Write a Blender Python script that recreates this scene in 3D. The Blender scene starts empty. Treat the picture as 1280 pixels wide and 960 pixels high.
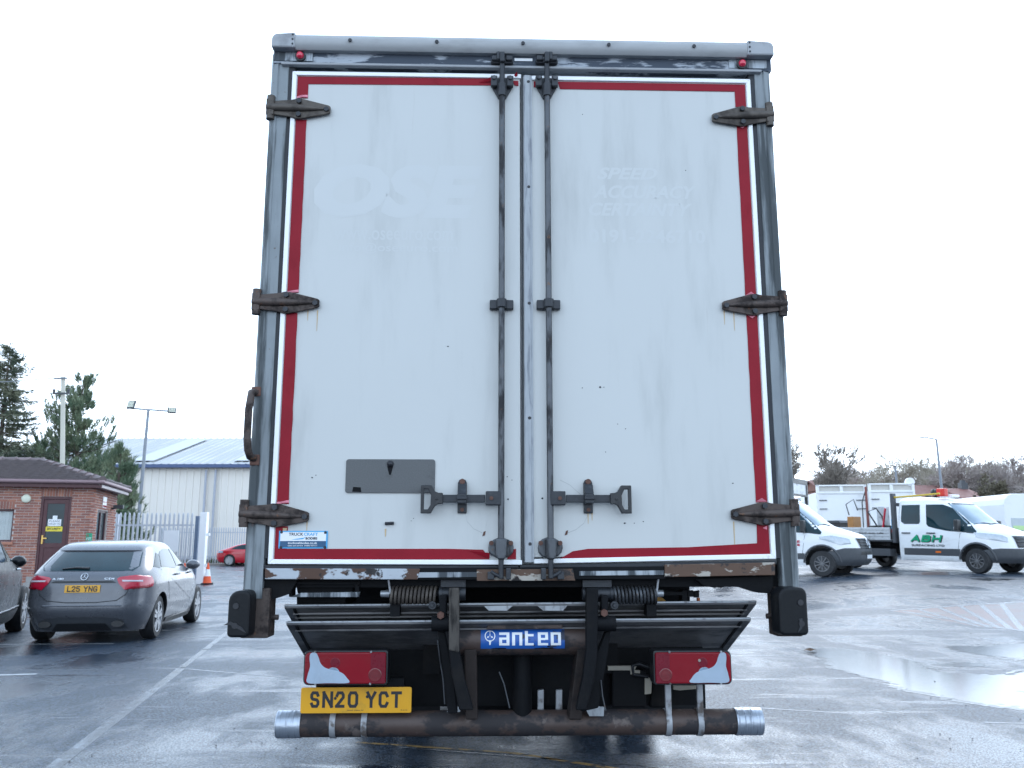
import bpy, bmesh, random
from math import *
from mathutils import Vector, Matrix
import numpy as np
random.seed(7)
S = bpy.context.scene
C = S.collection
# ------------------------------------------------------------------ camera, sky, sun, exposure
F, TP, CAMH = 1075.0, 0.1842, 1.40                # focal length in px of a 1280 px wide frame, tan(pitch), eye height
cd = bpy.data.cameras.new('camera'); cam = bpy.data.objects.new('camera', cd); C.objects.link(cam)
cd.sensor_width = 17.3; cd.lens = F / 1280 * 17.3; cd.clip_start = .05; cd.clip_end = 3000
cam.location = (0, 0, CAMH); cam.rotation_euler = (pi / 2 + atan(TP), 0, 0)
cd.dof.use_dof = True; cd.dof.focus_distance = 4.0; cd.dof.aperture_fstop = 3.6
S.camera = cam
SUN_AZ, SUN_EL = radians(18), radians(36)          # the veiled sun stands ahead, a little to the right
W = bpy.data.worlds.new('World'); S.world = W; W.use_nodes = True
nt = W.node_tree; nt.nodes.clear()
def wn(t, **k):
    n = nt.nodes.new(t)
    for a, b in k.items(): setattr(n, a, b)
    return n
sky = wn('ShaderNodeTexSky', sky_type='NISHITA', sun_disc=False, sun_elevation=SUN_EL, sun_rotation=SUN_AZ, air_density=1.2, dust_density=2.5, ozone_density=1.5)
tc = wn('ShaderNodeTexCoord'); sep = wn('ShaderNodeSeparateXYZ'); nt.links.new(tc.outputs['Generated'], sep.inputs[0])
ramp = wn('ShaderNodeValToRGB'); nt.links.new(sep.outputs['Z'], ramp.inputs[0])
ramp.color_ramp.elements[0].position = 0.02; ramp.color_ramp.elements[0].color = (1.36, 1.58, 1.86, 1)
e_ = ramp.color_ramp.elements.new(.32); e_.color = (.94, 1.17, 1.45, 1)
ramp.color_ramp.elements[-1].position = 0.9; ramp.color_ramp.elements[-1].color = (.52, .70, .95, 1)
cn = wn('ShaderNodeTexNoise'); cn.inputs['Scale'].default_value = 2.2; cn.inputs['Detail'].default_value = 5
nt.links.new(tc.outputs['Generated'], cn.inputs['Vector'])
cm = wn('ShaderNodeMapRange'); cm.inputs['To Min'].default_value = 10.5; cm.inputs['To Max'].default_value = 14
nt.links.new(cn.outputs['Fac'], cm.inputs['Value'])
vs = wn('ShaderNodeVectorMath', operation='SCALE'); nt.links.new(ramp.outputs[0], vs.inputs[0]); nt.links.new(cm.outputs[0], vs.inputs['Scale'])
mx = wn('ShaderNodeMix', data_type='RGBA'); mx.inputs[0].default_value = .84
nt.links.new(sky.outputs[0], mx.inputs[6]); nt.links.new(vs.outputs[0], mx.inputs[7])
# cloud lit up around the veiled sun
sdir = (sin(SUN_AZ) * cos(SUN_EL), cos(SUN_AZ) * cos(SUN_EL), sin(SUN_EL))
dt = wn('ShaderNodeVectorMath', operation='DOT_PRODUCT'); nt.links.new(tc.outputs['Generated'], dt.inputs[0]); dt.inputs[1].default_value = sdir
mr = wn('ShaderNodeMapRange'); mr.inputs['From Min'].default_value = .1; nt.links.new(dt.outputs['Value'], mr.inputs[0])
pw = wn('ShaderNodeMath', operation='POWER'); nt.links.new(mr.outputs[0], pw.inputs[0]); pw.inputs[1].default_value = 3.0
gs = wn('ShaderNodeVectorMath', operation='SCALE'); gs.inputs[0].default_value = (3.4, 4.7, 6.4); nt.links.new(pw.outputs[0], gs.inputs['Scale'])
ad = wn('ShaderNodeVectorMath', operation='ADD'); nt.links.new(mx.outputs[2], ad.inputs[0]); nt.links.new(gs.outputs[0], ad.inputs[1])
bg = wn('ShaderNodeBackground'); bg.inputs['Strength'].default_value = .12
nt.links.new(ad.outputs[0], bg.inputs['Color'])
wo = wn('ShaderNodeOutputWorld'); nt.links.new(bg.outputs[0], wo.inputs[0])
sl = bpy.data.lights.new('sun', 'SUN'); so = bpy.data.objects.new('sun', sl); C.objects.link(so)
sl.energy = .5; sl.angle = radians(20); sl.color = (1, .975, .94)
sd = Vector((sin(SUN_AZ) * cos(SUN_EL), cos(SUN_AZ) * cos(SUN_EL), sin(SUN_EL)))
so.rotation_euler = (-sd).to_track_quat('-Z', 'Y').to_euler()
S.view_settings.view_transform = 'Standard'; S.view_settings.look = 'None'; S.view_settings.exposure = 0.42; S.view_settings.gamma = 1
S.cycles.max_bounces = 8
# ------------------------------------------------------------------ helpers: measuring, meshes, tagging
_c, _s = cos(atan(TP)), sin(atan(TP))
def ray(px, py):
    u, v = (px - 640) / F, (480 - py) / F
    return Vector((u, _c - v * _s, _s + v * _c))
TR_O, TR_YAW = Vector((.053, 3.963)), radians(1.72)        # rear face of the lorry
def P(px, py, y=0.0):
    "point of the lorry's upright plane y (its own axes) that was measured at this place of the survey photo"
    d = ray(px, py); n = Vector((-sin(TR_YAW), cos(TR_YAW)))
    k = (TR_O.dot(n) + y) / (d.x * n.x + d.y * n.y)
    q = Vector((d.x * k, d.y * k)) - TR_O
    return (q.x * cos(TR_YAW) + q.y * sin(TR_YAW), d.z * k + CAMH)
def sm(t): t = max(0., min(1., t)); return t * t * (3 - 2 * t)
def ground_z(x, y):
    return .54 * sm((y - 12.5) / 11.5) * sm((x - 1) / 9) + .018 * max(0, min(40, y - 24)) * sm((x - 1) / 9)
def G(px, py):
    d = ray(px, py); z = 0.
    for _ in range(30):
        k = (z - CAMH) / d.z; z = .5 * z + .5 * ground_z(d.x * k, d.y * k)
    return Vector((d.x * k, d.y * k, z))
def at(px, D, py):
    "point at forward distance D"
    d = ray(px, py); k = D / d.y
    return Vector((d.x * k, D, d.z * k + CAMH))

SEPARATE = {'mudflap', 'floor_gusset', 'header_plate', 'sill_strip', 'hand_slot', 'red_tape', 'tape_curl', 'roller_strip', 'cable', 'junction_box', 'cream_bracket', 'end_member', 'weld_patch', 'bracket_bolt', 'bearing_bolt', 'catch_bolt', 'handle_foot'}
SMALL = {'rivet', 'hinge_bolt', 'tape_fold', 'rust_streak', 'paint_chip', 'plate_stain', 'plate_screw', 'lens_screw', 'sticker_wear', 'bolt_hole', 'board_rib', 'valve_block'}
class MB:
    def __init__(s): s.v = []; s.f = []; s.m = []; s.cur = 0
    def add(s, vs, fs):
        o = len(s.v); s.v += [tuple(p) for p in vs]
        for f in fs: s.f.append([i + o for i in f]); s.m.append(s.cur)
        return s
    def box(s, x0, x1, y0, y1, z0, z1):
        return s.add([(x0,y0,z0),(x1,y0,z0),(x1,y1,z0),(x0,y1,z0),(x0,y0,z1),(x1,y0,z1),(x1,y1,z1),(x0,y1,z1)],
                     [(0,3,2,1),(4,5,6,7),(0,1,5,4),(1,2,6,5),(2,3,7,6),(3,0,4,7)])
    def prism(s, pts, a, b, axis='y'):
        "polygon pts extruded between a and b along an axis"
        mk = {'y': lambda p, t: (p[0], t, p[1]), 'x': lambda p, t: (t, p[0], p[1]), 'z': lambda p, t: (p[0], p[1], t)}[axis]
        n = len(pts)
        vs = [mk(p, a) for p in pts] + [mk(p, b) for p in pts]
        ar = sum(pts[i][0] * pts[(i + 1) % n][1] - pts[(i + 1) % n][0] * pts[i][1] for i in range(n))
        fl = (ar > 0) == (axis in 'xz') if a < b else (ar > 0) != (axis in 'xz')
        f = [list(range(n))[::-1], list(range(n, 2 * n))] + [[i, (i + 1) % n, n + (i + 1) % n, n + i] for i in range(n)]
        if not fl: f = [q[::-1] for q in f]
        return s.add(vs, f)
    def px(s, pts, y0, y1): return s.prism([P(a, b, y0) for a, b in pts], y0, y1)
    def tube(s, p0, p1, r0, r1=None, n=10, caps=True): return s.path([p0, p1], [r0, r0 if r1 is None else r1], n, caps)
    def path(s, pts, r, n=8, caps=True):
        pts = [Vector(p) for p in pts]
        if not hasattr(r, '__len__'): r = [r] * len(pts)
        o = []; ref = None
        for i, p in enumerate(pts):
            t = (pts[min(i + 1, len(pts) - 1)] - pts[max(i - 1, 0)]).normalized()
            if ref is None: ref = Vector((0, 0, 1)) if abs(t.z) < .9 else Vector((1, 0, 0))
            u = t.cross(ref).normalized(); w = t.cross(u).normalized(); ref = -w if w.dot(ref) < 0 else w
            for k in range(n):
                a = 2 * pi * k / n; o.append(p + (u * cos(a) + w * sin(a)) * r[i])
        fs = []
        for i in range(len(pts) - 1):
            for k in range(n):
                a, b = i * n + k, i * n + (k + 1) % n; fs.append([a, b, b + n, a + n])
        if caps: fs += [list(range(n))[::-1], list(range(len(o) - n, len(o)))]
        return s.add(o, fs)
    def lathe(s, prof, c=(0, 0, 0), axis='z', n=24, close=False, caps=True):
        "prof: (radius, offset along the axis)"
        c = Vector(c); o = []
        for r, h in prof:
            for k in range(n):
                a = 2 * pi * k / n; x, y = r * cos(a), r * sin(a)
                o.append(c + Vector({'z': (x, y, h), 'y': (y, h, x), 'x': (h, x, y)}[axis]))
        fs = []; m = len(prof)
        for i in range(m - 1 + (1 if close else 0)):
            for k in range(n):
                a, b = i * n + k, i * n + (k + 1) % n; j = ((i + 1) % m - i) * n
                fs.append([a, b, b + j, a + j])
        if not close and caps:
            fs += [list(range(n))[::-1], list(range((m - 1) * n, m * n))]
        return s.add(o, fs)
    def grid(s, pts, rows, cols, flip=False):
        fs = []
        for i in range(rows - 1):
            for j in range(cols - 1):
                a = i * cols + j; q = [a, a + 1, a + cols + 1, a + cols]; fs.append(q[::-1] if flip else q)
        return s.add(pts, fs)
    def xform(s, M, start=0):
        for i in range(start, len(s.v)): s.v[i] = tuple(M @ Vector(s.v[i]))
        return s
    def mesh(s, name, mats, smooth=None):
        me = bpy.data.meshes.new(name); me.from_pydata(s.v, [], s.f)
        for m in (mats if isinstance(mats, (list, tuple)) else [mats]): me.materials.append(m)
        me.polygons.foreach_set('material_index', s.m); me.update()
        bm = bmesh.new(); bm.from_mesh(me); bmesh.ops.recalc_face_normals(bm, faces=bm.faces); bm.to_mesh(me); bm.free()
        if smooth is not None:
            me.shade_smooth() if smooth >= 180 else None
            if smooth < 180:
                me.shade_smooth(); me.set_sharp_from_angle(angle=radians(smooth))
        return me
    def split(s):
        "the connected pieces, each a builder of its own"
        up = list(range(len(s.v)))
        def find(a):
            while up[a] != a: up[a] = up[up[a]]; a = up[a]
            return a
        for f in s.f:
            for i in f[1:]: up[find(i)] = find(f[0])
        parts = {}
        for f, m in zip(s.f, s.m):
            q = parts.setdefault(find(f[0]), (MB(), {}))
            k = []
            for i in f:
                if i not in q[1]: q[1][i] = len(q[0].v); q[0].v.append(s.v[i])
                k.append(q[1][i])
            q[0].f.append(k); q[0].m.append(m)
        return [q[0] for q in parts.values()]
    def build(s, name, mats, parent=None, smooth=None, bevel=0, seg=2):
        if name in SEPARATE:
            ps = s.split()
            if len(ps) > 1: return [p.build(name, mats, parent, smooth, bevel, seg) for p in ps][0]
        o = bpy.data.objects.new(name, s.mesh(name, mats, smooth)); C.objects.link(o)
        if parent: o.parent = parent
        if name in SMALL: o['kind'] = 'stuff'
        if bevel:
            b = o.modifiers.new('edge', 'BEVEL'); b.width = bevel; b.segments = seg; b.limit_method = 'ANGLE'; b.angle_limit = radians(40)
        return o
def tag(o, label=None, cat=None, group=None, kind=None):
    if label: o['label'] = label
    if cat: o['category'] = cat
    if group: o['group'] = group
    if kind: o['kind'] = kind
    return o
def empty(name, loc, rz=0, label=None, cat=None, group=None):
    o = bpy.data.objects.new(name, None); C.objects.link(o); o.empty_display_size = .2
    o.location = loc; o.rotation_euler = (0, 0, rz); return tag(o, label, cat, group)
def copy_tree(o, parent=None):
    c = o.copy(); C.objects.link(c); c.parent = parent
    for ch in list(o.children): copy_tree(ch, c)
    return c
def inst(src, parent, loc=None, rot=None, scale=None):
    c = src.copy(); C.objects.link(c); c.parent = parent
    if loc is not None: c.location = loc
    if rot is not None: c.rotation_euler = rot
    if scale is not None: c.scale = scale
    return c
# ------------------------------------------------------------------ materials
def rgb(r, g, b):
    f = lambda c: c / 12.92 if c <= .04045 else ((c + .055) / 1.055) ** 2.4
    return (f(r / 255), f(g / 255), f(b / 255))
class N:
    def __init__(s, name):
        s.mat = bpy.data.materials.new(name); s.mat.use_nodes = True; s.t = s.mat.node_tree
        s.b = s.t.nodes['Principled BSDF']; s.tc = s.t.nodes.new('ShaderNodeTexCoord')
    def n(s, t, **k):
        q = s.t.nodes.new(t)
        for a, b in k.items(): setattr(q, a, b)
        return q
    def l(s, a, b): s.t.links.new(a, b)
    def noise(s, scale, detail=4, stretch=(1, 1, 1), rough=.55, off=0):
        m = s.n('ShaderNodeMapping'); m.inputs['Scale'].default_value = stretch; m.inputs['Location'].default_value = (off, off * .7, off * .3)
        s.l(s.tc.outputs['Object'], m.inputs[0]); q = s.n('ShaderNodeTexNoise')
        q.inputs['Scale'].default_value = scale; q.inputs['Detail'].default_value = detail; q.inputs['Roughness'].default_value = rough
        s.l(m.outputs[0], q.inputs['Vector']); return q.outputs['Fac']
    def step(s, v, a, b, lo=0., hi=1.):
        m = s.n('ShaderNodeMapRange'); m.interpolation_type = 'SMOOTHSTEP'
        m.inputs['From Min'].default_value = a; m.inputs['From Max'].default_value = b; m.inputs['To Min'].default_value = lo; m.inputs['To Max'].default_value = hi
        s.l(v, m.inputs[0]); return m.outputs[0]
    def mix(s, f, a, b, mode='MIX'):
        m = s.n('ShaderNodeMix', data_type='RGBA'); m.blend_type = mode
        for i, v in ((0, f), (6, a), (7, b)):
            if hasattr(v, 'is_linked'): s.l(v, m.inputs[i])
            elif i == 0: m.inputs[0].default_value = v
            else: m.inputs[i].default_value = (*v, 1)
        return m.outputs[2]
    def math(s, op, a, b=0.):
        m = s.n('ShaderNodeMath', operation=op)
        for i, v in ((0, a), (1, b)):
            if hasattr(v, 'is_linked'): s.l(v, m.inputs[i])
            else: m.inputs[i].default_value = v
        return m.outputs[0]
    def set(s, k, v):
        i = s.b.inputs[k]
        if hasattr(v, 'is_linked'): s.l(v, i)
        else: i.default_value = (*v, 1) if (hasattr(v, '__len__') and len(v) == 3) else v
    def bump(s, h, strength=.3, dist=.01):
        q = s.n('ShaderNodeBump'); q.inputs['Strength'].default_value = strength; q.inputs['Distance'].default_value = dist
        s.l(h, q.inputs['Height']); s.l(q.outputs[0], s.b.inputs['Normal'])
def M(name, col, rough=.5, metal=0., var=.12, vs=6., dirt=None, da=(.5, .7), ds=3., stretch=(1, 1, 1), dd=None, bump=0., bs=60., spec=.5, coat=0., d2=None, d2a=(.55, .7), d2s=9., d2st=(1,1,1)):
    "base colour with slow variation and up to two kinds of wear"
    q = N(name)
    c = q.mix(q.noise(vs, 5), tuple(x * (1 - var) for x in col), tuple(min(1, x * (1 + var)) for x in col))
    r = None
    if dirt:
        f = q.step(q.noise(ds, 6, stretch, .62), *da); c = q.mix(f, c, dirt)
        r = q.math('ADD', q.math('MULTIPLY', f, .25), rough)
    if d2: c = q.mix(q.step(q.noise(d2s, 6, d2st, .65, 3.3), *d2a), c, d2)
    q.set('Base Color', c); q.set('Metallic', metal); q.set('Specular IOR Level', spec)
    q.set('Roughness', r if r is not None else q.step(q.noise(vs * 2.3, 4), .3, .7, max(.02, rough * .85), min(1, rough * 1.15)))
    if coat: q.set('Coat Weight', coat); q.set('Coat Roughness', .06)
    if bump: q.bump(q.noise(bs, 4), bump, .004)
    return q.mat
m_door = M('door_panel_paint', (.535, .54, .525), .38, var=.035, vs=1.3, dirt=(.44, .445, .43), da=(.48, .80), ds=1.7, stretch=(3, 1, .5), bump=.03, bs=90, d2=(.40, .38, .34), d2a=(.665, .85), d2s=3, d2st=(9, 1, .35))
m_ghost = M('ghost_lettering', (.541, .548, .537), .38, var=.03, vs=1.3)
m_trim = M('door_trim_white', (.86, .87, .88), .35, var=.05, vs=10, d2=(.4, .38, .36), d2a=(.66, .8), d2s=14)
m_tape = M('red_reflective_tape', (.25, .007, .018), .45, var=.26, vs=5, dirt=(.19, .006, .014), da=(.55, .8), ds=6, stretch=(1, 1, .6), bump=.12, bs=30, d2=(.30, .06, .06), d2a=(.72, .8), d2s=16, spec=.18)
m_tapeback = M('tape_backing', (.75, .25, .32), .4)
m_galv = M('weathered_galvanised', (.33, .36, .39), .42, .45, var=.2, vs=7, dirt=(.06, .07, .08), da=(.44, .56), ds=2.1, stretch=(7, 7, .9), d2=(.13, .07, .045), d2a=(.66, .75), d2s=22, bump=.1, bs=50)
m_post = M('weathered_post', (.22, .245, .26), .5, .1, var=.2, vs=7, dirt=(.06, .07, .075), da=(.43, .57), ds=1.25, stretch=(9, 9, .7), d2=(.10, .06, .045), d2a=(.64, .72), d2s=20, bump=.12, bs=40)
m_cap = M('roof_cap_aluminium', (.36, .365, .37), .55, .05, var=.12, vs=9, dirt=(.30, .30, .30), da=(.45, .8), ds=5, stretch=(1, 1, 4), bump=.06, bs=80)
m_corner = M('corner_cap_grey', (.33, .34, .355), .5, .05, var=.12, vs=9, dirt=(.22, .22, .23), da=(.56, .76), ds=5, bump=.06, bs=80)
m_head = M('header_patchy', (.34, .37, .41), .5, .2, var=.12, vs=8, dirt=(.06, .075, .10), da=(.44, .50), ds=2.6, stretch=(1.0, 1, 4.5), bump=.1, bs=60)
m_astr = M('astragal_aluminium', (.36, .38, .40), .55, .05, var=.15, vs=12, dirt=(.24, .255, .28), da=(.5, .66), ds=7, stretch=(8, 1, .8), bump=.1, bs=90)
m_seal = M('rubber_seal', (.018, .021, .028), .55, var=.3, vs=14, dirt=(.05, .055, .065), da=(.55, .7), ds=8)
m_rubber = M('buffer_rubber', (.006, .007, .009), .5, var=.3, vs=9, dirt=(.016, .016, .016), da=(.5, .7), ds=7, bump=.3, bs=35, spec=.25)
m_rust = M('rusty_hinge', (.078, .058, .050), .58, .3, var=.3, vs=18, dirt=(.03, .022, .02), da=(.45, .62), ds=14, bump=.25, bs=90, d2=(.16, .075, .04), d2a=(.6, .72), d2s=24)
m_hinge2 = M('weathered_hinge', (.095, .08, .068), .55, .35, var=.3, vs=18, dirt=(.06, .05, .045), da=(.45, .65), ds=12, bump=.25, bs=90)
m_rod = M('lock_rod_steel', (.088, .094, .103), .42, .6, var=.25, vs=20, dirt=(.035, .035, .038), da=(.45, .62), ds=11, stretch=(2, 2, .6), d2=(.14, .08, .05), d2a=(.62, .72), d2s=26, bump=.12, bs=120)
m_bracket = M('bracket_steel', (.028, .031, .037), .45, .3, var=.3, vs=22, dirt=(.075, .08, .09), da=(.56, .72), ds=16, bump=.2, bs=90)
m_blackp = M('black_plastic', (.011, .012, .015), .42, var=.25, vs=16, bump=.06, bs=120)
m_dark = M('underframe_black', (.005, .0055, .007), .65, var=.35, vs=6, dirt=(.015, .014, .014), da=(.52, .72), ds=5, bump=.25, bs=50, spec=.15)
m_plat = M('platform_dirty_alloy', (.15, .147, .15), .48, .1, var=.2, vs=5, dirt=(.065, .065, .07), da=(.42, .62), ds=2.6, stretch=(1, 1, 5), bump=.15, bs=60, d2=(.08, .07, .065), d2a=(.6, .72), d2s=8)
m_armp = M('worn_arm_paint', (.075, .066, .058), .6, .2, var=.3, vs=14, dirt=(.02, .018, .017), da=(.45, .62), ds=7, stretch=(5, 5, .7), bump=.2, bs=80, spec=.3)
m_edge = M('bright_alloy_edge', (.33, .35, .37), .4, .6, var=.2, vs=20, dirt=(.22, .22, .23), da=(.5, .7), ds=14, stretch=(3, 1, 1))
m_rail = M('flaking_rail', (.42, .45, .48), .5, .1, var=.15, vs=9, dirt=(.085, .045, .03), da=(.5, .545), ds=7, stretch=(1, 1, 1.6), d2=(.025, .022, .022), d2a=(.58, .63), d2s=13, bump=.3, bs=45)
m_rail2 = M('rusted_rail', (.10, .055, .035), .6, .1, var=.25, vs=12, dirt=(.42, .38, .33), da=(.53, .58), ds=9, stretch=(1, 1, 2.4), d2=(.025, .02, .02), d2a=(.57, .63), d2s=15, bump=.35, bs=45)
m_under = M('underrun_tube_paint', (.068, .045, .038), .5, .1, var=.25, vs=12, dirt=(.028, .024, .026), da=(.46, .56), ds=6, stretch=(1, 1, 1.5), d2=(.12, .095, .085), d2a=(.60, .68), d2s=8, bump=.2, bs=70)
m_hang = M('hanger_paint', (.026, .019, .017), .6, .1, var=.3, vs=12, dirt=(.012, .011, .012), da=(.46, .6), ds=6, bump=.2, bs=70, spec=.25)
m_duct = M('silver_tape_wrap', (.42, .46, .52), .3, .7, var=.2, vs=14, dirt=(.2, .22, .26), da=(.5, .7), ds=9, stretch=(14, 1, 1), bump=.35, bs=55)
m_strap = M('galvanised_strap', (.36, .37, .39), .5, .4, var=.2, vs=18, dirt=(.12, .1, .09), da=(.5, .65), ds=10)
m_grit = M('warning_plate_grit', (.105, .108, .11), .55, .15, var=.25, vs=180, dirt=(.05, .045, .045), da=(.6, .78), ds=6, bump=.3, bs=300)
m_lred = M('tail_lamp_red', (.22, .002, .010), .14, var=.1, vs=14, spec=.2, coat=.35, dirt=(.18, .002, .007), da=(.4, .8), ds=4, stretch=(1, 1, 2))
m_lred3 = M('tail_lamp_reflector', (.15, .003, .014), .3, var=.25, vs=40, coat=.3, spec=.2, stretch=(1,1,1))
m_lred2 = M('tail_lamp_dark_red', (.14, .002, .006), .2, var=.4, vs=60, coat=.5); m_bulb = M('tail_lamp_bulb', (.20, .28, .36), .16, var=.4, vs=50, coat=.5)
m_lclr = M('tail_lamp_clear', (.36, .44, .53), .18, var=.06, vs=20, coat=.4, dirt=(.30, .36, .43), da=(.4, .8), ds=8)
m_yel = M('plate_yellow', (.74, .36, .010), .35, var=.05, vs=8, dirt=(.46, .26, .02), da=(.56, .75), ds=6, d2=(.2, .12, .03), d2a=(.74, .8), d2s=30)
m_ink = M('plate_black', (.012, .013, .018), .4)
m_blue = M('sticker_blue', (.012, .09, .36), .35, var=.1, vs=12, dirt=(.02, .03, .06), da=(.54, .6), ds=13)
m_white = M('vinyl_white', (.78, .80, .82), .4, var=.04)
m_navy = M('sticker_navy', (.010, .075, .17), .35)
m_cyan = M('sticker_cyan', (.05, .36, .66), .35)
m_orange = M('orange_plastic', (.8, .16, .01), .35)
m_mark = M('marker_lamp_red', (.62, .01, .05), .2, coat=1.)
m_bolt = M('rusty_bolt', (.11, .052, .038), .6, .3, var=.3, vs=60)
m_stain = M('rust_stain', (.50, .36, .20), .5, var=.2, vs=60)
m_scuff = M('paint_scuff', (.40, .41, .40), .5)
m_cream = M('cream_bracket', (.30, .27, .22), .5, var=.2, vs=20)
# ------------------------------------------------------------------ text
def text_mesh(txt, bold=0., shear=0.):
    cu = bpy.data.curves.new('t', 'FONT'); cu.body = txt; cu.offset = bold; cu.shear = shear; cu.resolution_u = 3
    o = bpy.data.objects.new('t', cu); C.objects.link(o)
    me = bpy.data.meshes.new_from_object(o.evaluated_get(bpy.context.evaluated_depsgraph_get()))
    v = np.array([tuple(p.co) for p in me.vertices]); f = [list(p.vertices) for p in me.polygons]
    bpy.data.objects.remove(o); bpy.data.curves.remove(cu); bpy.data.meshes.remove(me)
    lo, hi = v[:, :2].min(0), v[:, :2].max(0)
    return (v[:, :2] - lo) / (hi - lo), f
def text(name, txt, mat, parent, fn, bold=0., shear=0.):
    "fn maps the unit square of the lettering to a point"
    v, f = text_mesh(txt, bold, shear)
    b = MB(); b.add([fn(a, c) for a, c in v], f)
    me = bpy.data.meshes.new(name); me.from_pydata(b.v, [], b.f); me.materials.append(mat)
    o = bpy.data.objects.new(name, me); C.objects.link(o)
    if parent: o.parent = parent
    return o
PLATE = {'S': [[(.95,.82),(.8,1),(.2,1),(0,.85),(0,.66),(.18,.53),(.82,.47),(1,.34),(1,.15),(.8,0),(.2,0),(.03,.17)]], 'N': [[(0,0),(0,1)],[(0,1),(1,0)],[(1,0),(1,1)]],
 '2': [[(.02,.80),(.2,1),(.8,1),(1,.84),(1,.66),(.02,.03)],[(0,0),(1,0)]], '0': [[(.2,0),(0,.2),(0,.8),(.2,1),(.8,1),(1,.8),(1,.2),(.8,0),(.2,0)]], 'Y': [[(0,1),(.5,.48),(1,1)],[(.5,.5),(.5,0)]],
 'C': [[(1,.78),(.8,1),(.2,1),(0,.82),(0,.18),(.2,0),(.8,0),(1,.22)]], 'T': [[(0,1),(1,1)],[(.5,1),(.5,0)]], 'L': [[(0,1),(0,0),(1,0)]], '5': [[(.95,1),(.05,1),(.03,.56),(.75,.6),(1,.44),(1,.16),(.8,0),(.2,0),(.02,.16)]],
 'G': [[(1,.8),(.8,1),(.2,1),(0,.82),(0,.18),(.2,0),(.8,0),(1,.18),(1,.46),(.55,.46)]], 'A': [[(0,0),(.5,1),(1,0)],[(.2,.32),(.8,.32)]], 'B': [[(0,0),(0,1),(.75,1),(.95,.85),(.95,.66),(.78,.53),(0,.53)],[(.78,.53),(1,.38),(1,.15),(.8,0),(0,0)]], 'H': [[(0,0),(0,1)],[(1,0),(1,1)],[(0,.5),(1,.5)]]}
def glyph(name, ch, mat, parent, fn, w, h, t, thick=.0006):
    "a plate character of stroke width t in a w by h metre box; fn maps metres to a point (a, c, lift)"
    b = MB(); k = 0
    for pl in PLATE[ch]:
        pts = [Vector((t / 2 + (w - t) * x, t / 2 + (h - t) * y)) for x, y in pl]
        closed = (pts[0] - pts[-1]).length < 1e-6
        o = []
        for i, p in enumerate(pts):
            a = (p - pts[i - 1]).normalized() if i else ((pts[-1] - pts[-2]).normalized() if closed else None)
            c = (pts[i + 1] - p).normalized() if i < len(pts) - 1 else ((pts[1] - pts[0]).normalized() if closed else None)
            d = a or c; e = c or a; m = (d + e).normalized(); nn = Vector((-m.y, m.x)); sc = 1 / max(.5, m.dot(d))
            q = p.copy()
            if not closed and i == 0: q = p - e * (t / 2)
            if not closed and i == len(pts) - 1: q = p + d * (t / 2)
            o += [q + nn * t / 2 * sc, q - nn * t / 2 * sc]
        b.grid([fn(q.x, q.y, k * .00015) for q in o], len(pts), 2); k += 1
    me = bpy.data.meshes.new(name); me.from_pydata(b.v, [], b.f); me.materials.append(mat)
    ob = bpy.data.objects.new(name, me); C.objects.link(ob)
    if parent: ob.parent = parent
    return ob
def flat(x0, x1, z0, z1, y): return lambda a, b: (x0 + (x1 - x0) * a, y, z0 + (z1 - z0) * b)
def pxbox(l, t, r, b, y):
    x0, z1 = P(l, t, y); x1, z0 = P(r, b, y); return flat(x0, x1, z0, z1, y)
# ------------------------------------------------------------------ the lorry
lorry = empty('box_lorry', (TR_O.x, TR_O.y, 0), TR_YAW, 'large white box lorry with red taped closed doors and tail lift folded', 'lorry')
# --- box body
b = MB(); b.box(-1.235, 1.235, .06, 6.6, 1.30, 3.80); b.build('box_body', M('body_side_white', (.62, .66, .69), .4, dirt=(.4, .4, .4), da=(.55, .8)), lorry, bevel=.01)
capz = P(650, 52)[1]
def capprof(): return [(-.055, 3.815), (-.062, 3.85), (-.05, 3.875), (-.02, 3.893), (.06, 3.897), (.5, 3.86), (.5, 3.80), (-.04, 3.80)]
lx = P(372, 60)[0]; rx = P(930, 70)[0]
b = MB(); b.prism(capprof(), lx, rx, 'x'); cap = b.build('roof_cap', m_cap, lorry, smooth=40)
b = MB()
for i in range(5):
    x = lx + (rx - lx) * (.12 + .19 * i); b.lathe([(.009, -.006), (.009, 0)], (x, -.0615, 3.842), 'y', 10)
b.build('rivet', m_ink, cap)
for sx, xo, xi in ((-1, -1.243, lx), (1, 1.262, rx)):
    b = MB(); pr = []
    for k in range(9):
        a = k / 8 * pi / 2; pr.append((xo - sx * .03 + sx * .03 * cos(a), 3.846 + .032 * sin(a)))
    pts = [(xi, 3.803), (xo, 3.803)] + pr + [(xi, 3.884)]
    b.prism(pts, -.060, .5); o = b.build('corner_cap', m_corner, lorry, bevel=.008)
    b = MB()
    for z in (3.82, 3.845, 3.87): b.lathe([(.005, -.003), (.005, 0)], (xi + sx * .012, -.060, z), 'y', 8)
    b.build('rivet', m_bracket, o)
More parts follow.
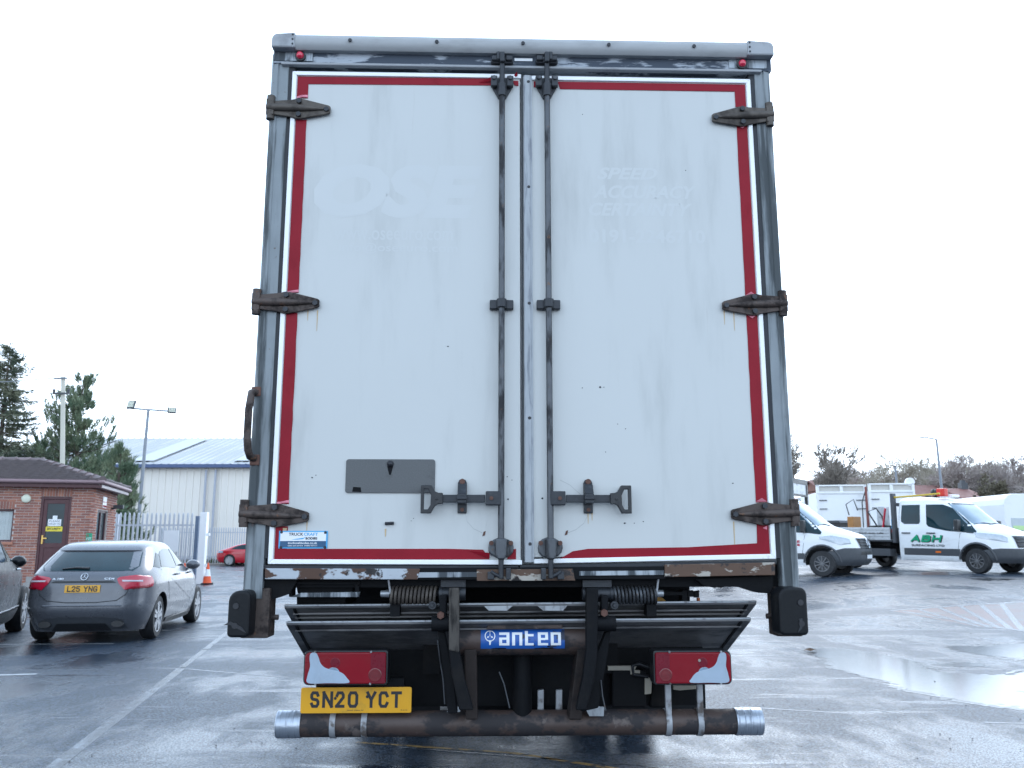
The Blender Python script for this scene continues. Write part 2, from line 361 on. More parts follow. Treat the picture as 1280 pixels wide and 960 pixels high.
# --- header
zt, zb = 3.808, P(650, 85)[1]
b = MB(); b.box(-1.24, 1.26, -.012, .055, 3.742, zt); hd = b.build('header', m_head, lorry, bevel=.004)
b = MB(); b.box(P(343, 73)[0], P(392, 73)[0], -.016, -.012, 3.755, 3.80); b.box(P(910, 80)[0], P(957, 80)[0], -.016, -.012, 3.755, 3.80); b.build('header_plate', m_galv, hd)
b = MB(); b.prism([(-.024, 3.731), (-.026, 3.741), (-.012, 3.750), (.0, 3.750), (.0, 3.728)], P(353, 82)[0], P(950, 88)[0], 'x'); b.build('drip_rail', m_corner, lorry, bevel=.002)
b = MB(); b.box(P(648, 74)[0] - .02, P(648, 74)[0] + .07, -.0145, -.012, 3.775, 3.79); b.build('header_label', m_trim, hd)
for px_, py_ in ((375, 69), (928, 79)):
    x, z = P(px_, py_, -.03)
    b = MB(); b.lathe([(.027, 0), (.027, .012), (.022, .016)], (x, -.028, z), 'y', 18); o = b.build('marker_lamp', m_blackp, lorry)
    b = MB(); b.lathe([(.004, -.018), (.013, -.015), (.018, -.006), (.019, 0)], (x, -.028, z), 'y', 18); b.build('lens', m_mark, o, smooth=60)
# --- corner posts
for sx, xo, xi in ((-1, -1.252, -1.163), (1, 1.255, 1.172)):
    w = abs(xo - xi)
    pr = [(xo, .16), (xo, .012), (xo - sx * .010, -.004), (xo - sx * .036, -.010), (xo - sx * .042, -.003), (xi + sx * .014, -.003), (xi, -.008), (xi, .03), (xi, .16)]
    b = MB(); b.prism(pr, 1.155, 3.80, 'z'); post = b.build('corner_post', m_post, lorry, smooth=25)
    b = MB(); b.prism([(xi - sx * .0, -.001), (xi, .06), (xi - sx * .028, .06), (xi - sx * .028, .006)], 1.33, 3.735, 'z'); b.build('door_seal', m_seal, post)
    # lower leg with rubber buffer
    leg = [(xi + sx * .006, -.012), (xi + sx * .006, .10), (xi - sx * .035, .10), (xi - sx * .035, .0)]
    b = MB(); b.prism([(xo, .0), (xo, .12), (xi - sx * .034, .12), (xi - sx * .034, .0)], .985, 1.20, 'z'); o = b.build('post_foot', m_rust, lorry, bevel=.006)
    b = MB(); b.lathe([(.012, 0), (.012, .03)], (xi - sx * .034 - (.0 if sx < 0 else .03), .05, 1.07), 'x', 8); b.build('bolt', m_rust, o)
    bx0, bx1 = (-1.282, -1.188) if sx < 0 else (1.118, 1.245)
    zb0, zb1 = (.998, 1.195) if sx < 0 else (1.0, 1.205)
    pts = []
    for cx, cz, a0 in ((bx1 - .03, zb1 - .03, 0), (bx0 + .045, zb1 - .045, 90), (bx0 + .02, zb0 + .02, 180), (bx1 - .02, zb0 + .02, 270)):
        rr = min(bx1 - cx, cx - bx0, .045)
        for k in range(5):
            a = radians(a0 + k * 22.5); pts.append((cx + rr * cos(a), cz + rr * sin(a)))
    b = MB(); b.prism(pts, -.105, .02); bu = b.build('rubber_buffer', m_rubber, lorry, bevel=.012, seg=3)
    b = MB(); xx = bx0 + .035 if sx < 0 else bx1 - .032
    for zz in (zb1 - .065, zb0 + .05): b.lathe([(.013, -.0), (.013, .01)], (xx, -.1095, zz), 'y', 12)
    b.build('bolt_hole', m_ink, bu)
    b = MB(); b.prism([(xx - .05, zb0 + .052), (xx - .02, zb0 + .068), (xx + .03, zb0 + .045), (xx + .05, zb0 + .02), (xx + .02, zb0 + .034), (xx - .02, zb0 + .054)] if sx < 0 else
                      [(xx - .012, zb0 + .07), (xx + .004, zb0 + .072), (xx + .0, zb0 + .03), (xx - .02, zb0 + .012), (xx - .006, zb0 + .045)], -.1085, -.10); b.build('tear', m_ink if sx < 0 else m_bracket, bu)
# grab handle on the left post
x0, z0 = P(316, 489, -.03); x1, z1 = P(314, 573, -.03); xg = P(305.5, 530, -.07)[0]
b = MB(); b.path([(x0 + .01, 0, z0), (x0 - .005, -.035, z0 - .008), (xg + .022, -.07, z0 - .035), (xg + .017, -.075, z0 - .09), (xg + .017, -.075, z1 + .09), (xg + .022, -.07, z1 + .035), (x1 - .005, -.035, z1 + .008), (x1 + .01, 0, z1)], .017, 12)
gh = b.build('grab_handle', m_rust, lorry, smooth=60)
b = MB(); b.box(x0 - .012, x0 + .032, -.012, 0, z0 - .02, z0 + .025); b.box(x1 - .012, x1 + .032, -.012, 0, z1 - .03, z1 + .02); b.build('handle_foot', m_bolt, gh, bevel=.004)
# --- bottom rail
m_sill = m_galv
b = MB(); b.px([(330, 706.5), (648, 707), (648, 711), (330, 711)], .0, .06); b.px([(650, 706), (970, 701), (970, 705), (650, 711)], .0, .06); b.build('threshold_seal', m_seal, lorry)
rail = []
b = MB(); b.px([(331, 710.5), (525, 711), (522, 724.5), (331, 724)], -.022, .05); o = b.build('rear_sill', m_rail, lorry, bevel=.003)
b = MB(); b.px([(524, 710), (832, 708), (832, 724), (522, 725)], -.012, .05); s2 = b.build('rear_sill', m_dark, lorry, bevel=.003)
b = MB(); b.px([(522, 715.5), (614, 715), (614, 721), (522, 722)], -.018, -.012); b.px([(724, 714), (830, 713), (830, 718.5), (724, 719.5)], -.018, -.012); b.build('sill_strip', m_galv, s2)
b = MB(); b.px([(831, 706), (969, 703), (969, 719), (831, 721.5)], -.022, .05); b.build('rear_sill', m_rail2, lorry, bevel=.003)
b = MB(); b.px([(596, 712), (716, 711), (719, 725.5), (596, 726)], -.02, -.012); b.build('keeper_plate', m_rail2, s2)
# --- doors
def hinge(parent, tipx, tipy, ox, oy, hy, mt, pinx):
    "strap hinge: tip on the door, knuckle outside the post"
    sx = -1 if ox < tipx else 1
    (xt, zc), (xo, zo) = P(tipx, tipy, -.02), P(ox, oy, -.02)
    k = .055; L = abs(xt - xo); d = lambda t: xo - sx * L * t
    H = .066; hy = .80
    pts = [(d(.11), -.045 * 1), (d(.40), -.058), (d(.47), -H), (d(.55), -H), (d(.97), -.028), (d(1), -.02), (d(1), .02), (d(.97), .028), (d(.55), H), (d(.47), H), (d(.40), .058), (d(.11), .045)]
    pts = [(x, zc + (zo - zc) * (1 - abs(x - xo) / L) + z * hy) for x, z in pts]
    b = MB(); b.prism(pts, -.021, -.010)
    zz = lambda t: zc + (zo - zc) * (1 - t)
    # raised rib
    rib = []
    for t, r in ((.0, .022), (.1, .024), (.3, .024), (.55, .021), (.75, .014), (.9, .006)): rib.append(((d(t), -.020 - (.004 if t > .1 else 0), zz(t)), r * hy))
    b.path([p for p, _ in rib], [r for _, r in rib], 12)
    b.box(*sorted((d(.0), d(.12))), -.03, .04, zz(0) - .052 * hy, zz(0) + .052 * hy)
    o = b.build('hinge', mt, parent, smooth=35, bevel=.003)
    b = MB()
    for t, z in ((.51, .042), (.51, -.042), (.94, 0)): b.lathe([(.013, -.036 if t < .9 else -.03), (.013, -.02)], (d(t), 0, zz(t) + z * hy * 1.05), 'y', 6)
    b.build('hinge_bolt', m_bracket, parent)
    b = MB(); b.lathe([(.02, zz(0) - .075 * hy), (.02, zz(0) + .078 * hy)], (d(.06), -.012, 0), 'z', 12); b.build('hinge_pin', mt, parent, smooth=40)
    return o
def tape_strip(parent, pts, y=-.0025): b = MB(); b.px(pts, y, -.0002); return b.build('red_tape', m_tape, parent)
# left door
Lx0, Lx1 = -1.128, -.008
b = MB(); b.prism([(Lx0, 1.32), (Lx1 - .006, 1.32), (Lx1 - .006, 3.69), (Lx0, 3.69)], 0, .045); dl = b.build('rear_door', m_door, lorry)
def trim_frame(parent, o, i):
    "mitred white frame between the outer and inner corner lists"
    for k in range(4):
        j = (k + 1) % 4
        if o[k] == i[k] and o[j] == i[j]: continue
        b = MB(); b.prism([o[k], o[j], i[j], i[k]], -.010, .03); b.build('door_trim', m_trim, parent, bevel=.003)
zl0, zl1 = P(335, 705)[1], P(640, 706)[1]
trim_frame(dl, [(-1.144, zl0), (Lx1, zl1), (Lx1, 3.706), (-1.144, 3.703)], [(-1.122, zl0 + .021), (Lx1 - .0001, zl1 + .021), (Lx1 - .0001, 3.684), (-1.122, 3.682)])
tl = -1.118; tw = .054
b = MB(); b.prism([(tl, 3.678), (P(614, 100)[0], 3.682), (P(620, 105)[0], 3.646), (tl + tw, 3.638), (tl + tw, P(380, 123)[1]), (tl, P(380, 123)[1])], -.003, -.0002); b.build('red_tape', m_tape, dl)
for a, c in ((150, 366), (391, 630)):
    za, zc = P(370, a)[1], P(360, c)[1]
    jag = [(tl + tw - random.uniform(0, .003), zc + (za - zc) * k / 14) for k in range(15)]
    b = MB(); b.prism([(tl, za), (tl, zc)] + jag, -.003, -.0002); b.build('red_tape', m_tape, dl)
zt0, zt1 = P(400, 686)[1], P(400, 700)[1]
b = MB(); b.prism([(tl, P(350, 658)[1]), (tl, zt1), (P(612, 699)[0], zt1 + .003), (P(604, 690)[0], zt0 - .004), (P(560, 686)[0], zt0), (tl + tw, zt0), (tl + tw, P(350, 658)[1])], -.003, -.0002); b.build('red_tape', m_tape, dl)
b = MB(); b.prism([(P(641, 97)[0], 3.672), (P(648, 97)[0], 3.672), (P(648, 105)[0], 3.645), (P(643, 104)[0], 3.648)], -.005, -.0002)
b.prism([(P(636, 686)[0], P(636, 687)[1]), (P(645, 686)[0], P(645, 686)[1]), (P(645, 699)[0], P(645, 699)[1]), (P(634, 699)[0], P(634, 699)[1])], -.004, -.0002); b.build('red_tape', m_tape, dl)
b = MB()   # peeling curls of tape
b.add([(P(586, 689)[0], -.004, P(586, 689)[1]), (P(612, 691)[0], -.022, P(612, 691)[1]), (P(612, 698)[0], -.012, P(612, 698)[1])], [(0, 1, 2)])
b.add([(P(598, 104)[0], -.004, P(598, 104)[1]), (P(617, 98)[0], -.024, P(617, 98)[1]), (P(619, 102)[0], -.016, P(619, 102)[1]), (P(603, 104.6)[0], -.004, P(603, 104.6)[1])], [(0, 1, 2, 3)])
b.add([(P(641, 96)[0], -.004, P(641, 96)[1]), (P(646, 93)[0], -.026, P(646, 93)[1]), (P(647, 97)[0], -.02, P(647, 97)[1]), (P(643, 98)[0], -.004, P(643, 98)[1])], [(0, 1, 2, 3)])
b.build('tape_curl', m_tape, dl)
b = MB()
for (a, c) in ((370, 122), (360, 365.5), (350, 628.5)):
    x, z = P(a, c)
    b.add([(tl, -.0035, z + .004), (tl + tw * .5, -.012, z - .003), (tl + tw * .5, -.016, z + .006), (tl + tw, -.005, z + .013), (tl + tw, -.0035, z + .001), (tl, -.0035, z - .004)], [(0, 1, 2), (2, 1, 4, 3), (0, 5, 4, 1)])
b.build('tape_fold', m_tapeback, dl)
for a in ((413, 137, 333, 134), (399, 379, 315, 377), (386, 646, 299, 642)): hinge(dl, *a, 1.0, m_hinge2 if a[1] < 200 else m_rust, 0)
# ghosts of removed lettering
def band(x0, t, x1, bt, y=-.0004): return pxbox(x0, t, x1, bt, y)
text('faded_lettering', 'OSE', m_ghost, dl, band(394, 204, 604, 274), bold=.055, shear=.22)
text('faded_lettering', 'www.oseeuro.com', m_ghost, dl, band(418, 287, 566, 301), bold=.012)
text('faded_lettering', 'info@oseeuro.com', m_ghost, dl, band(424, 303, 572, 318), bold=.012)
# grit warning plate
x0, z1 = P(433, 574); x1, z0 = P(543.5, 616.5); r = .012; pts = []
for cx, cz, a0 in ((x1 - r, z1 - r, 0), (x0 + r, z1 - r, 90), (x0 + r, z0 + r, 180), (x1 - r, z0 + r, 270)):
    for k in range(4): pts.append((cx + r * cos(radians(a0 + 30 * k)), cz + r * sin(radians(a0 + 30 * k))))
b = MB(); b.prism(pts, -.006, -.0002); wp = b.build('blank_plate', m_grit, dl, bevel=.0015)
x, z = P(488, 580); b = MB(); b.lathe([(.004, -.022), (.012, -.016), (.016, -.006)], (x, 0, z), 'y', 10); b.build('plate_stud', m_ink, dl)
b = MB(); b.prism([(x - .014, z - .01), (x + .014, z - .01), (x + .004, z - .05), (x - .004, z - .05)], -.0066, -.006); x2, z2 = P(446, 612); b.prism([(x2 - .02, z2 - .01), (x2 + .022, z2 - .012), (x2 + .018, z2 + .01), (x2 - .016, z2 + .012)], -.0066, -.006); b.build('plate_stain', m_dark, wp)
x, z = P(487, 654.5); b = MB(); b.tube((x - .02, -.006, z), (x + .02, -.006, z + .002), .007, n=8); b.build('stub_bolt', m_ink, dl)
b = MB()
for px_, py_, ln, w_ in ((482, 668, .035, .004), (394, 372, .0, 0), (352, 395, 0, 0)):
    if ln: x, z = P(px_, py_ - 7); b.prism([(x - w_, z), (x + w_, z), (x + w_ * .4, z - ln), (x - w_ * .4, z - ln)], -.0012, -.0002)
for px_, py_, ln in ((397, 388, .10), (385, 388, .05), (384, 650, .06)):
    x, z = P(px_, py_); b.prism([(x - .003, z), (x + .003, z), (x + .001, z - ln), (x - .001, z - ln)], -.001, -.0002)
x, z = P(355, 660); b.prism([(x - .004, z), (x + .014, z), (x + .012, z - .02), (x - .004, z - .02)], -.0035, -.003)
b.build('rust_streak', m_stain, dl)
# maker's sticker
sb = pxbox(349, 663.5, 409, 685.5, -.004); x0, _, z0 = sb(0, 0); x1, _, z1 = sb(1, 1)
b = MB(); b.prism([(x0, z0), (x1, z0), (x1, z1), (x0, z1)], -.004, -.0004); st = b.build('maker_plate', m_cyan, dl)
def sub(u0, v0, u1, v1, y): return flat(x0 + (x1 - x0) * u0, x0 + (x1 - x0) * u1, z0 + (z1 - z0) * v0, z0 + (z1 - z0) * v1, y)
def rect(fn, mat, name, par, t=.0006):
    a, c = fn(0, 0), fn(1, 1); b = MB(); b.prism([(a[0], a[2]), (c[0], a[2]), (c[0], c[2]), (a[0], c[2])], a[1], a[1] + t); return b.build(name, mat, par)
rect(sub(.03, .42, .97, .93, -.0048), m_white, 'plate_field', st); rect(sub(.03, .06, .97, .42, -.0048), m_navy, 'plate_field', st)
text('plate_lettering', 'TRUCK', m_ink, st, sub(.2, .72, .5, .89, -.0054), bold=.02)
text('plate_lettering', 'CRAFT', m_cyan, st, sub(.51, .72, .8, .89, -.0054), bold=.02)
text('plate_lettering', 'BODIES', m_ink, st, sub(.55, .5, .79, .64, -.0054), bold=.04)
text('plate_lettering', 'truckcraftbodies.co.uk', m_white, st, sub(.19, .25, .79, .37, -.0054), bold=.02)
text('plate_lettering', 'sales and service  01845 527171', m_white, st, sub(.19, .12, .79, .2, -.0054), bold=.01)
b = MB(); a = [sub(u, v, 1, 1, -.0054)(0, 0) for u, v in ((.26, .5), (.36, .55), (.5, .6), (.56, .68), (.5, .53), (.38, .5))]; b.add(a, [list(range(6))]); b.build('plate_swoosh', m_cyan, st)
b = MB()
for u, v in ((.05, .92), (.95, .9), (.05, .06), (.95, .06)): a = sub(u, v, 1, 1, -.006)(0, 0); b.lathe([(.005, -.007), (.007, -.004)], (a[0], 0, a[2]), 'y', 8)
b.build('plate_screw', m_ink, st)
# right door
Rx0, Rx1 = .002, 1.149
b = MB(); b.prism([(Rx0, 1.335), (Rx1 - .02, 1.345), (Rx1 - .02, 3.69), (Rx0, 3.69)], 0, .045); dr = b.build('rear_door', m_door, lorry)
zr0, zr1 = P(690, 704.5)[1], P(969, 698.5)[1]
trim_frame(dr, [(.046, zr0), (Rx1, zr1), (Rx1, 3.699), (.046, 3.699)], [(.0461, zr0 + .02), (Rx1 - .022, zr1 + .022), (Rx1 - .022, 3.677), (.0461, 3.677)])
tr = Rx1 - .026
b = MB(); b.prism([(P(697, 97)[0], 3.672), (tr, 3.672), (tr, P(930, 134)[1]), (tr - tw, P(930, 134)[1]), (tr - tw, 3.633), (P(700, 108)[0], 3.632)], -.003, -.0002)
b.prism([(P(667, 97)[0], 3.672), (P(676, 97)[0], 3.672), (P(676, 106)[0], 3.64), (P(667, 106)[0], 3.64)], -.003, -.0002); b.build('red_tape', m_tape, dr)
for a, c in ((156, 370), (393, 628)):
    za, zc = P(930, a)[1], P(945, c)[1]
    jag = [(tr - tw + random.uniform(0, .0025), za + (zc - za) * k / 14) for k in range(15)]
    b = MB(); b.prism([(tr, zc), (tr, za)] + jag, -.003, -.0002); b.build('red_tape', m_tape, dr)
b = MB(); b.prism([(tr, P(958, 655)[1]), (tr - tw, P(954, 655)[1]), (tr - tw - .002, P(950, 679)[1]), (P(860, 685)[0], P(860, 684)[1]), (P(735, 686)[0], P(735, 686)[1]), (P(716, 689)[0], P(716, 689)[1]), (P(697, 700)[0], P(697, 700)[1]), (P(720, 699.5)[0], P(720, 699.5)[1]), (tr, P(962, 694)[1])], -.003, -.0002); b.build('red_tape', m_tape, dr)
b = MB()
for (a, c) in ((935, 157), (945, 369.5), (945, 393.5), (955, 627)):
    z = P(a, c)[1]; dz = -.02 if a == 935 or c == 393.5 else .016
    b.add([(tr, -.0035, z), (tr - tw * .5, -.012, z + dz), (tr - tw, -.0035, z)], [(0, 1, 2)])
x, z = P(955, 660); b.add([(x - .008, -.0045, z), (x + .012, -.009, z + .01), (x + .012, -.0045, z - .008)], [(0, 1, 2)])
b.build('tape_fold', m_tapeback, dr)
for a in ((890, 147, 967, 143), (903, 382, 984, 379), (914, 643, 999, 641)): hinge(dr, *a, 1.0, m_hinge2 if a[1] < 200 else m_rust, 0)
text('faded_lettering', 'SPEED', m_ghost, dr, band(746, 209, 822, 225), bold=.03, shear=.3)
text('faded_lettering', 'ACCURACY', m_ghost, dr, band(741, 231, 871, 249), bold=.03, shear=.3)
text('faded_lettering', 'CERTAINTY', m_ghost, dr, band(736, 253, 866, 271), bold=.03, shear=.3)
text('faded_lettering', '0191-2246710', m_ghost, dr, band(736, 286, 882, 305), bold=.03)
b = MB(); a0, a1 = P(648.5, 94), P(647.5, 707)
b.box(-.0075, .0015, -.006, .03, 1.31, 3.695); b.build('centre_seal', m_seal, lorry)
b = MB(); b.prism([(.004, 0), (.004, -.012), (.010, -.016), (.034, -.016), (.040, -.012), (.046, -.012), (.046, 0)], 1.312, 3.697, 'z'); asx = b.build('astragal', m_astr, dr, smooth=30)
b = MB()
for py_ in (104, 235, 380, 523, 680): x, z = P(661 if py_ < 600 else 660, py_); b.lathe([(.006, -.0185), (.008, -.0155)], (.028, 0, z), 'y', 10)
b.build('rivet', m_ink, dr)
b = MB()
for px_, py_, ln in ((929, 600, .1), (905, 388, .07), (917, 388, .10), (917, 652, .13), (735, 641, .05), (740, 641, .035)):
    x, z = P(px_, py_); b.prism([(x - .003, z), (x + .003, z), (x + .001, z - ln), (x - .001, z - ln)], -.001, -.0002) if py_ != 600 else None
b.build('rust_streak', m_stain, dr)
for par, xp, yp in ((dl, 605, 667), (dr, 708, 666)):   # rust blister and its hanging wire scratch
    x, z = P(xp, yp); b = MB(); b.prism([(x - .008, z - .012), (x + .004, z - .008), (x + .008, z + .012), (x - .002, z + .008)], -.002, -.0002); b.build('rust_blister', m_bolt, par)
def chips(par, lst):
    b = MB()
    for px_, py_, w_ in lst:
        x, z = P(px_, py_); k = [(x + w_ * cos(a) * random.uniform(.6, 1.3), z + w_ * .7 * sin(a) * random.uniform(.6, 1.3)) for a in [i * 2 * pi / 6 for i in range(6)]]
        b.prism(k, -.0012, -.0002)
    b.build('paint_chip', m_bracket, par)
chips(dl, [(560, 433, .004), (390, 597, .005), (395, 594, .003), (517, 648, .003), (514, 651, .002), (634, 596, .004), (635, 624, .006), (640, 600, .003)])
chips(dr, [(750, 484, .006), (728, 485, .003), (755, 484, .003), (678, 623, .006), (781, 654, .005), (793, 654, .003), (804, 652, .003), (782, 536, .003), (772, 530, .003), (916, 604, .004), (857, 213, .003), (728, 143, .003), (757, 565, .003)])
# --- lock gear on each door
def lock(par, xt, xb, sg):
    yR = -.040
    top, bot = P(xt, 70, yR), P(xb, 722, yR); xm = (top[0] + bot[0]) / 2; R = .0145
    za, zb_ = P(xt, 118, yR)[1], P(xb, 683, yR)[1]
    b = MB(); b.tube((xm, yR, zb_), (xm, yR, za), R, n=14); rod = b.build('lock_rod', m_rod, par, smooth=60)
    b = MB(); b.path([(xm, yR, za - .01), (xm, yR, za + .055)], [.021, .021], 14); b.path([(xm, yR, za + .055), (xm, yR, za + .06), (xm, yR - .004, top[1] - .005)], [.021, .014, .012], 12); b.build('rod_collar', m_bracket, par, smooth=40)
    # upper bracket plate and cam in its keeper
    z = P(xt, 103, -.02)[1]
    b = MB(); b.prism([(xm - .052, z + .03), (xm + .052, z + .03), (xm + .056, z - .012), (xm + .018, z - .085), (xm - .018, z - .085), (xm - .056, z - .012)], -.012, -.0005)
    for s_ in (-1, 1): b.box(xm + s_ * .040 - .016, xm + s_ * .040 + .016, -.038, -.012, z - .028, z + .028)
    o = b.build('rod_bracket', m_bracket, par, bevel=.004)
    b = MB()
    for s_ in (-1, 1):
        for zz in (z + .014,): b.lathe([(.010, -.047), (.010, -.038)], (xm + s_ * .04, 0, zz), 'y', 8)
    b.build('bracket_bolt', m_rod, par)
    z = P(xt, 75, -.03)[1]
    b = MB(); b.prism([(xm - .058, z - .012), (xm - .05, z + .006), (xm + .05, z + .006), (xm + .058, z - .012), (xm + .05, z - .022), (xm - .05, z - .022)], -.04, -.013)
    b.box(xm - .052, xm - .018, -.055, -.013, z - .014, z + .012); b.box(xm + .018, xm + .052, -.055, -.013, z - .014, z + .012)
    b.box(*sorted((xm - sg * .028, xm - sg * .010)), -.065, -.013, z - .016, z + .028)
    b.box(xm - .012, xm + .012, -.07, -.03, z - .03, z + .024); b.build('rod_keeper', m_bracket, par, bevel=.005)
    # middle guide
    z = P((xt + xb) / 2, 380, -.03)[1]
    b = MB(); b.box(xm - .056, xm - .019, -.03, -.0005, z - .024, z + .021); b.box(xm + .019, xm + .056, -.03, -.0005, z - .024, z + .021); b.lathe([(.024, z - .022), (.024, z + .022)], (xm, yR, 0), 'z', 14); b.box(xm - .02, xm + .02, yR, -.0005, z - .02, z + .02)
    b.build('rod_guide', m_bracket, par, bevel=.004, smooth=40)
    # lower bearing
    z = P(xb, 685, -.03)[1]; pts = []
    for k in range(14):
        a = 2 * pi * k / 14; pts.append((xm + .060 * cos(a) * random.uniform(.93, 1.05), z + .048 * sin(a) * random.uniform(.93, 1.05)))
    b = MB(); b.prism(pts, -.022, -.0005); b.prism([(xm - .026, z + .042), (xm + .026, z + .042), (xm + .024, z - .03), (xm + .016, z - .05), (xm - .016, z - .05), (xm - .024, z - .03)], -.064, -.02); b.build('rod_bearing', m_rod, par, bevel=.007)
    b = MB()
    for s_ in (-1, 1): b.lathe([(.011, -.034), (.011, -.021)], (xm + s_ * .044, 0, z + .022), 'y', 7)
    b.build('bearing_bolt', m_bolt, par)
    zk = P(xb, 718, -.03)[1]
    b = MB(); b.path([(xm, yR, z - .04), (xm, yR, zk + .02), (xm + sg * -.0, yR, zk - .018)], [.013, .012, .012], 10); b.path([(xm, yR, zk - .012), (xm - sg * .03, yR, zk + .002), (xm - sg * .046, yR, zk + .014)], .009, 8)
    b.box(*sorted((xm + sg * .022, xm + sg * .044)), -.05, -.02, zk - .022, zk + .028); b.box(*sorted((xm - sg * .06, xm - sg * .03)), -.045, -.02, zk - .022, zk + .012); b.build('rod_keeper', m_bracket, par, bevel=.005)
    # handle
    zh = P(xb, 623, -.04)[1]; h = lambda px_: P(px_, 623, -.05)[0]
    X = [h(p) for p in ((622, 607, 548, 568, 587, 578, 526, 544, 535, 541) if sg > 0 else (692, 707, 768, 727, 746, 735, 789, 771, 780, 773))]
    b = MB(); b.prism([(xm, zh - .032), (X[1], zh - .032), (X[1], zh + .032), (xm, zh + .032)], -.058, -.03); hb = b.build('handle_hub', m_bracket, par, bevel=.005)
    b = MB(); b.box(*sorted((X[1] - sg * .002, X[2])), -.050, -.04, zh - .019, zh + .016); b.build('handle_bar', m_bracket, hb, bevel=.003)
    b = MB(); x, z = X[0] - sg * .028, zh; b.lathe([(.009, -.066), (.009, -.058)], (x, 0, z), 'y', 8); b.build('hub_bolt', m_bolt, hb)
    e, f = X[6], X[7]                               # outer edge of the grip and its inner side
    q = lambda t: e + (X[2] - e) * t
    out = [(q(-.0), .058), (q(.60), .058), (q(.82), .030), (q(1.0), .024), (q(1.25), .024), (q(1.25), -.026), (q(1.0), -.026), (q(.82), -.034), (q(.58), -.068), (q(.0), -.068)]
    inn = [(q(.18), .040), (q(.42), .040), (q(.58), .012), (q(.56), -.030), (q(.42), -.050), (q(.18), -.050)]
    b = MB(); y0, y1 = -.062, -.036
    vo = [(x, y, zh + z) for y in (y0, y1) for x, z in out]; vi = [(x, y, zh + z) for y in (y0, y1) for x, z in inn]
    no, ni = len(out), len(inn); vs = vo + vi; O = lambda i, s_: i % no + s_ * no; I = lambda i, s_: 2 * no + i % ni + s_ * ni
    fs = []
    mapo = [(0, 1, 0, 1), (1, 2, 1, 2), (9, 0, 5, 0)]
    for s_ in (0, 1):
        fs += [[O(0, s_), O(1, s_), I(1, s_), I(0, s_)], [O(1, s_), O(2, s_), I(2, s_), I(1, s_)], [O(2, s_), O(7, s_), I(3, s_), I(2, s_)], [O(7, s_), O(8, s_), I(4, s_), I(3, s_)], [O(8, s_), O(9, s_), I(5, s_), I(4, s_)], [O(9, s_), O(0, s_), I(0, s_), I(5, s_)], [O(2, s_), O(3, s_), O(6, s_), O(7, s_)], [O(3, s_), O(4, s_), O(5, s_), O(6, s_)]]
    for i in range(no): fs.append([O(i, 0), O(i + 1, 0), O(i + 1, 1), O(i, 1)])
    for i in range(ni): fs.append([I(i, 0), I(i + 1, 0), I(i + 1, 1), I(i, 1)])
    b.add(vs, fs); b.lathe([(.008, -.066), (.008, -.06)], (q(.9), 0, zh - .002), 'y', 8); b.build('handle_grip', m_blackp, hb, bevel=.005)
    # catch
    xc = (X[3] + X[4]) / 2; w_ = .021
    pts = [(xc - w_, zh - .066), (xc + w_, zh - .066), (xc + w_, zh + .07)] + [(xc + w_ * cos(a), zh + .07 + w_ * sin(a)) for a in (pi / 4, pi / 2, 3 * pi / 4)] + [(xc - w_, zh + .07)]
    b = MB(); b.prism(pts, -.014, -.0005); b.box(xc - w_, xc + w_, -.072, -.0135, zh - .024, zh + .02); b.box(xc - w_ * 1.12, xc + w_ * 1.12, -.078, -.06, zh - .008, zh + .008); b.prism([(-.0145, zh + .02), (-.07, zh + .02), (-.03, zh + .065), (-.0145, zh + .07)], xc - w_ * .95, xc + w_ * .95, 'x'); b.build('handle_catch', m_bracket, par, bevel=.004)
    b = MB(); b.lathe([(.013, -.026), (.013, -.014)], (xc, 0, zh + .077), 'y', 9); b.lathe([(.009, -.02), (.009, -.0145)], (xc, 0, zh - .05), 'y', 8); b.build('catch_bolt', m_bolt, par)
for par, pts in ((dl, [(581, 640), (584, 652), (592, 661), (603, 666)]), (dl, [(607, 660), (609, 650), (609, 640)]), (dr, [(735, 643), (730, 654), (720, 662), (710, 666)]), (dr, [(700, 600), (712, 606), (730, 622)])):
    o_ = []
    for i, (a, c) in enumerate(pts): x, z = P(a, c); o_ += [(x, -.0006, z - .0016), (x, -.0006, z + .0016)]
    b = MB(); b.grid(o_, len(pts), 2); b.build('scuff_arc', m_scuff, par)
lock(dl, 628, 626, 1); lock(dr, 684, 688, -1)
# --- underframe seen in the dark below the doors
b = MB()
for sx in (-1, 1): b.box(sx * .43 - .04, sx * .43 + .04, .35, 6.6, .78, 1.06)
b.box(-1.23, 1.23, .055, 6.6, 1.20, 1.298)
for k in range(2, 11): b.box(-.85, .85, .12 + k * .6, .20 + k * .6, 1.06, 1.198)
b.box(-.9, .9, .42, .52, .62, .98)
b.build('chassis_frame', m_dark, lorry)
b = MB(); b.box(-1.06, 1.0, 1.08, 1.12, .84, 1.198); b.build('light_block_panel', m_dark, lorry)  # dark bulkhead added to block daylight seen through the underside
b = MB(); b.px([(318, 724), (372, 725), (362, 742), (345, 748), (331, 752), (331, 737)], .02, .10); b.px([(966, 720), (966, 742), (948, 741), (925, 734), (905, 732.5), (902, 735), (898, 733), (893, 735), (886, 733), (880, 732), (870, 724)], .02, .10); b.build('floor_gusset', m_dark, lorry)
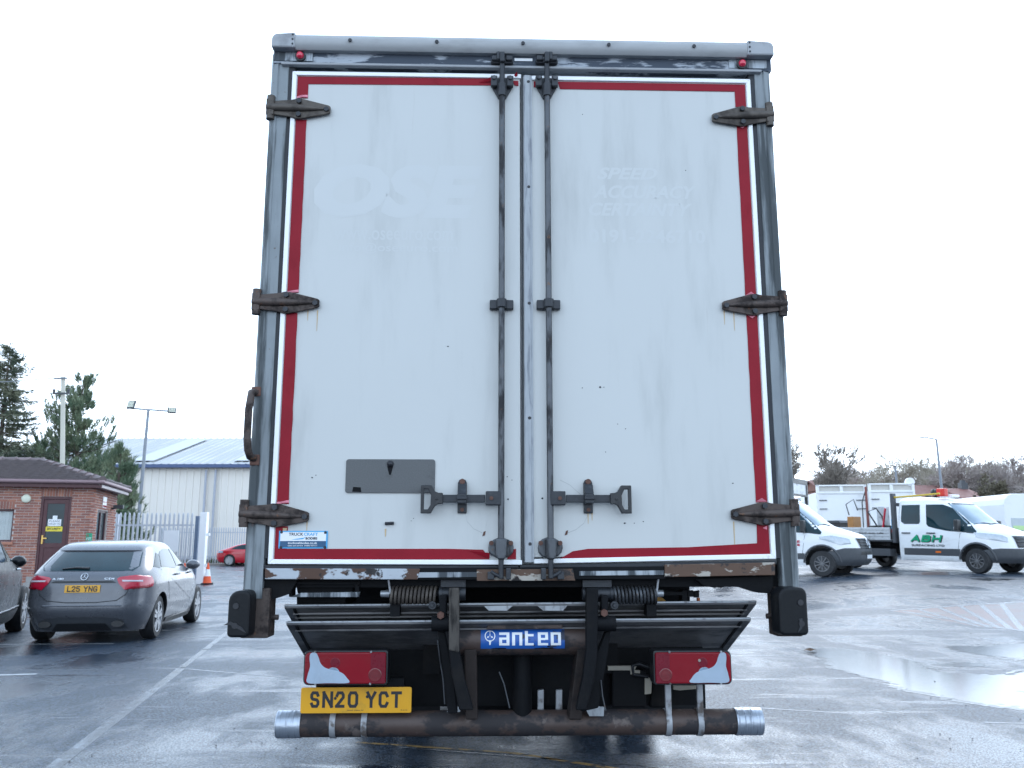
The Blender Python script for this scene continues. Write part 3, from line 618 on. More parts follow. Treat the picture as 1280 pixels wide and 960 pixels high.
# left equipment tray
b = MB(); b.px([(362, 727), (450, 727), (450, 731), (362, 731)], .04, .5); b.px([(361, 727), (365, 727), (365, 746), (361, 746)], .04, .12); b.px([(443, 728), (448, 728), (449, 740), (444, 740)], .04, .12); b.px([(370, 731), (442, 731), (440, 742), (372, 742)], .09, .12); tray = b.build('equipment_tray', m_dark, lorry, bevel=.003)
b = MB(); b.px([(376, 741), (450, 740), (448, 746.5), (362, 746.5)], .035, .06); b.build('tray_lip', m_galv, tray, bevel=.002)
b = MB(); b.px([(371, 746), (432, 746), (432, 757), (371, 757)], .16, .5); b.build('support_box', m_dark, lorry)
# --- folded tail lift
lift_m = m_plat
def slab(pxs, y0, dy, drop, thick, name, mat, par):
    "tilted board: its upper rear edge runs between two measured points, it falls forward and down"
    (xa, za), (xb_, zb2) = P(*pxs[0], y0), P(*pxs[1], y0)
    vs = []
    for (x, z) in ((xa, za), (xb_, zb2)):
        for (dy_, dz_) in ((0, 0), (dy, -drop), (dy, -drop - thick), (0, -thick)): vs.append((x, y0 + dy_, z + dz_))
    b = MB(); b.add(vs, [(0, 1, 5, 4), (1, 2, 6, 5), (2, 3, 7, 6), (3, 0, 4, 7), (0, 3, 2, 1), (4, 5, 6, 7)])
    return b, (xa, za, xb_, zb2)
b, e1 = slab([(355.5, 757), (945.5, 752)], .10, .62, .27, .012, 'x', None, None); pf1 = b.build('lift_platform', m_plat, lorry, bevel=.002)
b, e2 = slab([(358, 778), (938.5, 773)], .07, .62, .27, .012, 'x', None, None); pf2 = b.build('lift_platform', m_plat, lorry, bevel=.002)
for e, pf, y0 in ((e1, pf1, .10), (e2, pf2, .07)):
    xa, za, xb_, zb2 = e
    b = MB(); b.add([(xa, y0 - .003, za - .004), (xb_, y0 - .003, zb2 - .004), (xb_, y0 - .003, zb2 + .004), (xa, y0 - .003, za + .004), (xa, y0 + .02, za - .004), (xb_, y0 + .02, zb2 - .004), (xb_, y0 + .02, zb2 + .004), (xa, y0 + .02, za + .004)],
                    [(0, 1, 2, 3), (3, 2, 6, 7), (4, 7, 6, 5), (0, 4, 5, 1), (0, 3, 7, 4), (1, 5, 6, 2)]); b.build('platform_edge', m_edge, pf, bevel=.0012)
    b = MB()
    for k in range(2 if pf is pf1 else 1):     # ribs of the extruded boards
        d = .05 + .05 * k; zz = lambda z: z - .27 * d / .62 - .0145
        b.add([(xa + .03, y0 + d, zz(za)), (xb_ - .03, y0 + d, zz(zb2)), (xb_ - .03, y0 + d + .014, zz(zb2) - .006), (xa + .03, y0 + d + .014, zz(za) - .006), (xa + .03, y0 + d, zz(za) - .008), (xb_ - .03, y0 + d, zz(zb2) - .008)], [(0, 1, 5, 4), (4, 5, 2, 3)])
    b.build('board_rib', m_plat, pf)
    b = MB()
    for x, z in ((xb_ - .045, zb2), (xa + .045, za)):
        b.add([(x - .006, y0 + .0, z - .018), (x + .006, y0 + .0, z - .018), (x + .006, y0 + .62, z - .288), (x - .006, y0 + .62, z - .288), (x - .006, y0 + .0, z - .012), (x + .006, y0 + .0, z - .012), (x + .006, y0 + .62, z - .282), (x - .006, y0 + .62, z - .282)], [(0, 1, 2, 3), (0, 3, 7, 4), (1, 5, 6, 2), (0, 4, 5, 1)])
    b.build('end_member', m_dark, pf)
b = MB()
for a in ((605, 611, 634, 641), (672, 679, 704, 709)): b.px([(a[0], 757.5), (a[3], 757), (a[2], 763.3), (a[1], 763.3)], .094, .099)
b.build('hand_slot', m_edge, pf1)
# hinge shafts, coil springs and arms
for sg, shaft, sp, knob in ((1, (553, 582), (546, 488), (476, 487)), (-1, (762, 728), (766, 820), (829, 820))):
    yS = .05
    zS = P(shaft[0], 742, yS)[1]; X = lambda p, y=yS: P(p, 742, y)[0]
    b = MB(); b.tube((X(shaft[0]), yS, zS), (X(shaft[1]), yS, zS), .030, n=16); b.tube((X(shaft[0]) , yS, zS), (X(shaft[0] - sg * 4), yS, zS), .034, n=16); b.box(*sorted((X(shaft[0] - sg * 2), X(shaft[1]))), yS - .02, yS + .3, zS + .03, zS + .06); sh = b.build('hinge_shaft', m_bracket, lorry, smooth=40)
    xa, xb_ = X(sp[0]), X(sp[1]); n = 12; pts = []
    for k in range(n * 14 + 1):
        a = 2 * pi * k / 14; pts.append((xa + (xb_ - xa) * k / (n * 14), yS + .036 * cos(a), zS - .006 + .036 * sin(a)))
    b = MB(); b.path(pts, .0068, 7); b.build('coil_spring', m_hinge2 if sg > 0 else m_rod, lorry, smooth=60)
    b = MB(); b.tube((X(shaft[0]), yS, zS), (X(knob[1]), yS, zS), .018, n=12); b.build('spring_core', m_dark, sh)
    b = MB(); b.tube((X(knob[1]), yS, zS), (X(knob[0]), yS, zS), .017, .015, n=12); b.build('pin_end', m_edge, sh, smooth=40)
    b = MB(); xk = X(sp[1] + sg * 1); b.tube((xk, yS - .03, zS), (xk - sg * .012, yS - .03, zS + .075), .005, n=7); b.lathe([(.008, zS + .07), (.008, zS + .085)], (xk - sg * .013, yS - .03, 0), 'z', 8); b.build('spring_tail', m_strap, sh)
    b = MB(); b.box(*sorted((X(sp[1]), X(sp[1] + sg * 12))), yS + .0, yS + .08, zS - .10, zS - .03); b.build('spring_seat', m_dark, lorry)
    yA = .0
    A = ((545, 559, 551, 549), (574, 561)) if sg > 0 else ((764, 751, 755, 757), (733, 747))
    (l_, r_, bx_, kx), (m1, m2) = A
    b = MB(); b.px([(l_ + sg * 3, 745), (r_, 743), (r_ - sg * 1, 766), (r_, 776), (r_ - sg * 3, 784), (l_ + sg * 2, 785), (l_ - sg * 2, 778), (l_ + sg * 4, 768), (l_ + sg * 4, 756)], yA, yA + .05); a1 = b.build('link_plate', m_dark, lorry, bevel=.006)
    x, z = P(bx_, 769 if sg > 0 else 766, yA); b = MB(); b.lathe([(.016, -.016), (.018, -.010), (.018, 0)], (x, yA, z), 'y', 6); b.build('pivot_bolt', m_bolt, a1)
    x, z = P((l_ + r_) / 2, 780, yA); b = MB(); b.tube((x - .045, yA + .02, z), (x + .045, yA + .02, z), .034, n=14); b.build('pivot_boss', m_dark, a1, smooth=40)
    x, z = P(l_ - sg * 5, 757, yA); b = MB(); b.lathe([(.018, 0), (.018, .05)], (x, yA + .02, z), 'y', 12); b.lathe([(.008, -.012), (.01, 0)], (x, yA + .02, z), 'y', 8); b.build('grease_stud', m_bracket, a1)
    b = MB(); b.px([(m1, 735), (m2 - sg * 1, 735), (m2, 800), (m2 - sg * 0, 818), (743, 850), (733, 888), (720, 888), (729, 845), (m1, 812)] if sg < 0 else
                     [(574, 735), (561, 735), (561, 815), (566, 850), (574, 888), (592, 888), (581, 850), (574, 812)], -.025, .025); b.build('lift_arm', m_dark, lorry, bevel=.006)  # arm coloured black for the shade it hangs in
    if sg > 0: b = MB(); b.px([(574, 735), (561, 735), (561, 813), (574, 816)], -.03, .03); b.build('arm_lit_part', m_armp, lorry, bevel=.006)  # upper length keeps its lit paint colour; shade below is the black
    b = MB(); b.px([(757, 790), (764, 786), (760, 815), (748, 885), (727, 890), (741, 830)] if sg < 0 else [(547, 786), (556, 790), (566, 840), (572, 892), (560, 892), (552, 830)], .04, .09); b.build('parallel_arm', m_dark, lorry, bevel=.004)
    # post down to the underrun tube
    b = MB(); b.px([(580, 812), (596, 812), (597, 900), (582, 900)] if sg > 0 else [(722, 812), (738, 812), (727, 900), (711, 900)], .10, .22); b.build('hanger_post', m_hang, lorry, bevel=.006)
# torsion tube with the maker's blue sticker
yT = .17; xt0, zt_ = P(573, 800, yT); xt1, _ = P(737, 797, yT); rT = .068
b = MB(); b.tube((xt0, yT, zt_), (xt1, yT, zt_), rT, n=32); tt = b.build('torsion_tube', m_under, lorry, smooth=40)
b = MB(); b.px([(609, 779), (704, 778), (703, 786), (609, 787)], yT - .072, yT - .02); b.build('tube_saddle', m_under, tt, bevel=.004)
def wrap(l, t, r, bt, dr):
    (xa, zh_), (xb2, zl_) = P(l, t, yT - rT), P(r, bt, yT - rT)
    def fn(a, c):
        z = zl_ + (zh_ - zl_) * c - zt_; ang = z / rT
        return (xa + (xb2 - xa) * a, yT - (rT + dr) * cos(ang), zt_ + (rT + dr) * sin(ang))
    return fn
def sheet(fn, mat, name, par, nu=2, nv=12):
    b = MB(); b.grid([fn(i / (nu - 1), j / (nv - 1)) for j in range(nv) for i in range(nu)], nv, nu); return b.build(name, mat, par, smooth=180)
stk = sheet(wrap(601, 785.5, 706, 811, .0012), m_blue, 'maker_sticker', tt)
def stroke_text(segs, w, fn, mat, name, par):
    "letters made of bars on the unit square"
    b = MB()
    for x0, y0, x1, y1 in segs:
        nx = 5
        b.grid([fn(x0 + (x1 - x0) * i / (nx - 1), y0 + (y1 - y0) * j / 8) for j in range(9) for i in range(nx)], 9, nx)
    return b.build(name, mat, par)
LT = wrap(624, 790.5, 701.5, 806.5, .0022)
def box_letter(x, kind, w=.165):
    t = .048; h = .2
    L, R = x, x + w
    T = [(L, .8, R, 1.0)] ; Bm = [(L, 0, R, .2)]
    return {'a': [(L, .80, R, 1), (R - t, 0, R, .8), (L, 0, R - t, .18), (L, .18, L + t, .44), (L, .44, R - t, .6)],
            'n': [(L, .80, R, 1), (L, 0, L + t, .8), (R - t, 0, R, .8)],
            't': [(L, .0, L + t, 1.12), (L + t, .68, R, .86), (L + t, 0, R, .18)],
            'e': [(L, .80, R, 1), (L, .0, L + t, .8), (L + t, 0, R, .18), (R - t, .42, R, .8), (L + t, .40, R - t, .56)],
            'o': [(L, .80, R, 1), (L, .0, L + t, .8), (R - t, 0, R, .8), (L + t, 0, R - t, .18)]}[kind]
segs = []
for i, ch in enumerate('anteo'): segs += box_letter(i * .208, ch, .165 if ch != 't' else .14)
stroke_text(segs, 1, LT, m_white, 'sticker_lettering', stk)
em = wrap(605, 787.5, 620, 807, .0022); b = MB()
pr = []
for k in range(25):
    a = 2 * pi * k / 24
    for r in (.44, .37): pr.append(em(.5 + r * cos(a), .62 + r * .82 * sin(a)))
b.grid(pr, 25, 2); b.add([em(*p) for p in ((.5, .95), (.76, .5), (.62, .5), (.5, .68), (.38, .5), (.24, .5))], [(0, 5, 4, 3), (0, 3, 2, 1)]); b.add([em(*p) for p in ((.4, .28), (.6, .28), (.55, .05), (.45, .05), (.3, .34), (.7, .34))], [(0, 4, 5, 1), (0, 1, 2, 3)]); b.build('sticker_emblem', m_white, stk)
b = MB()
for (u, v, w_, h_) in ( (.12, .0, .2, .06), (.62, .0, .3, .05), (.78, .1, .05, .05)):
    fn = wrap(601, 785.5, 706, 811, .0028); k = [fn(u + w_ * .5 + w_ * .5 * cos(a) * random.uniform(.6, 1.2), max(0, v + h_ * .5 + h_ * .6 * sin(a) * random.uniform(.6, 1.2))) for a in [i * 2 * pi / 9 for i in range(9)]]; b.add(k, [list(range(9))])
b.build('sticker_wear', m_dark, stk)
b = MB(); x, z = P(653, 815, .24); b.lathe([(.045, .60), (.045, z)], (x, .26, 0), 'z', 18); b.build('lift_cylinder', m_dark, lorry, smooth=40)
b = MB()
for px_ in (672, 695): b.px([(px_, 863), (px_ + 8, 862), (px_ + 8, 889), (px_, 889)], .30, .33)
b.build('roller_strip', m_strap, lorry, bevel=.004)
b = MB(); b.px([(606, 815), (700, 815), (716, 835), (712, 893), (592, 893), (596, 835)], .45, .5); b.build('lift_back_plate', m_dark, lorry)
b = MB()
for pts in ([(547, 800), (550, 825), (554, 850), (556, 880)], [(624, 840), (630, 855), (637, 885)], [(751, 850), (753, 870), (757, 888)], [(562, 815), (566, 845), (572, 872)]):
    b.path([(P(a, c, .03)[0], .03, P(a, c, .03)[1]) for a, c in pts], .0035, 6)
b.build('cable', m_rod, lorry, smooth=60)
# --- underrun tube
yU, rU = .26, .057
(xu0, zu), (xu1, zu1) = P(347, 905.5, yU), P(951, 901.5, yU); zu = (zu + zu1) / 2
b = MB(); b.tube((xu0 + .01, yU, zu), (xu1 - .01, yU, zu), rU, n=32); ub = b.build('underrun_tube', m_under, lorry, smooth=40)
for sx, xe in ((-1, xu0), (1, xu1)):
    b = MB(); n = 12; prof = []
    L = .112 if sx < 0 else .125
    for k in range(n + 1): prof.append((rU + .0035 + .0012 * (k % 2) + random.uniform(-.0008, .0008), -sx * L * k / n))
    b.lathe(prof + [(rU - .01, -sx * L)], (xe, yU, zu), 'x', 32); b.build('end_wrap', m_duct, ub, smooth=50)
for px_, up in ((415, 0), (454.5, 0), (837, 1), (877, 1)):
    x = P(px_, 905, yU - rU)[0]
    b = MB(); b.lathe([(rU + .005, -.013), (rU + .005, .013), (rU - .002, .013), (rU - .002, -.013)], (x, yU, zu), 'x', 28, close=True); o = b.build('tube_strap', m_strap if not up else m_strap, lorry, smooth=40)
    if up: b = MB(); b.box(x - .014, x + .014, yU - .05, yU - .03, zu + .03, zu + .30); b.build('lamp_bracket', m_strap, o, bevel=.004)
b = MB(); x, z = P(746, 889, .2); b.prism([(x - .035, z - .02), (x + .03, z - .02), (x + .034, z + .02), (x - .01, z + .024), (x - .04, z + .045), (x - .06, z + .045), (x - .055, z + .015)], .19, .2); x, z = P(567, 886, .2); b.prism([(x - .03, z - .012), (x + .03, z - .012), (x + .03, z + .008), (x, z + .012)], .19, .2); x, z = P(575, 882, .2); b.prism([(x, z - .01), (x + .03, z - .01), (x + .03, z + .02), (x, z + .016)], .19, .2); b.build('weld_patch', m_edge, ub)
# --- number plate
(x0, z1), (x1, z0) = P(376.5, 859.5, .19), P(514, 891, .19); r = .008; pts = []
for cx, cz, a0 in ((x1 - r, z1 - r, 0), (x0 + r, z1 - r, 90), (x0 + r, z0 + r, 180), (x1 - r, z0 + r, 270)):
    for k in range(4): pts.append((cx + r * cos(radians(a0 + 30 * k)), cz + r * sin(radians(a0 + 30 * k))))
b = MB(); b.prism(pts, .19, .196); npl = b.build('number_plate', m_yel, lorry, bevel=.0012)
glyphs = (('S', 388, 399), ('N', 403.2, 416), ('2', 419.5, 430.5), ('0', 435, 447.5), ('Y', 458, 470), ('C', 473.5, 485.5), ('T', 489, 502))
for g, a, c in glyphs:
    (xa, zh_), (xc_, zl_) = P(a, 864.2, .189), P(c, 884.8, .189)
    glyph('plate_character', g, m_ink, npl, lambda u, v, k, xa=xa, zl_=zl_: (xa + u, .1893 - k, zl_ + v), xc_ - xa, zh_ - zl_, .0135)
text('plate_character', 'motor plates ltd', m_ink, npl, pxbox(434, 887, 454, 889, .1892)); text('plate_character', 'BS AU 145', m_ink, npl, pxbox(501, 886.8, 509, 888.3, .1892))
b = MB()
for px_, py_ in ((419, 873), (459, 871)): x, z = P(px_, py_, .189); b.lathe([(.005, -.003), (.007, 0)], (x, .19, z), 'y', 9)
b.build('plate_screw', m_bracket, npl)
b = MB(); b.px([(395, 848), (505, 848), (505, 862), (395, 862)], .21, .24); b.build('plate_bracket', m_dark, lorry)
# --- tail lamps
def tail_lamp(l, t, r_, bt, mirror):
    y0 = .10
    (x0, z1), (x1, z0) = P(l, t, y0), P(r_, bt, y0); xs = sorted((x0, x1)); W_, H_ = xs[1] - xs[0], z1 - z0
    U = (lambda u: xs[0] + W_ * u) if not mirror else (lambda u: xs[1] - W_ * u); V = lambda v: z0 + H_ * v
    def rr(i, rad):
        o = []
        ax0, ax1, az0, az1 = i / W_, 1 - i / W_, i / H_, 1 - i / H_; R = rad
        for cu, cv, a0 in ((ax1, az1, 0), (ax0, az1, 90), (ax0, az0, 180), (ax1, az0, 270)):
            rad_ = R * (1.7 if cu == ax0 else .8)
            cx = cu + (-rad_ if cu == ax1 else rad_) / W_; cz = cv + (-rad_ if cv == az1 else rad_) / H_
            for k in range(5): a = radians(a0 + 22.5 * k); o.append((U(cx + rad_ / W_ * cos(a)), V(cz + rad_ / H_ * sin(a))))
        return o
    b = MB(); b.prism(rr(0, .014), y0 + .005, y0 + .10); lamp = b.build('tail_lamp', m_blackp, lorry, bevel=.004)
    b = MB(); b.prism(rr(.007, .012), y0 - .010, y0 + .01); ln = b.build('red_lens', m_lred, lamp, bevel=.006, seg=3)
    out = [(.07, .08), (.06, .3), (.085, .55), (.075, .80), (.09, .94), (.15, .94), (.18, .82), (.205, .66), (.25, .54), (.32, .47), (.40, .43), (.475, .35), (.525, .22), (.545, .08), (.3, .075)]
    sm_ = []
    for i in range(len(out)):
        p0, p1, p2, p3 = (Vector(out[(i + j - 1) % len(out)]) for j in range(4))
        for t in (0, .25, .5, .75): sm_.append(.5 * ((2 * p1) + (p2 - p0) * t + (2 * p0 - 5 * p1 + 4 * p2 - p3) * t * t + (3 * p1 - p0 - 3 * p2 + p3) * t ** 3))
    b = MB(); b.prism([(U(u), V(v)) for u, v in sm_], y0 - .0125, y0 - .009); cl = b.build('clear_lens', m_lclr, lamp, bevel=.001)
    for u, v, rad, mt in ((.36, .33, .030, m_bulb), (.175, .5, .014, m_lred), (.855, .30, .030, m_lred2), (.38, .66, .022, m_lred3)):
        b = MB(); q = [(rad, 0), (rad * .96, -.0006), (rad * .86, -.0004), (rad * .5, -.0007), (.001, -.0008)]; b.lathe(q, (U(u), y0 - (.0125 if mt is m_lclr else .0105), V(v)), 'y', 20); b.build('bulb_ring', mt, lamp, smooth=40)
    b = MB(); b.prism([(U(.80), V(.07)), (U(.975), V(.07)), (U(.975), V(.93)), (U(.80), V(.93))], y0 - .0103, y0 - .009); b.build('reflector_panel', m_lred3, lamp)
    b = MB()
    for u, v in ((.8, .97), (.8, .05), (.155, .05), (.14, .97)): b.lathe([(.004, -.014), (.006, -.008)], (U(u), y0, V(v)), 'y', 8)
    b.build('lens_screw', m_strap, lamp)
    b = MB(); b.lathe([(.006, -.013), (.007, -.01)], (U(.42), y0, V(.72)), 'y', 8); b.build('reflex_dot', m_cream, lamp) if mirror else None
    for z in (.30, .5, .68):
        pass
    return lamp
tail_lamp(380, 813.5, 484, 856.5, False); tail_lamp(816.5, 813.5, 916, 856, True)
# --- boxes, mudflaps, axle and wheels in the dark
b = MB(); b.px([(765, 838), (808, 838), (808, 885), (765, 885)], .34, .7); b.px([(816, 845), (842, 846), (840, 885), (812, 885)], .4, .6); b.build('junction_box', m_dark, lorry, bevel=.008)
b = MB(); b.px([(760, 832.5), (796, 832.5), (793, 838), (760, 838)], .335, .36); b.px([(788, 838), (800, 838), (800, 843), (788, 843)], .335, .36); b.px([(806, 847), (815, 848), (814, 867), (806, 868)], .33, .36); b.px([(842, 857), (872, 857), (872, 861), (850, 863), (842, 862)], .36, .38); b.build('cream_bracket', m_cream, lorry)
x, z = P(800, 838, .32); b = MB(); b.path([(x + .04, .33, z - .03), (x - .03, .33, z - .02), (x - .035, .33, z + .02), (x, .33, z + .03), (x + .06, .3, z + .01), (x + .1, .25, z)], .009, 8); b.build('lamp_cable', m_blackp, lorry, smooth=60)
b = MB()
for sx in (-1, 1): b.prism([(sx * .42, .40), (sx * 1.06, .40), (sx * 1.06, .92), (sx * .42, .92)], 1.05, 1.07)
b.build('mudflap', m_rubber, lorry)
b = MB(); b.px([(821, 752.5), (834, 752.5), (829, 748), (824, 745), (822, 745)], .25, .3); b.build('yellow_bracket', m_yel, lorry); b = MB(); b.px([(872, 747.5), (875, 747.5), (875, 752), (872, 752)], .25, .27); b.build('side_reflector', m_orange, lorry)
b = MB(); b.px([(829, 739), (853, 740), (853, 744), (829, 744)], .12, .2); b.px([(853, 738), (859, 738), (859, 752), (853, 752)], .12, .2); b.px([(860, 738), (867, 738), (867, 746), (860, 746)], .12, .14); b.px([(868, 739), (874, 738), (874, 747), (868, 747)], .12, .14); b.build('valve_block', m_dark, lorry)
b = MB(); b.prism([(6.85, .55), (6.85, 3.2), (7.3, 3.45), (8.5, 3.2), (8.75, 1.6), (8.8, .45), (8.2, .40), (8.15, .75), (7.9, 1.02), (7.5, 1.02), (7.25, .75), (7.2, .40)], -1.2, 1.2, 'x'); cabp = b.build('cab', M('cab_white', (.62, .64, .66), .3, coat=.5), lorry, bevel=.03)  # rest of the lorry, out of view; also blocks light underneath
for sx in (-1, 1): b = MB(); b.prism([(7.35, 1.75), (8.2, 1.75), (8.1, 2.6), (7.35, 2.6)], *sorted((sx * 1.19, sx * 1.204)), 'x'); b.build('cab_window', m_ink, cabp)
for sx in (-1, 1):
    b = MB(); b.box(*sorted((sx * .5, sx * 1.15)), 4.6, 6.1, .42, .98); b.build('fuel_tank', m_dark, lorry, bevel=.06)  # unseen tanks, put in to block light under the body
    b = MB(); b.box(*sorted((sx * 1.17, sx * 1.20)), 1.6, 2.7, .45, .58); b.box(*sorted((sx * 1.17, sx * 1.20)), 1.6, 2.7, .75, .88); b.build('side_guard', m_strap, lorry, bevel=.01)
b = MB(); b.box(-.5, .5, 4.3, 6.7, .30, .95); b.build('sump_light_block', m_dark, lorry, bevel=.05)  # unseen central block, added to keep light off the ground below
b = MB(); b.tube((-1.0, 3.4, .52), (1.0, 3.4, .52), .09, n=14); b.box(-.2, .2, 3.2, 3.6, .34, .68); b.build('rear_axle', m_dark, lorry, smooth=40)
m_tyre = M('tyre_rubber', (.014, .015, .017), .65, var=.3, vs=30, dirt=(.04, .04, .042), da=(.5, .7), ds=9)
b = MB(); b.lathe([(.30, -.14), (.46, -.14), (.51, -.11), (.51, .11), (.46, .14), (.30, .14)], (0, 0, 0), 'x', 32, close=True); wmesh = b.mesh('wheel', m_tyre, 40)
for x, y in ((-1.03, 3.4), (-.70, 3.4), (.70, 3.4), (1.03, 3.4), (-1.0, 7.7), (1.0, 7.7)):
    o = bpy.data.objects.new('wheel', wmesh); C.objects.link(o); o.parent = lorry; o.location = (x, y, .51)
# ------------------------------------------------------------------ ground: wet asphalt yard, paint, puddles
q = N('wet_asphalt')
gr = q.noise(170, 3); gr2 = q.noise(55, 3, off=5); slow = q.noise(.35, 5, off=2); wet = q.noise(1.1, 7, (1., .42, 1), .62, off=9); wet2 = q.noise(.5, 6, (.5, 1.6, 1), .6, off=21)
c = q.mix(q.step(gr, .3, .72), (.015, .023, .036), (.062, .085, .122)); c = q.mix(q.step(slow, .35, .65), c, (.05, .055, .066)); c = q.mix(q.step(gr2, .66, .74), c, (.12, .12, .125))
w = q.math('MULTIPLY', q.step(wet, .43, .58), q.step(wet2, .36, .56)); w = q.math('MAXIMUM', w, q.step(q.noise(2.6, 6, (.22, 1.2, 1), .6, off=31), .56, .68)); spk = q.math('MULTIPLY', q.step(q.noise(62, 2, off=11), .40, .56), q.step(q.noise(31, 3, off=14), .28, .56)); q.set('Base Color', q.mix(q.math('MULTIPLY', w, .45), q.mix(spk, (.005, .008, .013), q.mix(.5, c, (.082, .124, .182))), (.03, .037, .05)))
sp_ = q.math('MULTIPLY', q.step(q.noise(70, 2, off=11), .38, .54), q.step(q.noise(38, 3, off=14), .25, .55))
q.set('Roughness', q.math('SUBTRACT', q.step(gr, .2, .8, .46, .36), q.math('MULTIPLY', w, .24))); q.set('Specular IOR Level', q.math('ADD', .08, q.math('MULTIPLY', sp_, q.math('ADD', .42, q.math('MULTIPLY', w, .55)))))
bs = q.n('ShaderNodeBump'); bs.inputs['Distance'].default_value = .006
q.l(q.math('MULTIPLY', q.math('ADD', q.math('ADD', gr, q.math('MULTIPLY', gr2, .7)), q.math('MULTIPLY', sp_, .5)), 1.0), bs.inputs['Height']); q.l(q.math('SUBTRACT', .55, q.math('MULTIPLY', w, .38)), bs.inputs['Strength']); q.l(bs.outputs[0], q.b.inputs['Normal'])
m_asph = q.mat
def worn(name, col, lo, hi, sc, st=(1, 1, 1), rough=.4):
    "paint worn through to the asphalt"
    q = N(name); gr = q.noise(170, 3); c = q.mix(q.step(gr, .3, .72), (.022, .025, .031), (.09, .096, .108))
    f = q.math('MULTIPLY', q.step(q.noise(sc, 7, st, .7, 4), lo, hi), q.step(q.noise(90, 3, off=7), .3, .46))
    q.set('Base Color', q.mix(f, c, col)); q.set('Roughness', rough); q.set('Specular IOR Level', .3); q.bump(gr, .3, .006); return q.mat
m_line = worn('worn_white_line', (.52, .54, .56), .30, .5, 13); m_line2 = worn('ghosted_white_line', (.22, .25, .285), .40, .72, 11, rough=.26); m_yline = worn('worn_yellow_line', (.40, .25, .09), .40, .5, 9)
m_redp = worn('worn_red_surfacing', (.085, .024, .024), .34, .56, 1.3, (1, 2.2, 1), .36)
xs = sorted(set([-400, -250, -150, -100, -70, -50, -38, -30, -24] + [-20 + .5 * i for i in range(91)] + [28, 32, 38, 46, 60, 80, 110, 150, 220, 300, 400]))
ys = sorted(set([-60, -30, -15, -8, -4] + [-2 + .5 * i for i in range(100)] + [50, 54, 60, 68, 80, 95, 115, 140, 180, 240, 320, 420, 600]))
b = MB(); b.grid([(x, y, ground_z(x, y)) for y in ys for x in xs], len(ys), len(xs)); yard = b.build('yard', m_asph, smooth=180); (yard.data.flip_normals() if yard.data.polygons[0].normal.z < 0 else None); tag(yard, kind='structure')
def face_up(o):
    me = o.data; z = sum(p.normal.z * p.area for p in me.polygons)
    if z < 0: me.flip_normals()
    return o
def drape(name, corners, mat, lift=.0012, nu=12, nv=4, jag=0.):
    "a patch over the ground between four pixel or metre corners"
    a, b_, c_, d_ = corners; o = []
    for j in range(nv):
        for i in range(nu):
            u, v = i / (nu - 1), j / (nv - 1)
            p = (Vector(a[:2]) * (1 - u) + Vector(b_[:2]) * u) * (1 - v) + (Vector(d_[:2]) * (1 - u) + Vector(c_[:2]) * u) * v
            if jag and (j in (0, nv - 1)): p += Vector((random.uniform(-jag, jag), random.uniform(-jag, jag)))
            o.append((p.x, p.y, ground_z(p.x, p.y) + lift))
    m = MB(); m.grid(o, nv, nu); return tag(face_up(m.build(name, mat, smooth=180)), kind='structure')
def line(p0, p1, w, mat, lift=.0012, name='road_marking', n=30):
    a, b_ = G(*p0), G(*p1); d = Vector((b_.x - a.x, b_.y - a.y)).normalized(); nn = Vector((-d.y, d.x)) * w / 2
    A, B = Vector(a[:2]), Vector(b_[:2]); return drape(name, (A - nn, B - nn, B + nn, A + nn), mat, lift, n, 3)
line((-60, 806), (142, 804.5), .07, m_line); line((-40, 845), (46, 842.5), .07, m_line)
line((50, 972), (226, 836), .10, m_line2); line((228, 834), (300, 778), .08, m_line2)
line((252, 812), (372, 808), .05, m_line2); line((236, 836.5), (360, 847), .05, m_line2); line((250, 760), (320, 759), .10, m_line2)
line((445, 928), (640, 941), .04, m_yline); line((640, 941), (860, 975), .05, m_yline); line((500, 934), (900, 965), .03, m_line2)
line((925, 883.5), (1062, 892), .05, m_line2); line((1086, 886), (1130, 893), .04, m_line2)
line((905, 802), (1170, 805), .05, m_line2); line((1000, 781), (1150, 783), .05, m_line2); line((1230, 903), (1300, 905), .05, m_line2)

pa = [G(1112, 763), G(1290, 752), G(1300, 790), G(1218, 783)]; drape('red_surfacing', pa, m_redp, .0012, 26, 12)
for k in range(5):
    t0, t1 = (k + .5) / 6, (k + .95) / 6
    A = Vector(pa[0][:2]).lerp(Vector(pa[1][:2]), .1 + t0 * .9); B = Vector(pa[3][:2]).lerp(Vector(pa[2][:2]), t0)
    d = (B - A).normalized(); nn = Vector((-d.y, d.x)) * .05
    drape('road_marking', (A - nn, B - nn, B + nn, A + nn), m_line2, .0024, 10, 3)
line((1112, 763.5), (1290, 752), .12, m_line2, .0024); line((1128, 764), (1300, 792), .10, m_line2, .0024)
q = N('puddle_water'); q.set('Base Color', (.035, .042, .05)); q.set('Roughness', .16); q.set('IOR', 1.40); q.set('Specular IOR Level', .95); q.bump(q.noise(14, 3, (.5, 1, 1)), .05, .01); m_pud = q.mat
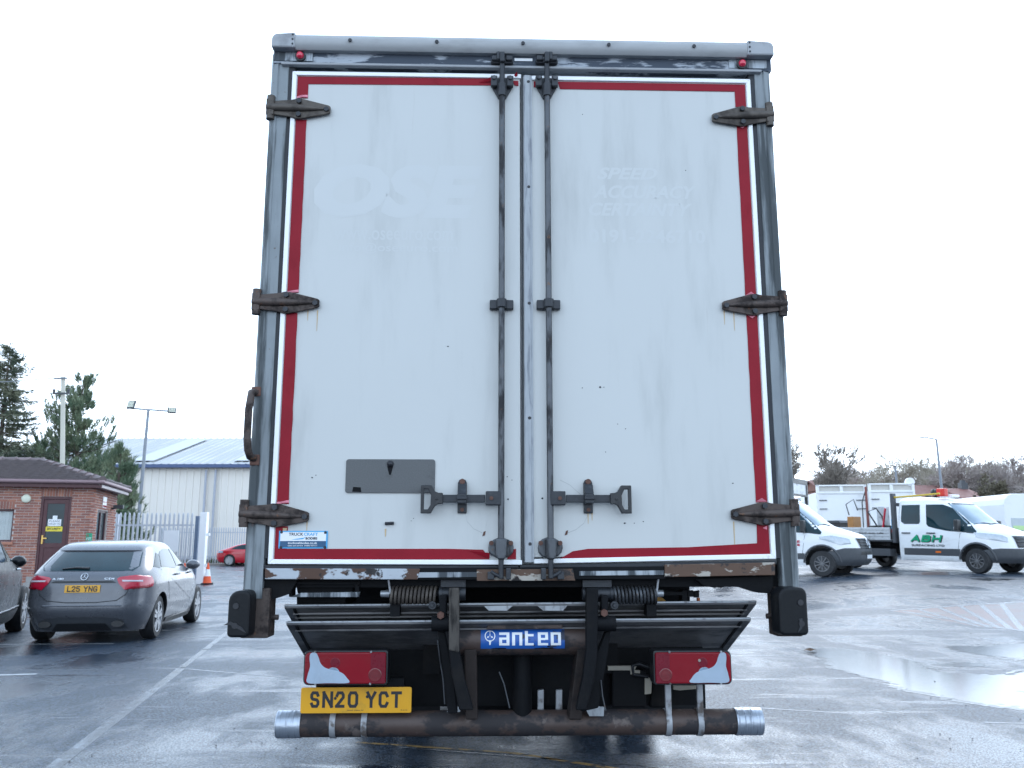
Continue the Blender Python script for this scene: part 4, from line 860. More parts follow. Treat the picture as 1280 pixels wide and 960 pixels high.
def puddle(pts, seed, k=9, amp=.07, lift=.0022, mat=None, name='puddle', grow=1.):
    "irregular sheet of standing water inside measured outline points, cut into small cells with a wandering shore"
    g = [G(*p) for p in pts]; n = len(g); cx, cy = sum(p.x for p in g) / n, sum(p.y for p in g) / n; pl = []
    for i in range(n):
        p0, p1, p2, p3 = (Vector(g[(i + j - 1) % n][:2]) for j in range(4))
        for s_ in range(6):
            t = s_ / 6; p = .5 * ((2 * p1) + (p2 - p0) * t + (2 * p0 - 5 * p1 + 4 * p2 - p3) * t * t + (3 * p1 - p0 - 3 * p2 + p3) * t ** 3); pl.append((cx + (p.x - cx) * grow, cy + (p.y - cy) * grow))
    pl = np.array(pl); dx, dy = .022, .045; lo, hi = pl.min(0) - .3, pl.max(0) + .3; X, Y = np.meshgrid(np.arange(lo[0], hi[0], dx), np.arange(lo[1], hi[1], dy))
    f = lambda a, b_, ph: sum(np.sin(X * a * m_ + Y * b_ * m_ * .8 + ph * m_ + seed) / m_ for m_ in (1, 2.3, 4.1, 7.7, 13.9))
    px_, py_ = X + amp * (f(3.1, 2.2, 0) + .35 * np.sin(X * 41 + Y * 29)), Y + amp * 1.3 * (f(2.3, 3.7, 2) + .35 * np.sin(X * 33 - Y * 37)); ins = np.zeros(X.shape, bool); j = len(pl) - 1
    for i in range(len(pl)):
        (xi, yi), (xj, yj) = pl[i], pl[j]
        with np.errstate(divide='ignore', invalid='ignore'): ins ^= ((yi > py_) != (yj > py_)) & (px_ < (xj - xi) * (py_ - yi) / (yj - yi + 1e-12) + xi)
        j = i
    vs, ix, fs = [], {}, []
    def vert(r_, c_):
        if (r_, c_) not in ix:
            ix[(r_, c_)] = len(vs); x, y = lo[0] + (c_ - .5) * dx, lo[1] + (r_ - .5) * dy; vs.append((x, y, ground_z(x, y) + lift))
        return ix[(r_, c_)]
    for r_, c_ in zip(*np.nonzero(ins)): fs.append([vert(r_, c_), vert(r_, c_ + 1), vert(r_ + 1, c_ + 1), vert(r_ + 1, c_)])
    me = bpy.data.meshes.new(name); me.from_pydata(vs, [], fs); me.materials.append(mat or m_pud); me.shade_smooth(); ob = bpy.data.objects.new(name, me); C.objects.link(ob); return tag(face_up(ob), kind='structure')
q = N('damp_asphalt'); gr_ = q.noise(95, 2, off=11); q.set('Base Color', (.022, .025, .03)); q.set('Roughness', q.step(gr_, .3, .6, .30, .12)); q.set('Specular IOR Level', .8); q.bump(q.noise(120, 3), .22, .006); m_damp = q.mat
for pts_, sd_, k_, am_ in (([(1008, 814), (1050, 812), (1085, 815), (1110, 822), (1150, 834), (1190, 840), (1300, 842), (1310, 878), (1240, 880), (1180, 872), (1130, 862), (1100, 855), (1075, 842), (1055, 836), (1045, 828)], 3, 12, .07),
        ([(1196, 808), (1225, 806), (1300, 808), (1300, 824), (1250, 823), (1215, 818)], 5, 10, .06), ([(1178, 829), (1200, 827), (1222, 830), (1200, 833)], 6, 8, .05), ([(1120, 716), (1160, 715.2), (1195, 716), (1205, 718), (1150, 718.5)], 9, 6, .08), ([(1215, 724), (1245, 723), (1272, 724), (1240, 726)], 11, 6, .06)):
    puddle(pts_, sd_, k_, am_ * 1.7, .0016, m_damp, 'damp_margin', 1.10); puddle(pts_, sd_, k_, am_ * 1.7)
# little stones and one leaf
rnd = random.Random(4); b = MB()
for k in range(150):
    px_, py_ = rnd.uniform(0, 1280), rnd.uniform(760, 958); p = G(px_, py_)
    if 2.4 < p.y < 11.5 and abs(p.x) < 1.4 and p.y > 4: continue
    r = rnd.uniform(.003, .009) * (1 if py_ > 800 else 1.4); z = p.z + .004
    b.add([(p.x - r, p.y, z), (p.x, p.y - r * .8, z), (p.x + r * 1.2, p.y, z), (p.x, p.y + r, z), (p.x + r * .1, p.y, z + r * .9)], [(0, 1, 4), (1, 2, 4), (2, 3, 4), (3, 0, 4)])
o = b.build('gravel', M('loose_grit', (.03, .03, .032), .7)); tag(o, 'loose dark grit scattered over the wet asphalt', None, None, 'stuff')
p = G(1012, 814.5); b = MB(); b.add([(-.09, 0, .012), (-.05, -.04, .022), (0, -.045, .012), (.06, -.03, .03), (.11, .01, .016), (.05, .05, .02), (-.02, .04, .034), (0, 0, .05)], [(0, 1, 7), (1, 2, 7), (2, 3, 7), (3, 4, 7), (4, 5, 7), (5, 6, 7), (6, 0, 7)])
o = b.build('dead_leaf', M('leaf_brown', (.10, .055, .03), .7, var=.3, vs=30)); o.location = p; tag(o, 'curled brown leaf lying at the tip of the large puddle', 'leaf')
# ------------------------------------------------------------------ vehicles: a body is a stack of plan outlines
m_glass = M('tinted_window', (.006, .026, .034), .05, var=.6, vs=2.5, spec=.35)
m_screen = M('windscreen_glass', (.20, .27, .33), .06, var=.35, vs=2.2, spec=.9)
m_vwhite = M('van_white_paint', (.80, .81, .82), .3, var=.02, coat=.6, dirt=(.62, .62, .61), da=(.55, .8), ds=2, stretch=(1, 1, 2))
m_clad = M('grey_cladding', (.055, .06, .068), .5, var=.15, vs=8)
m_grey = M('metallic_grey_paint', (.115, .12, .135), .30, .3, var=.05, vs=3, coat=.5)
m_suv = M('charcoal_paint', (.012, .013, .016), .3, .0, var=.05, vs=3, coat=.15, spec=.3)
m_redcar = M('red_car_paint', (.52, .008, .022), .22, var=.05, coat=1.)
m_rim = M('alloy_rim', (.42, .43, .45), .35, .7, var=.12, vs=18); m_steelrim = M('steel_rim', (.16, .16, .165), .5, .5, var=.25, vs=16)
m_chrome = M('chrome', (.6, .62, .65), .15, .9); m_clrlamp = M('headlamp_clear', (.42, .46, .5), .12, .2, var=.3, vs=14, coat=1.)
m_vred = M('rear_lamp_red', (.46, .006, .03), .15, var=.15, vs=9, coat=1.)
m_refl = M('lamp_stripe', (.6, .55, .58), .2)
m_vshade = M('dark_trim', (.012, .013, .015), .4)
class Car:
    def __init__(s, name, loc, rz, label, cat, zs, xr, xf, w, xc, nr=5., nf=4., group=None):
        s.root = empty(name, loc, rz, label, cat, group); s.zs, s.xr_, s.xf_, s.w_, s.xc, s.nr, s.nf = zs, xr, xf, w, xc, nr, nf
    def at(s, tab, z):
        "smooth curve through the table"
        zs = s.zs; i = max(0, min(len(zs) - 2, int(np.searchsorted(zs, z)) - 1)); h = zs[i + 1] - zs[i]; t = (z - zs[i]) / h
        sl = lambda k: 0 if k <= 0 or k >= len(zs) - 1 else (lambda a, c: 0 if a * c <= 0 else 2 * a * c / (a + c))((tab[k] - tab[k - 1]) / (zs[k] - zs[k - 1]), (tab[k + 1] - tab[k]) / (zs[k + 1] - zs[k]))
        m0 = sl(i) if i > 0 else (tab[1] - tab[0]) / (zs[1] - zs[0]); m1 = sl(i + 1) if i + 1 < len(zs) - 1 else (tab[-1] - tab[-2]) / (zs[-1] - zs[-2])
        return (2 * t**3 - 3 * t**2 + 1) * tab[i] + (t**3 - 2 * t**2 + t) * h * m0 + (-2 * t**3 + 3 * t**2) * tab[i + 1] + (t**3 - t**2) * h * m1
    def out(s, z, a, off=0.):
        "outline point at angle a (0 = nose, 90 = left, 180 = tail)"
        w = s.at(s.w_, z); c_, s_ = cos(a), sin(a); front = c_ >= 0; n = s.nf if front else s.nr; A = (s.at(s.xf_, z) - s.xc) if front else (s.xc - s.at(s.xr_, z))
        e = lambda v: copysign(abs(v) ** (2 / n), v)
        x, y = A * e(c_), w * e(s_)
        nx = copysign(abs(x / A) ** (n - 1) / A, x); ny = copysign(abs(y / w) ** (n - 1) / w, y); L = hypot(nx, ny) or 1
        return Vector((s.xc + x + off * nx / L, y + off * ny / L, z))
    def side(s, x, z, sg, off=.004):
        w = s.at(s.w_, z); dx = x - s.xc; n = s.nf if dx >= 0 else s.nr; A = (s.at(s.xf_, z) - s.xc) if dx >= 0 else (s.xc - s.at(s.xr_, z))
        return Vector((x, sg * (w * max(0., 1 - min(1, abs(dx / A)) ** n) ** (1 / n) + off), z))
    def end(s, y, z, sg, off=.004):
        w = s.at(s.w_, z); n = s.nf if sg > 0 else s.nr; A = (s.at(s.xf_, z) - s.xc) if sg > 0 else (s.xc - s.at(s.xr_, z))
        return Vector((s.xc + sg * (A * max(0., 1 - min(1, abs(y) / w) ** n) ** (1 / n) + off), y, z))
    def body(s, mat, arches=(), steps=46, na=72, name='body'):
        zs = []
        for i in range(steps): zs.append(s.zs[0] + (s.zs[-1] - s.zs[0]) * i / (steps - 1))
        b = MB(); angs = [2 * pi * (k + .5) / na for k in range(na)]; b.grid([s.out(z, a) for z in zs for a in angs + [angs[0] + 2 * pi]], steps, na + 1)
        n = na + 1; b.add([s.out(zs[0], a) for a in angs], [list(range(na))[::-1]]); b.add([s.out(zs[-1], a) for a in angs], [list(range(na))])
        me = b.mesh(name, [mat, m_vshade]); bm = bmesh.new(); bm.from_mesh(me); bmesh.ops.remove_doubles(bm, verts=bm.verts, dist=1e-4); bmesh.ops.recalc_face_normals(bm, faces=bm.faces); bm.to_mesh(me); bm.free()
        o = bpy.data.objects.new(name, me); C.objects.link(o)
        if arches:
            cb = MB(); cb.cur = 0
            for x, z, r in arches: cb.lathe([(r, -2), (r, 2)], (x, 0, z), 'y', 28)
            cu = bpy.data.objects.new('cut', cb.mesh('cut', m_vshade)); C.objects.link(cu)
            md = o.modifiers.new('b', 'BOOLEAN'); md.object = cu; md.operation = 'DIFFERENCE'; md.solver = 'EXACT'; md.material_mode = 'TRANSFER'
            me2 = bpy.data.meshes.new_from_object(o.evaluated_get(bpy.context.evaluated_depsgraph_get())); o.modifiers.clear(); o.data = me2; bpy.data.objects.remove(cu)
        o.data.shade_smooth(); o.data.set_sharp_from_angle(angle=radians(32)); o.parent = s.root; s.b = o
        return o
    def patch(s, name, mat, poly, fn, par=None, rows=9, cols=10, thick=.0):
        "a panel over the skin bounded by an upright polygon (u, z); fn(u, z) gives the point"
        z0, z1 = min(p[1] for p in poly), max(p[1] for p in poly); o = []; n = len(poly)
        ts = [min(max(j / (rows - 1), .004), .996) for j in range(rows)]
        for t in ts:
            z = z0 + (z1 - z0) * t; xs_ = []
            for i in range(n):
                (x0, a), (x1, c) = poly[i], poly[(i + 1) % n]
                if (a <= z < c) or (c <= z < a): xs_.append(x0 + (x1 - x0) * (z - a) / (c - a))
            lo, hi = min(xs_), max(xs_)
            for k in range(cols): o.append(fn(lo + (hi - lo) * k / (cols - 1), z))
        b = MB(); b.grid(o, rows, cols); return b.build(name, mat, par or s.root, smooth=180)
    def sidep(s, name, mat, poly, sg, off=.004, par=None, **k): return s.patch(name, mat, poly, lambda x, z: s.side(x, z, sg, off), par, **k)
    def endp(s, name, mat, poly, sg, off=.004, par=None, **k): return s.patch(name, mat, poly, lambda y, z: s.end(y, z, sg, off), par, **k)
    def wrapp(s, name, mat, poly, off=.005, par=None, **k): return s.patch(name, mat, poly, lambda a, z: s.out(z, radians(a), off), par, **k)
    def seam(s, name, pts, sg, w=.004, par=None, mat=None):
        b = MB(); b.path([s.side(x, z, sg, -.001) for x, z in pts], w, 5); return b.build(name, mat or m_vshade, par or s.root)
def wheel(root, x, y, r, w, rimmat, spokes, sg, hub=.62, first={}):
    key = (r, w, rimmat.name, spokes, sg)
    if key in first:
        t0 = first[key]; t = t0.copy(); C.objects.link(t); t.parent = root; t.location = (x, y, r)
        for ch in list(t0.children): d = ch.copy(); C.objects.link(d); d.parent = t
        return t
    b = MB(); b.lathe([(r * hub, -w / 2), (r * .93, -w / 2), (r, -w * .36), (r, w * .36), (r * .93, w / 2), (r * hub, w / 2)], (0, 0, 0), 'y', 36, close=True); t = b.build('wheel', m_tyre, root, smooth=40); t.location = (x, y, r)
    o = sg * w / 2; b = MB(); R = r * hub
    b.lathe([(R, o * .98), (R * .93, o * .96), (R * .90, o * .5), (R * .88, o * .1), (.001, o * .1)], (0, 0, 0), 'y', 36, caps=False)
    b.build('rim', rimmat, t, smooth=40)
    b = MB()
    for k in range(spokes):
        a = 2 * pi * k / spokes + .3; u = Vector((cos(a), 0, sin(a))); v = Vector((-sin(a), 0, cos(a)))
        for s_ in (-1, 1) if spokes < 8 else (0,):
            wd = .024 if spokes < 8 else .012; q0 = u * R * .12 + v * s_ * R * .06; q1 = u * R * .93 + v * s_ * R * .17
            vs = [q0 - v * wd, q0 + v * wd, q1 + v * wd, q1 - v * wd]; b.add([p + Vector((0, o * .96, 0)) for p in vs] + [p + Vector((0, o * .7, 0)) for p in vs], [(0, 1, 2, 3), (4, 7, 6, 5), (0, 4, 5, 1), (1, 5, 6, 2), (2, 6, 7, 3), (3, 7, 4, 0)])
    b.lathe([(R * .2, o * .7), (R * .2, o * .99), (.001, o)], (0, 0, 0), 'y', 16); b.build('spokes', rimmat, t)
    first[key] = t; return t
# --- grey hatchback, tail towards the camera
hb = Car('parked_car', (-6.12, 13.15, 0), radians(98), 'grey hatchback with red tail lamps and a yellow rear plate parked before the brick hut', 'car',
         [.17, .3, .5, .62, .78, .92, 1.0, 1.12, 1.26, 1.35, 1.40, 1.435],
         [-.66, -.74, -.83, -.815, -.80, -.76, -.68, -.50, -.26, -.10, .12, .75],
         [3.28, 3.46, 3.50, 3.48, 3.30, 2.95, 2.25, 1.95, 1.58, 1.32, 1.14, .95],
         [.80, .85, .885, .89, .89, .87, .845, .79, .715, .655, .585, .32], .9, 5.0, 3.4)
hb.body(m_grey, ((0, .32, .355), (2.7, .32, .355)))
R_ = hb.root
gl = hb.endp('rear_window', m_glass, [(-.60, 1.0), (.60, 1.0), (.66, 1.06), (.60, 1.26), (-.60, 1.26), (-.66, 1.06)], -1, .006)
b = MB(); b.path([hb.end(-.02, 1.035, -1, .02), hb.end(.16, 1.045, -1, .03), hb.end(.34, 1.03, -1, .02)], [.022, .016, .009], 8); b.build('rear_wiper', m_vshade, R_)
hb.endp('roof_spoiler', m_grey, [(-.60, 1.285), (.60, 1.285), (.50, 1.365), (-.50, 1.365)], -1, .035)
for sg in (-1, 1):
    a = (lambda t: 180 + sg * -0 + (t if sg < 0 else -t))
    pl = [(a(17), .745), (a(57), .755), (a(60), .84), (a(55), .93), (a(30), .945), (a(14), .935), (a(10), .90), (a(11.5), .83)]
    o = hb.wrapp('tail_lamp', m_vred, pl, .012, cols=14); hb.wrapp('lamp_band', m_refl, [(a(15), .855), (a(40), .848), (a(40), .872), (a(14), .880)], .016, o); hb.wrapp('lamp_edge', m_lred, [(a(25), .752), (a(54), .76), (a(54), .785), (a(25), .78)], .016, o)
    # side glazing
    gq = [(-.13, 1.03), (.30, 1.02), (.42, 1.26), (.30, 1.285)] ; ga = [(.02, 1.015), (.86, 1.0), (.86, 1.30), (.56, 1.30), (.25, 1.25)]; gb = [(.93, 1.0), (1.98, .985), (1.80, 1.06), (1.45, 1.245), (1.22, 1.30), (.93, 1.305)]
    hb.sidep('side_window', m_glass, ga, sg, .005); hb.sidep('side_window', m_glass, gb, sg, .005)
    hb.sidep('quarter_window', m_glass, [(-.28, 1.03), (-.02, 1.02), (.20, 1.24), (.12, 1.25)], sg, .005)
    for x in (.82, 1.72): q = hb.side(x, .90, sg, .0); b = MB(); b.path([hb.side(x - .10, .905, sg, .004), hb.side(x - .08, .91, sg, .035), hb.side(x + .06, .91, sg, .035), hb.side(x + .09, .905, sg, .004)], .014, 7); b.build('door_handle', m_grey, R_, smooth=60)
    for pts in ([(.34, .30), (.40, .55), (.30, .80), (.02, 1.0)], [(1.02, .30), (1.02, .98)], [(2.02, .30), (2.05, .60), (2.02, .95)]): hb.seam('door_seam', pts, sg, .005)
    m = MB(); q = hb.side(1.86, 1.0, sg, .02); m.lathe([(.001, -.075), (.07, -.06), (.095, 0), (.075, .05), (.001, .065)], (0, 0, 0), 'x', 16); m.xform(Matrix.Translation(q + Vector((0, sg * .12, .03))) @ Matrix.Diagonal((.9, 1.25, .85, 1))); m.box(q.x - .02, q.x + .05, q.y - .03, q.y + sg * .1, .96, 1.0); m.build('door_mirror', m_grey, R_, smooth=60)
    hb.sidep('sill_trim', m_vshade, [(.42, .18), (2.25, .18), (2.22, .27), (.42, .26)], sg, .014)
    m = MB(); m.path([hb.side(x, z, sg, .002) for x, z in ((.45, .86), (.8, .76), (1.3, .62), (1.75, .50), (1.95, .46))], [.001, .003, .004, .003, .001], 6); m.build('body_crease', m_grey, R_, smooth=180)
    for x in (0, 2.7): wheel(R_, x, sg * .745, .315, .20, m_rim, 5, sg, .70)
hb.endp('bumper_insert', m_clad, [(-.60, .20), (.60, .20), (.52, .34), (.30, .37), (-.30, .37), (-.52, .34)], -1, .010)
hb.endp('diffuser', m_vshade, [(-.40, .18), (.40, .18), (.32, .285), (-.32, .285)], -1, .02)
for sg in (-1, 1):
    q = hb.end(sg * .48, .275, -1, .02); m = MB(); m.lathe([(.055, -.02), (.06, .0), (.05, .03), (.044, .03), (.04, -.0)], (0, 0, 0), 'x', 18); m.xform(Matrix.Translation(q) @ Matrix.Diagonal((1, 1.5, .8, 1))); m.build('exhaust_tip', m_vshade, R_, smooth=40)
m = MB(); m.path([hb.end(y, z, -1, .003) for y, z in ((-.60, .755), (-.57, .68), (-.46, .60), (-.2, .575), (.2, .575), (.46, .60), (.57, .68), (.60, .755))], .006, 6); m.build('tailgate_seam', m_vshade, R_)
m = MB(); m.path([hb.end(y, .53 + .0 * y, -1, .004) for y in (-.75, -.5, 0, .5, .75)], .012, 6); m.build('bumper_crease', m_grey, R_)
hb.endp('plate_recess_lip', m_vshade, [(-.44, .845), (.44, .845), (.38, .868), (-.38, .868)], -1, .012)
npx = hb.endp('number_plate', m_yel, [(-.235, .71), (.235, .71), (.235, .812), (-.235, .812)], -1, .014)
xq = .2
for ch, wch in (('L', .05), ('2', .052), ('5', .052), (' ', .03), ('Y', .058), ('N', .055), ('G', .055)):
    if ch != ' ': glyph('plate_character', ch, m_ink, npx, lambda u, v, k, xq=xq: hb.end(xq - u, .722 + v, -1, .017 + k), wch, .076, .014)
    xq -= wch + .008
def decal(car, name, txt, mat, u0, u1, z0, z1, fn, bold=.02, shear=0.): return text(name, txt, mat, car.root, lambda a, c: fn(u0 + (u1 - u0) * a, z0 + (z1 - z0) * c), bold, shear)
decal(hb, 'badge_lettering', 'A 180', m_chrome, .42, .27, .885, .91, lambda y, z: hb.end(y, z, -1, .012)); decal(hb, 'badge_lettering', 'CDI', m_chrome, -.27, -.40, .885, .91, lambda y, z: hb.end(y, z, -1, .012))
m = MB(); pr = [hb.end(.045 * cos(2 * pi * k / 20), .925 + .045 * sin(2 * pi * k / 20), -1, .016) for k in range(21)]; m.path(pr, .006, 6)
for k in range(3): a = pi / 2 + 2 * pi * k / 3; m.path([hb.end(0, .925, -1, .018), hb.end(.042 * cos(a), .925 + .042 * sin(a), -1, .016)], [.006, .003], 5)
m.build('star_emblem', m_chrome, R_)
# --- charcoal suv cut by the left edge
sv = Car('parked_suv', (-7.83, 11.5, 0), radians(110), 'charcoal sport utility car cut off by the left picture edge with its door mirror showing', 'car',
         [.22, .4, .6, .85, 1.0, 1.1, 1.25, 1.5, 1.6, 1.66], [-.75, -.84, -.86, -.84, -.80, -.7, -.5, -.2, .05, .6], [3.30, 3.50, 3.53, 3.46, 3.1, 2.35, 2.0, 1.45, 1.15, .9], [.86, .92, .935, .94, .93, .90, .84, .72, .62, .35], .75, 5, 3.4)
sv.body(m_suv, ((0, .36, .40), (2.68, .36, .40)))
for sg in (-1, 1):
    sv.sidep('side_window', m_glass, [(.0, 1.12), (.95, 1.12), (.95, 1.52), (.35, 1.52)], sg, .005); sv.sidep('side_window', m_glass, [(1.02, 1.12), (2.15, 1.12), (1.6, 1.44), (1.4, 1.52), (1.02, 1.52)], sg, .005)
    m = MB(); q = sv.side(2.0, 1.12, sg, .02); m.lathe([(.001, -.09), (.09, -.07), (.12, 0), (.09, .06), (.001, .08)], (0, 0, 0), 'x', 16); m.xform(Matrix.Translation(q + Vector((0, sg * .13, -.01))) @ Matrix.Diagonal((.8, .95, .75, 1))); m.build('door_mirror', m_suv, sv.root, smooth=60); m = MB(); m.box(q.x - .06, q.x + .06, q.y - .04, q.y + sg * .14, 1.02, 1.07); m.build('mirror_arm', m_vshade, sv.root)
    sv.sidep('wheel_cladding', m_clad, [(.45, .24), (2.22, .24), (2.2, .40), (.47, .40)], sg, .012); m = MB(); m.path([sv.side(x, .43, sg, .012) for x in (.5, 1.3, 2.18)], .012, 6); m.build('chrome_strip', m_chrome, sv.root)
    for x in (1.75,): m = MB(); m.path([sv.side(x - .12, 1.0, sg, .004), sv.side(x - .08, 1.0, sg, .04), sv.side(x + .08, 1.0, sg, .04), sv.side(x + .11, 1.0, sg, .004)], .015, 7); m.build('door_handle', m_chrome, sv.root)
    for pts in ([(.99, .3), (.99, 1.1)], [(2.15, .5), (2.2, .8), (2.1, 1.08)]): sv.seam('door_seam', pts, sg, .005)
    for x in (0, 2.68): wheel(sv.root, x, sg * .81, .355, .225, m_rim, 5, sg, .68)
sv.wrapp('headlamp', m_clrlamp, [(-48, .80), (-30, .80), (-30, .93), (-44, .95)], .008)
sv.endp('rear_window', m_glass, [(-.62, 1.15), (.62, 1.15), (.55, 1.5), (-.55, 1.5)], -1, .006)
# --- red coupe on the road behind the fence line
rc_p = at(289, 53, 706); rcx = Vector((rc_p.x, 53, 0))
rc = Car('parked_coupe', (rcx.x, 53.6, .0), radians(-3), 'glossy red coupe with alloy wheels parked on the far kerb by the palisade fence', 'car',
         [.2, .35, .55, .75, .9, .98, 1.1, 1.25, 1.34, 1.38], [-.78, -.92, -.97, -.98, -.92, -.62, -.25, .25, .75, 1.2], [3.4, 3.65, 3.7, 3.6, 3.2, 2.7, 2.3, 1.95, 1.7, 1.5], [.82, .88, .90, .90, .88, .84, .76, .66, .58, .35], 1.3, 5, 3.4)
rc.body(m_redcar, ((0, .34, .37), (2.8, .34, .37)), 36, 60)
for sg in (-1, 1):
    rc.sidep('side_window', m_glass, [(.0, .99), (2.2, .99), (1.75, 1.24), (1.5, 1.29), (.7, 1.27), (.3, 1.16)], sg, .006); rc.wrapp('tail_lamp', m_lclr, [(180 - sg * 60, .78), (180 - sg * 35, .78), (180 - sg * 35, .9), (180 - sg * 58, .9)] , .012)
    for x in (0, 2.8): wheel(rc.root, x, sg * .80, .34, .22, m_rim, 5, sg, .72)
    rc.sidep('sill_trim', m_redcar, [(.45, .2), (2.3, .2), (2.3, .3), (.45, .3)], sg, .012)
# --- vans: shared cab builder
def van_cab(name, loc, rz, label, cat, rear, roof, grp=None):
    k = roof / 2.15
    c = Car(name, loc, rz, label, cat, [.30, .45, .62, .80, .98, 1.10, 1.20, 1.30, 1.38, 1.60, 1.90, 2.0 * k, 2.09 * k, 2.15 * k],
            [rear] * 14, [.86, .97, .98, .955, .91, .80, .52, .20, -.02, -.30, -.66, -.82, -1.05, -1.45], [.95, .985, .99, .995, 1.0, 1.0, .995, .985, .975, .945, .895, .865, .79, .50], -1.75 if rear < -2 else -1.65, 14, 3.6)
    return c
# crew-cab dropside lorry with green lettering
tp = G(1225, 717); th = radians(-57); wfx = Vector((cos(th), sin(th))); left = Vector((-sin(th), cos(th)))
TC = Vector((tp.x, tp.y)) + left * .86; tz = ground_z(tp.x, tp.y)
tr_slope = -radians(1.4)
tv = van_cab('dropside_lorry', (TC.x, TC.y, tz), th, 'white crew cab dropside lorry with green ABH lettering and a loaded flat bed', 'lorry', -2.35, 2.15)
tv.root.rotation_euler = (0, radians(.9), th)
TR = tv.root; tv.body(m_vwhite, ((0, .36, .44),), 50, 84)
tv.endp('windscreen', m_screen, [(-.80, 1.36), (.80, 1.36), (.70, 1.93), (-.70, 1.93)], 1, .008, rows=14, cols=14)
tv.endp('screen_top_band', m_vshade, [(-.70, 1.93), (.70, 1.93), (.68, 1.97), (-.68, 1.97)], 1, .008)
m = MB(); m.path([tv.end(.62, 1.37, 1, .03), tv.end(.2, 1.40, 1, .03), tv.end(-.25, 1.36, 1, .03)], .012, 6); m.path([tv.end(-.05, 1.37, 1, .03), tv.end(-.4, 1.40, 1, .03), tv.end(-.72, 1.36, 1, .03)], .012, 6); m.build('wiper', m_vshade, TR)
tv.endp('grille', m_vshade, [(-.50, .72), (.50, .72), (.56, 1.04), (-.56, 1.04)], 1, .012)
for z in (.78, .88, .97): m = MB(); m.path([tv.end(y, z, 1, .02) for y in (-.5, -.25, 0, .25, .5)], .018, 6); m.build('grille_bar', m_clad, TR)
tv.wrapp('front_bumper', m_clad, [(-68, .30), (68, .30), (66, .62), (40, .70), (-40, .70), (-66, .62)], .014, cols=30)
for sg in (-1, 1):
    tv.wrapp('headlamp', m_clrlamp, [(sg * 62, .98), (sg * 30, .86), (sg * 28, 1.0), (sg * 34, 1.08), (sg * 60, 1.13)], .010, cols=12)
    tv.sidep('side_cladding', m_clad, [(-2.34, .46), (-.47, .46), (-.44, .66), (-2.34, .66)], sg, .012); tv.sidep('sill_panel', m_vwhite, [(-2.34, .33), (-.50, .33), (-.47, .455), (-2.34, .455)], sg, .010)
    m = MB(); m.path([tv.side(-.0 + .47 * cos(radians(a)), .36 + .47 * sin(radians(a)), sg, .006) for a in range(2, 180, 11)], .035, 6); m.build('arch_trim', m_clad, TR, smooth=60)
    tv.sidep('front_window', m_glass, [(-1.40, 1.34), (-1.32, 1.27), (-.55, 1.12), (.0, 1.10), (.06, 1.13), (-.72, 1.83), (-.98, 1.93), (-1.43, 1.93)], sg, .006, rows=14)
    tv.sidep('rear_window', m_glass, [(-2.22, 1.44), (-2.10, 1.36), (-1.64, 1.36), (-1.60, 1.40), (-1.62, 1.93), (-2.2, 1.93)], sg, .006)
    tv.sidep('marker_lamp', m_orange, [(-1.16, .54), (-1.0, .54), (-1.0, .59), (-1.16, .59)], sg, .018)
    for x in (-2.16, -1.38): m = MB(); m.path([tv.side(x - .02, 1.10, sg, .01), tv.side(x, 1.10, sg, .03), tv.side(x + .22, 1.10, sg, .03), tv.side(x + .24, 1.10, sg, .01)], .018, 6); m.build('door_handle', m_vshade, TR)
    for pts in ([(-1.52, .46), (-1.52, 2.0)], [(-.50, .66), (-.42, 1.08), (-.3, 1.2)], [(-2.3, .46), (-2.3, 1.98)]): tv.seam('door_seam', pts, sg, .006)
    q = tv.side(-.42, 1.28, sg, .16); m = MB(); m.box(q.x - .06, q.x + .06, q.y - .10, q.y + .10, 1.17, 1.48); o = m.build('door_mirror', m_vshade, TR, bevel=.03); m = MB(); m.box(q.x - .064, q.x - .058, q.y - .08, q.y + .08, 1.2, 1.30); m.build('mirror_glass', m_chrome, o)
    wheel(TR, 0, sg * .86, .345, .22, m_steelrim, 10, sg, .60); wheel(TR, -4.0, sg * .84, .345, .26, m_steelrim, 10, sg, .60)
fr = lambda x, z: tv.side(x, z, -1, .012)
for dx, mt, dz, lift in ((.028, m_ink, -.016, .011), (0, M('sign_green', (.0, .33, .16), .4), 0, .014)):
    xq = -1.92
    for ch in 'ABH':
        o = glyph('side_lettering', ch, mt, TR, lambda u, v, k, xq=xq, dx=dx, dz=dz, lift=lift: tv.side(xq + dx + u + v * .35, .845 + dz + v, -1, lift + k * .5), .27, .20, .052); xq += .325
decal(tv, 'side_lettering', 'SURFACING LTD', m_ink, -1.9, -.88, .715, .775, lambda x, z: tv.side(x, z, -1, .012), bold=.03)
m = MB(); m.box(-6.0, -2.3, -.42, -.34, .52, .70); m.box(-6.0, -2.3, .34, .42, .52, .70); m.box(-5.6, -2.5, -.95, .95, .80, .84)
for x in (-2.7, -3.9, -5.2): m.box(x - .05, x + .05, -.93, .93, .70, .80)
m.tube((-4.0, -.8, .36), (-4.0, .8, .36), .07, n=12); m.build('chassis', m_dark, TR)
m = MB(); m.box(-5.7, -2.52, -1.02, 1.02, .84, .90); bed = m.build('load_bed', m_clad, TR)
al = M('dropside_alloy', (.50, .52, .54), .42, .4, var=.1, vs=8, dirt=(.3, .3, .3), da=(.5, .7), ds=5)
for sg in (-1, 1):
    m = MB(); m.box(-5.7, -2.56, *sorted((sg * 1.0, sg * 1.04)), .88, 1.26); ds = m.build('dropside', al, TR, bevel=.008)
    for z in (.98, 1.08, 1.18): m = MB(); m.box(-5.68, -2.58, *sorted((sg * 1.038, sg * 1.046)), z - .004, z + .004); m.build('board_groove', m_clad, ds)
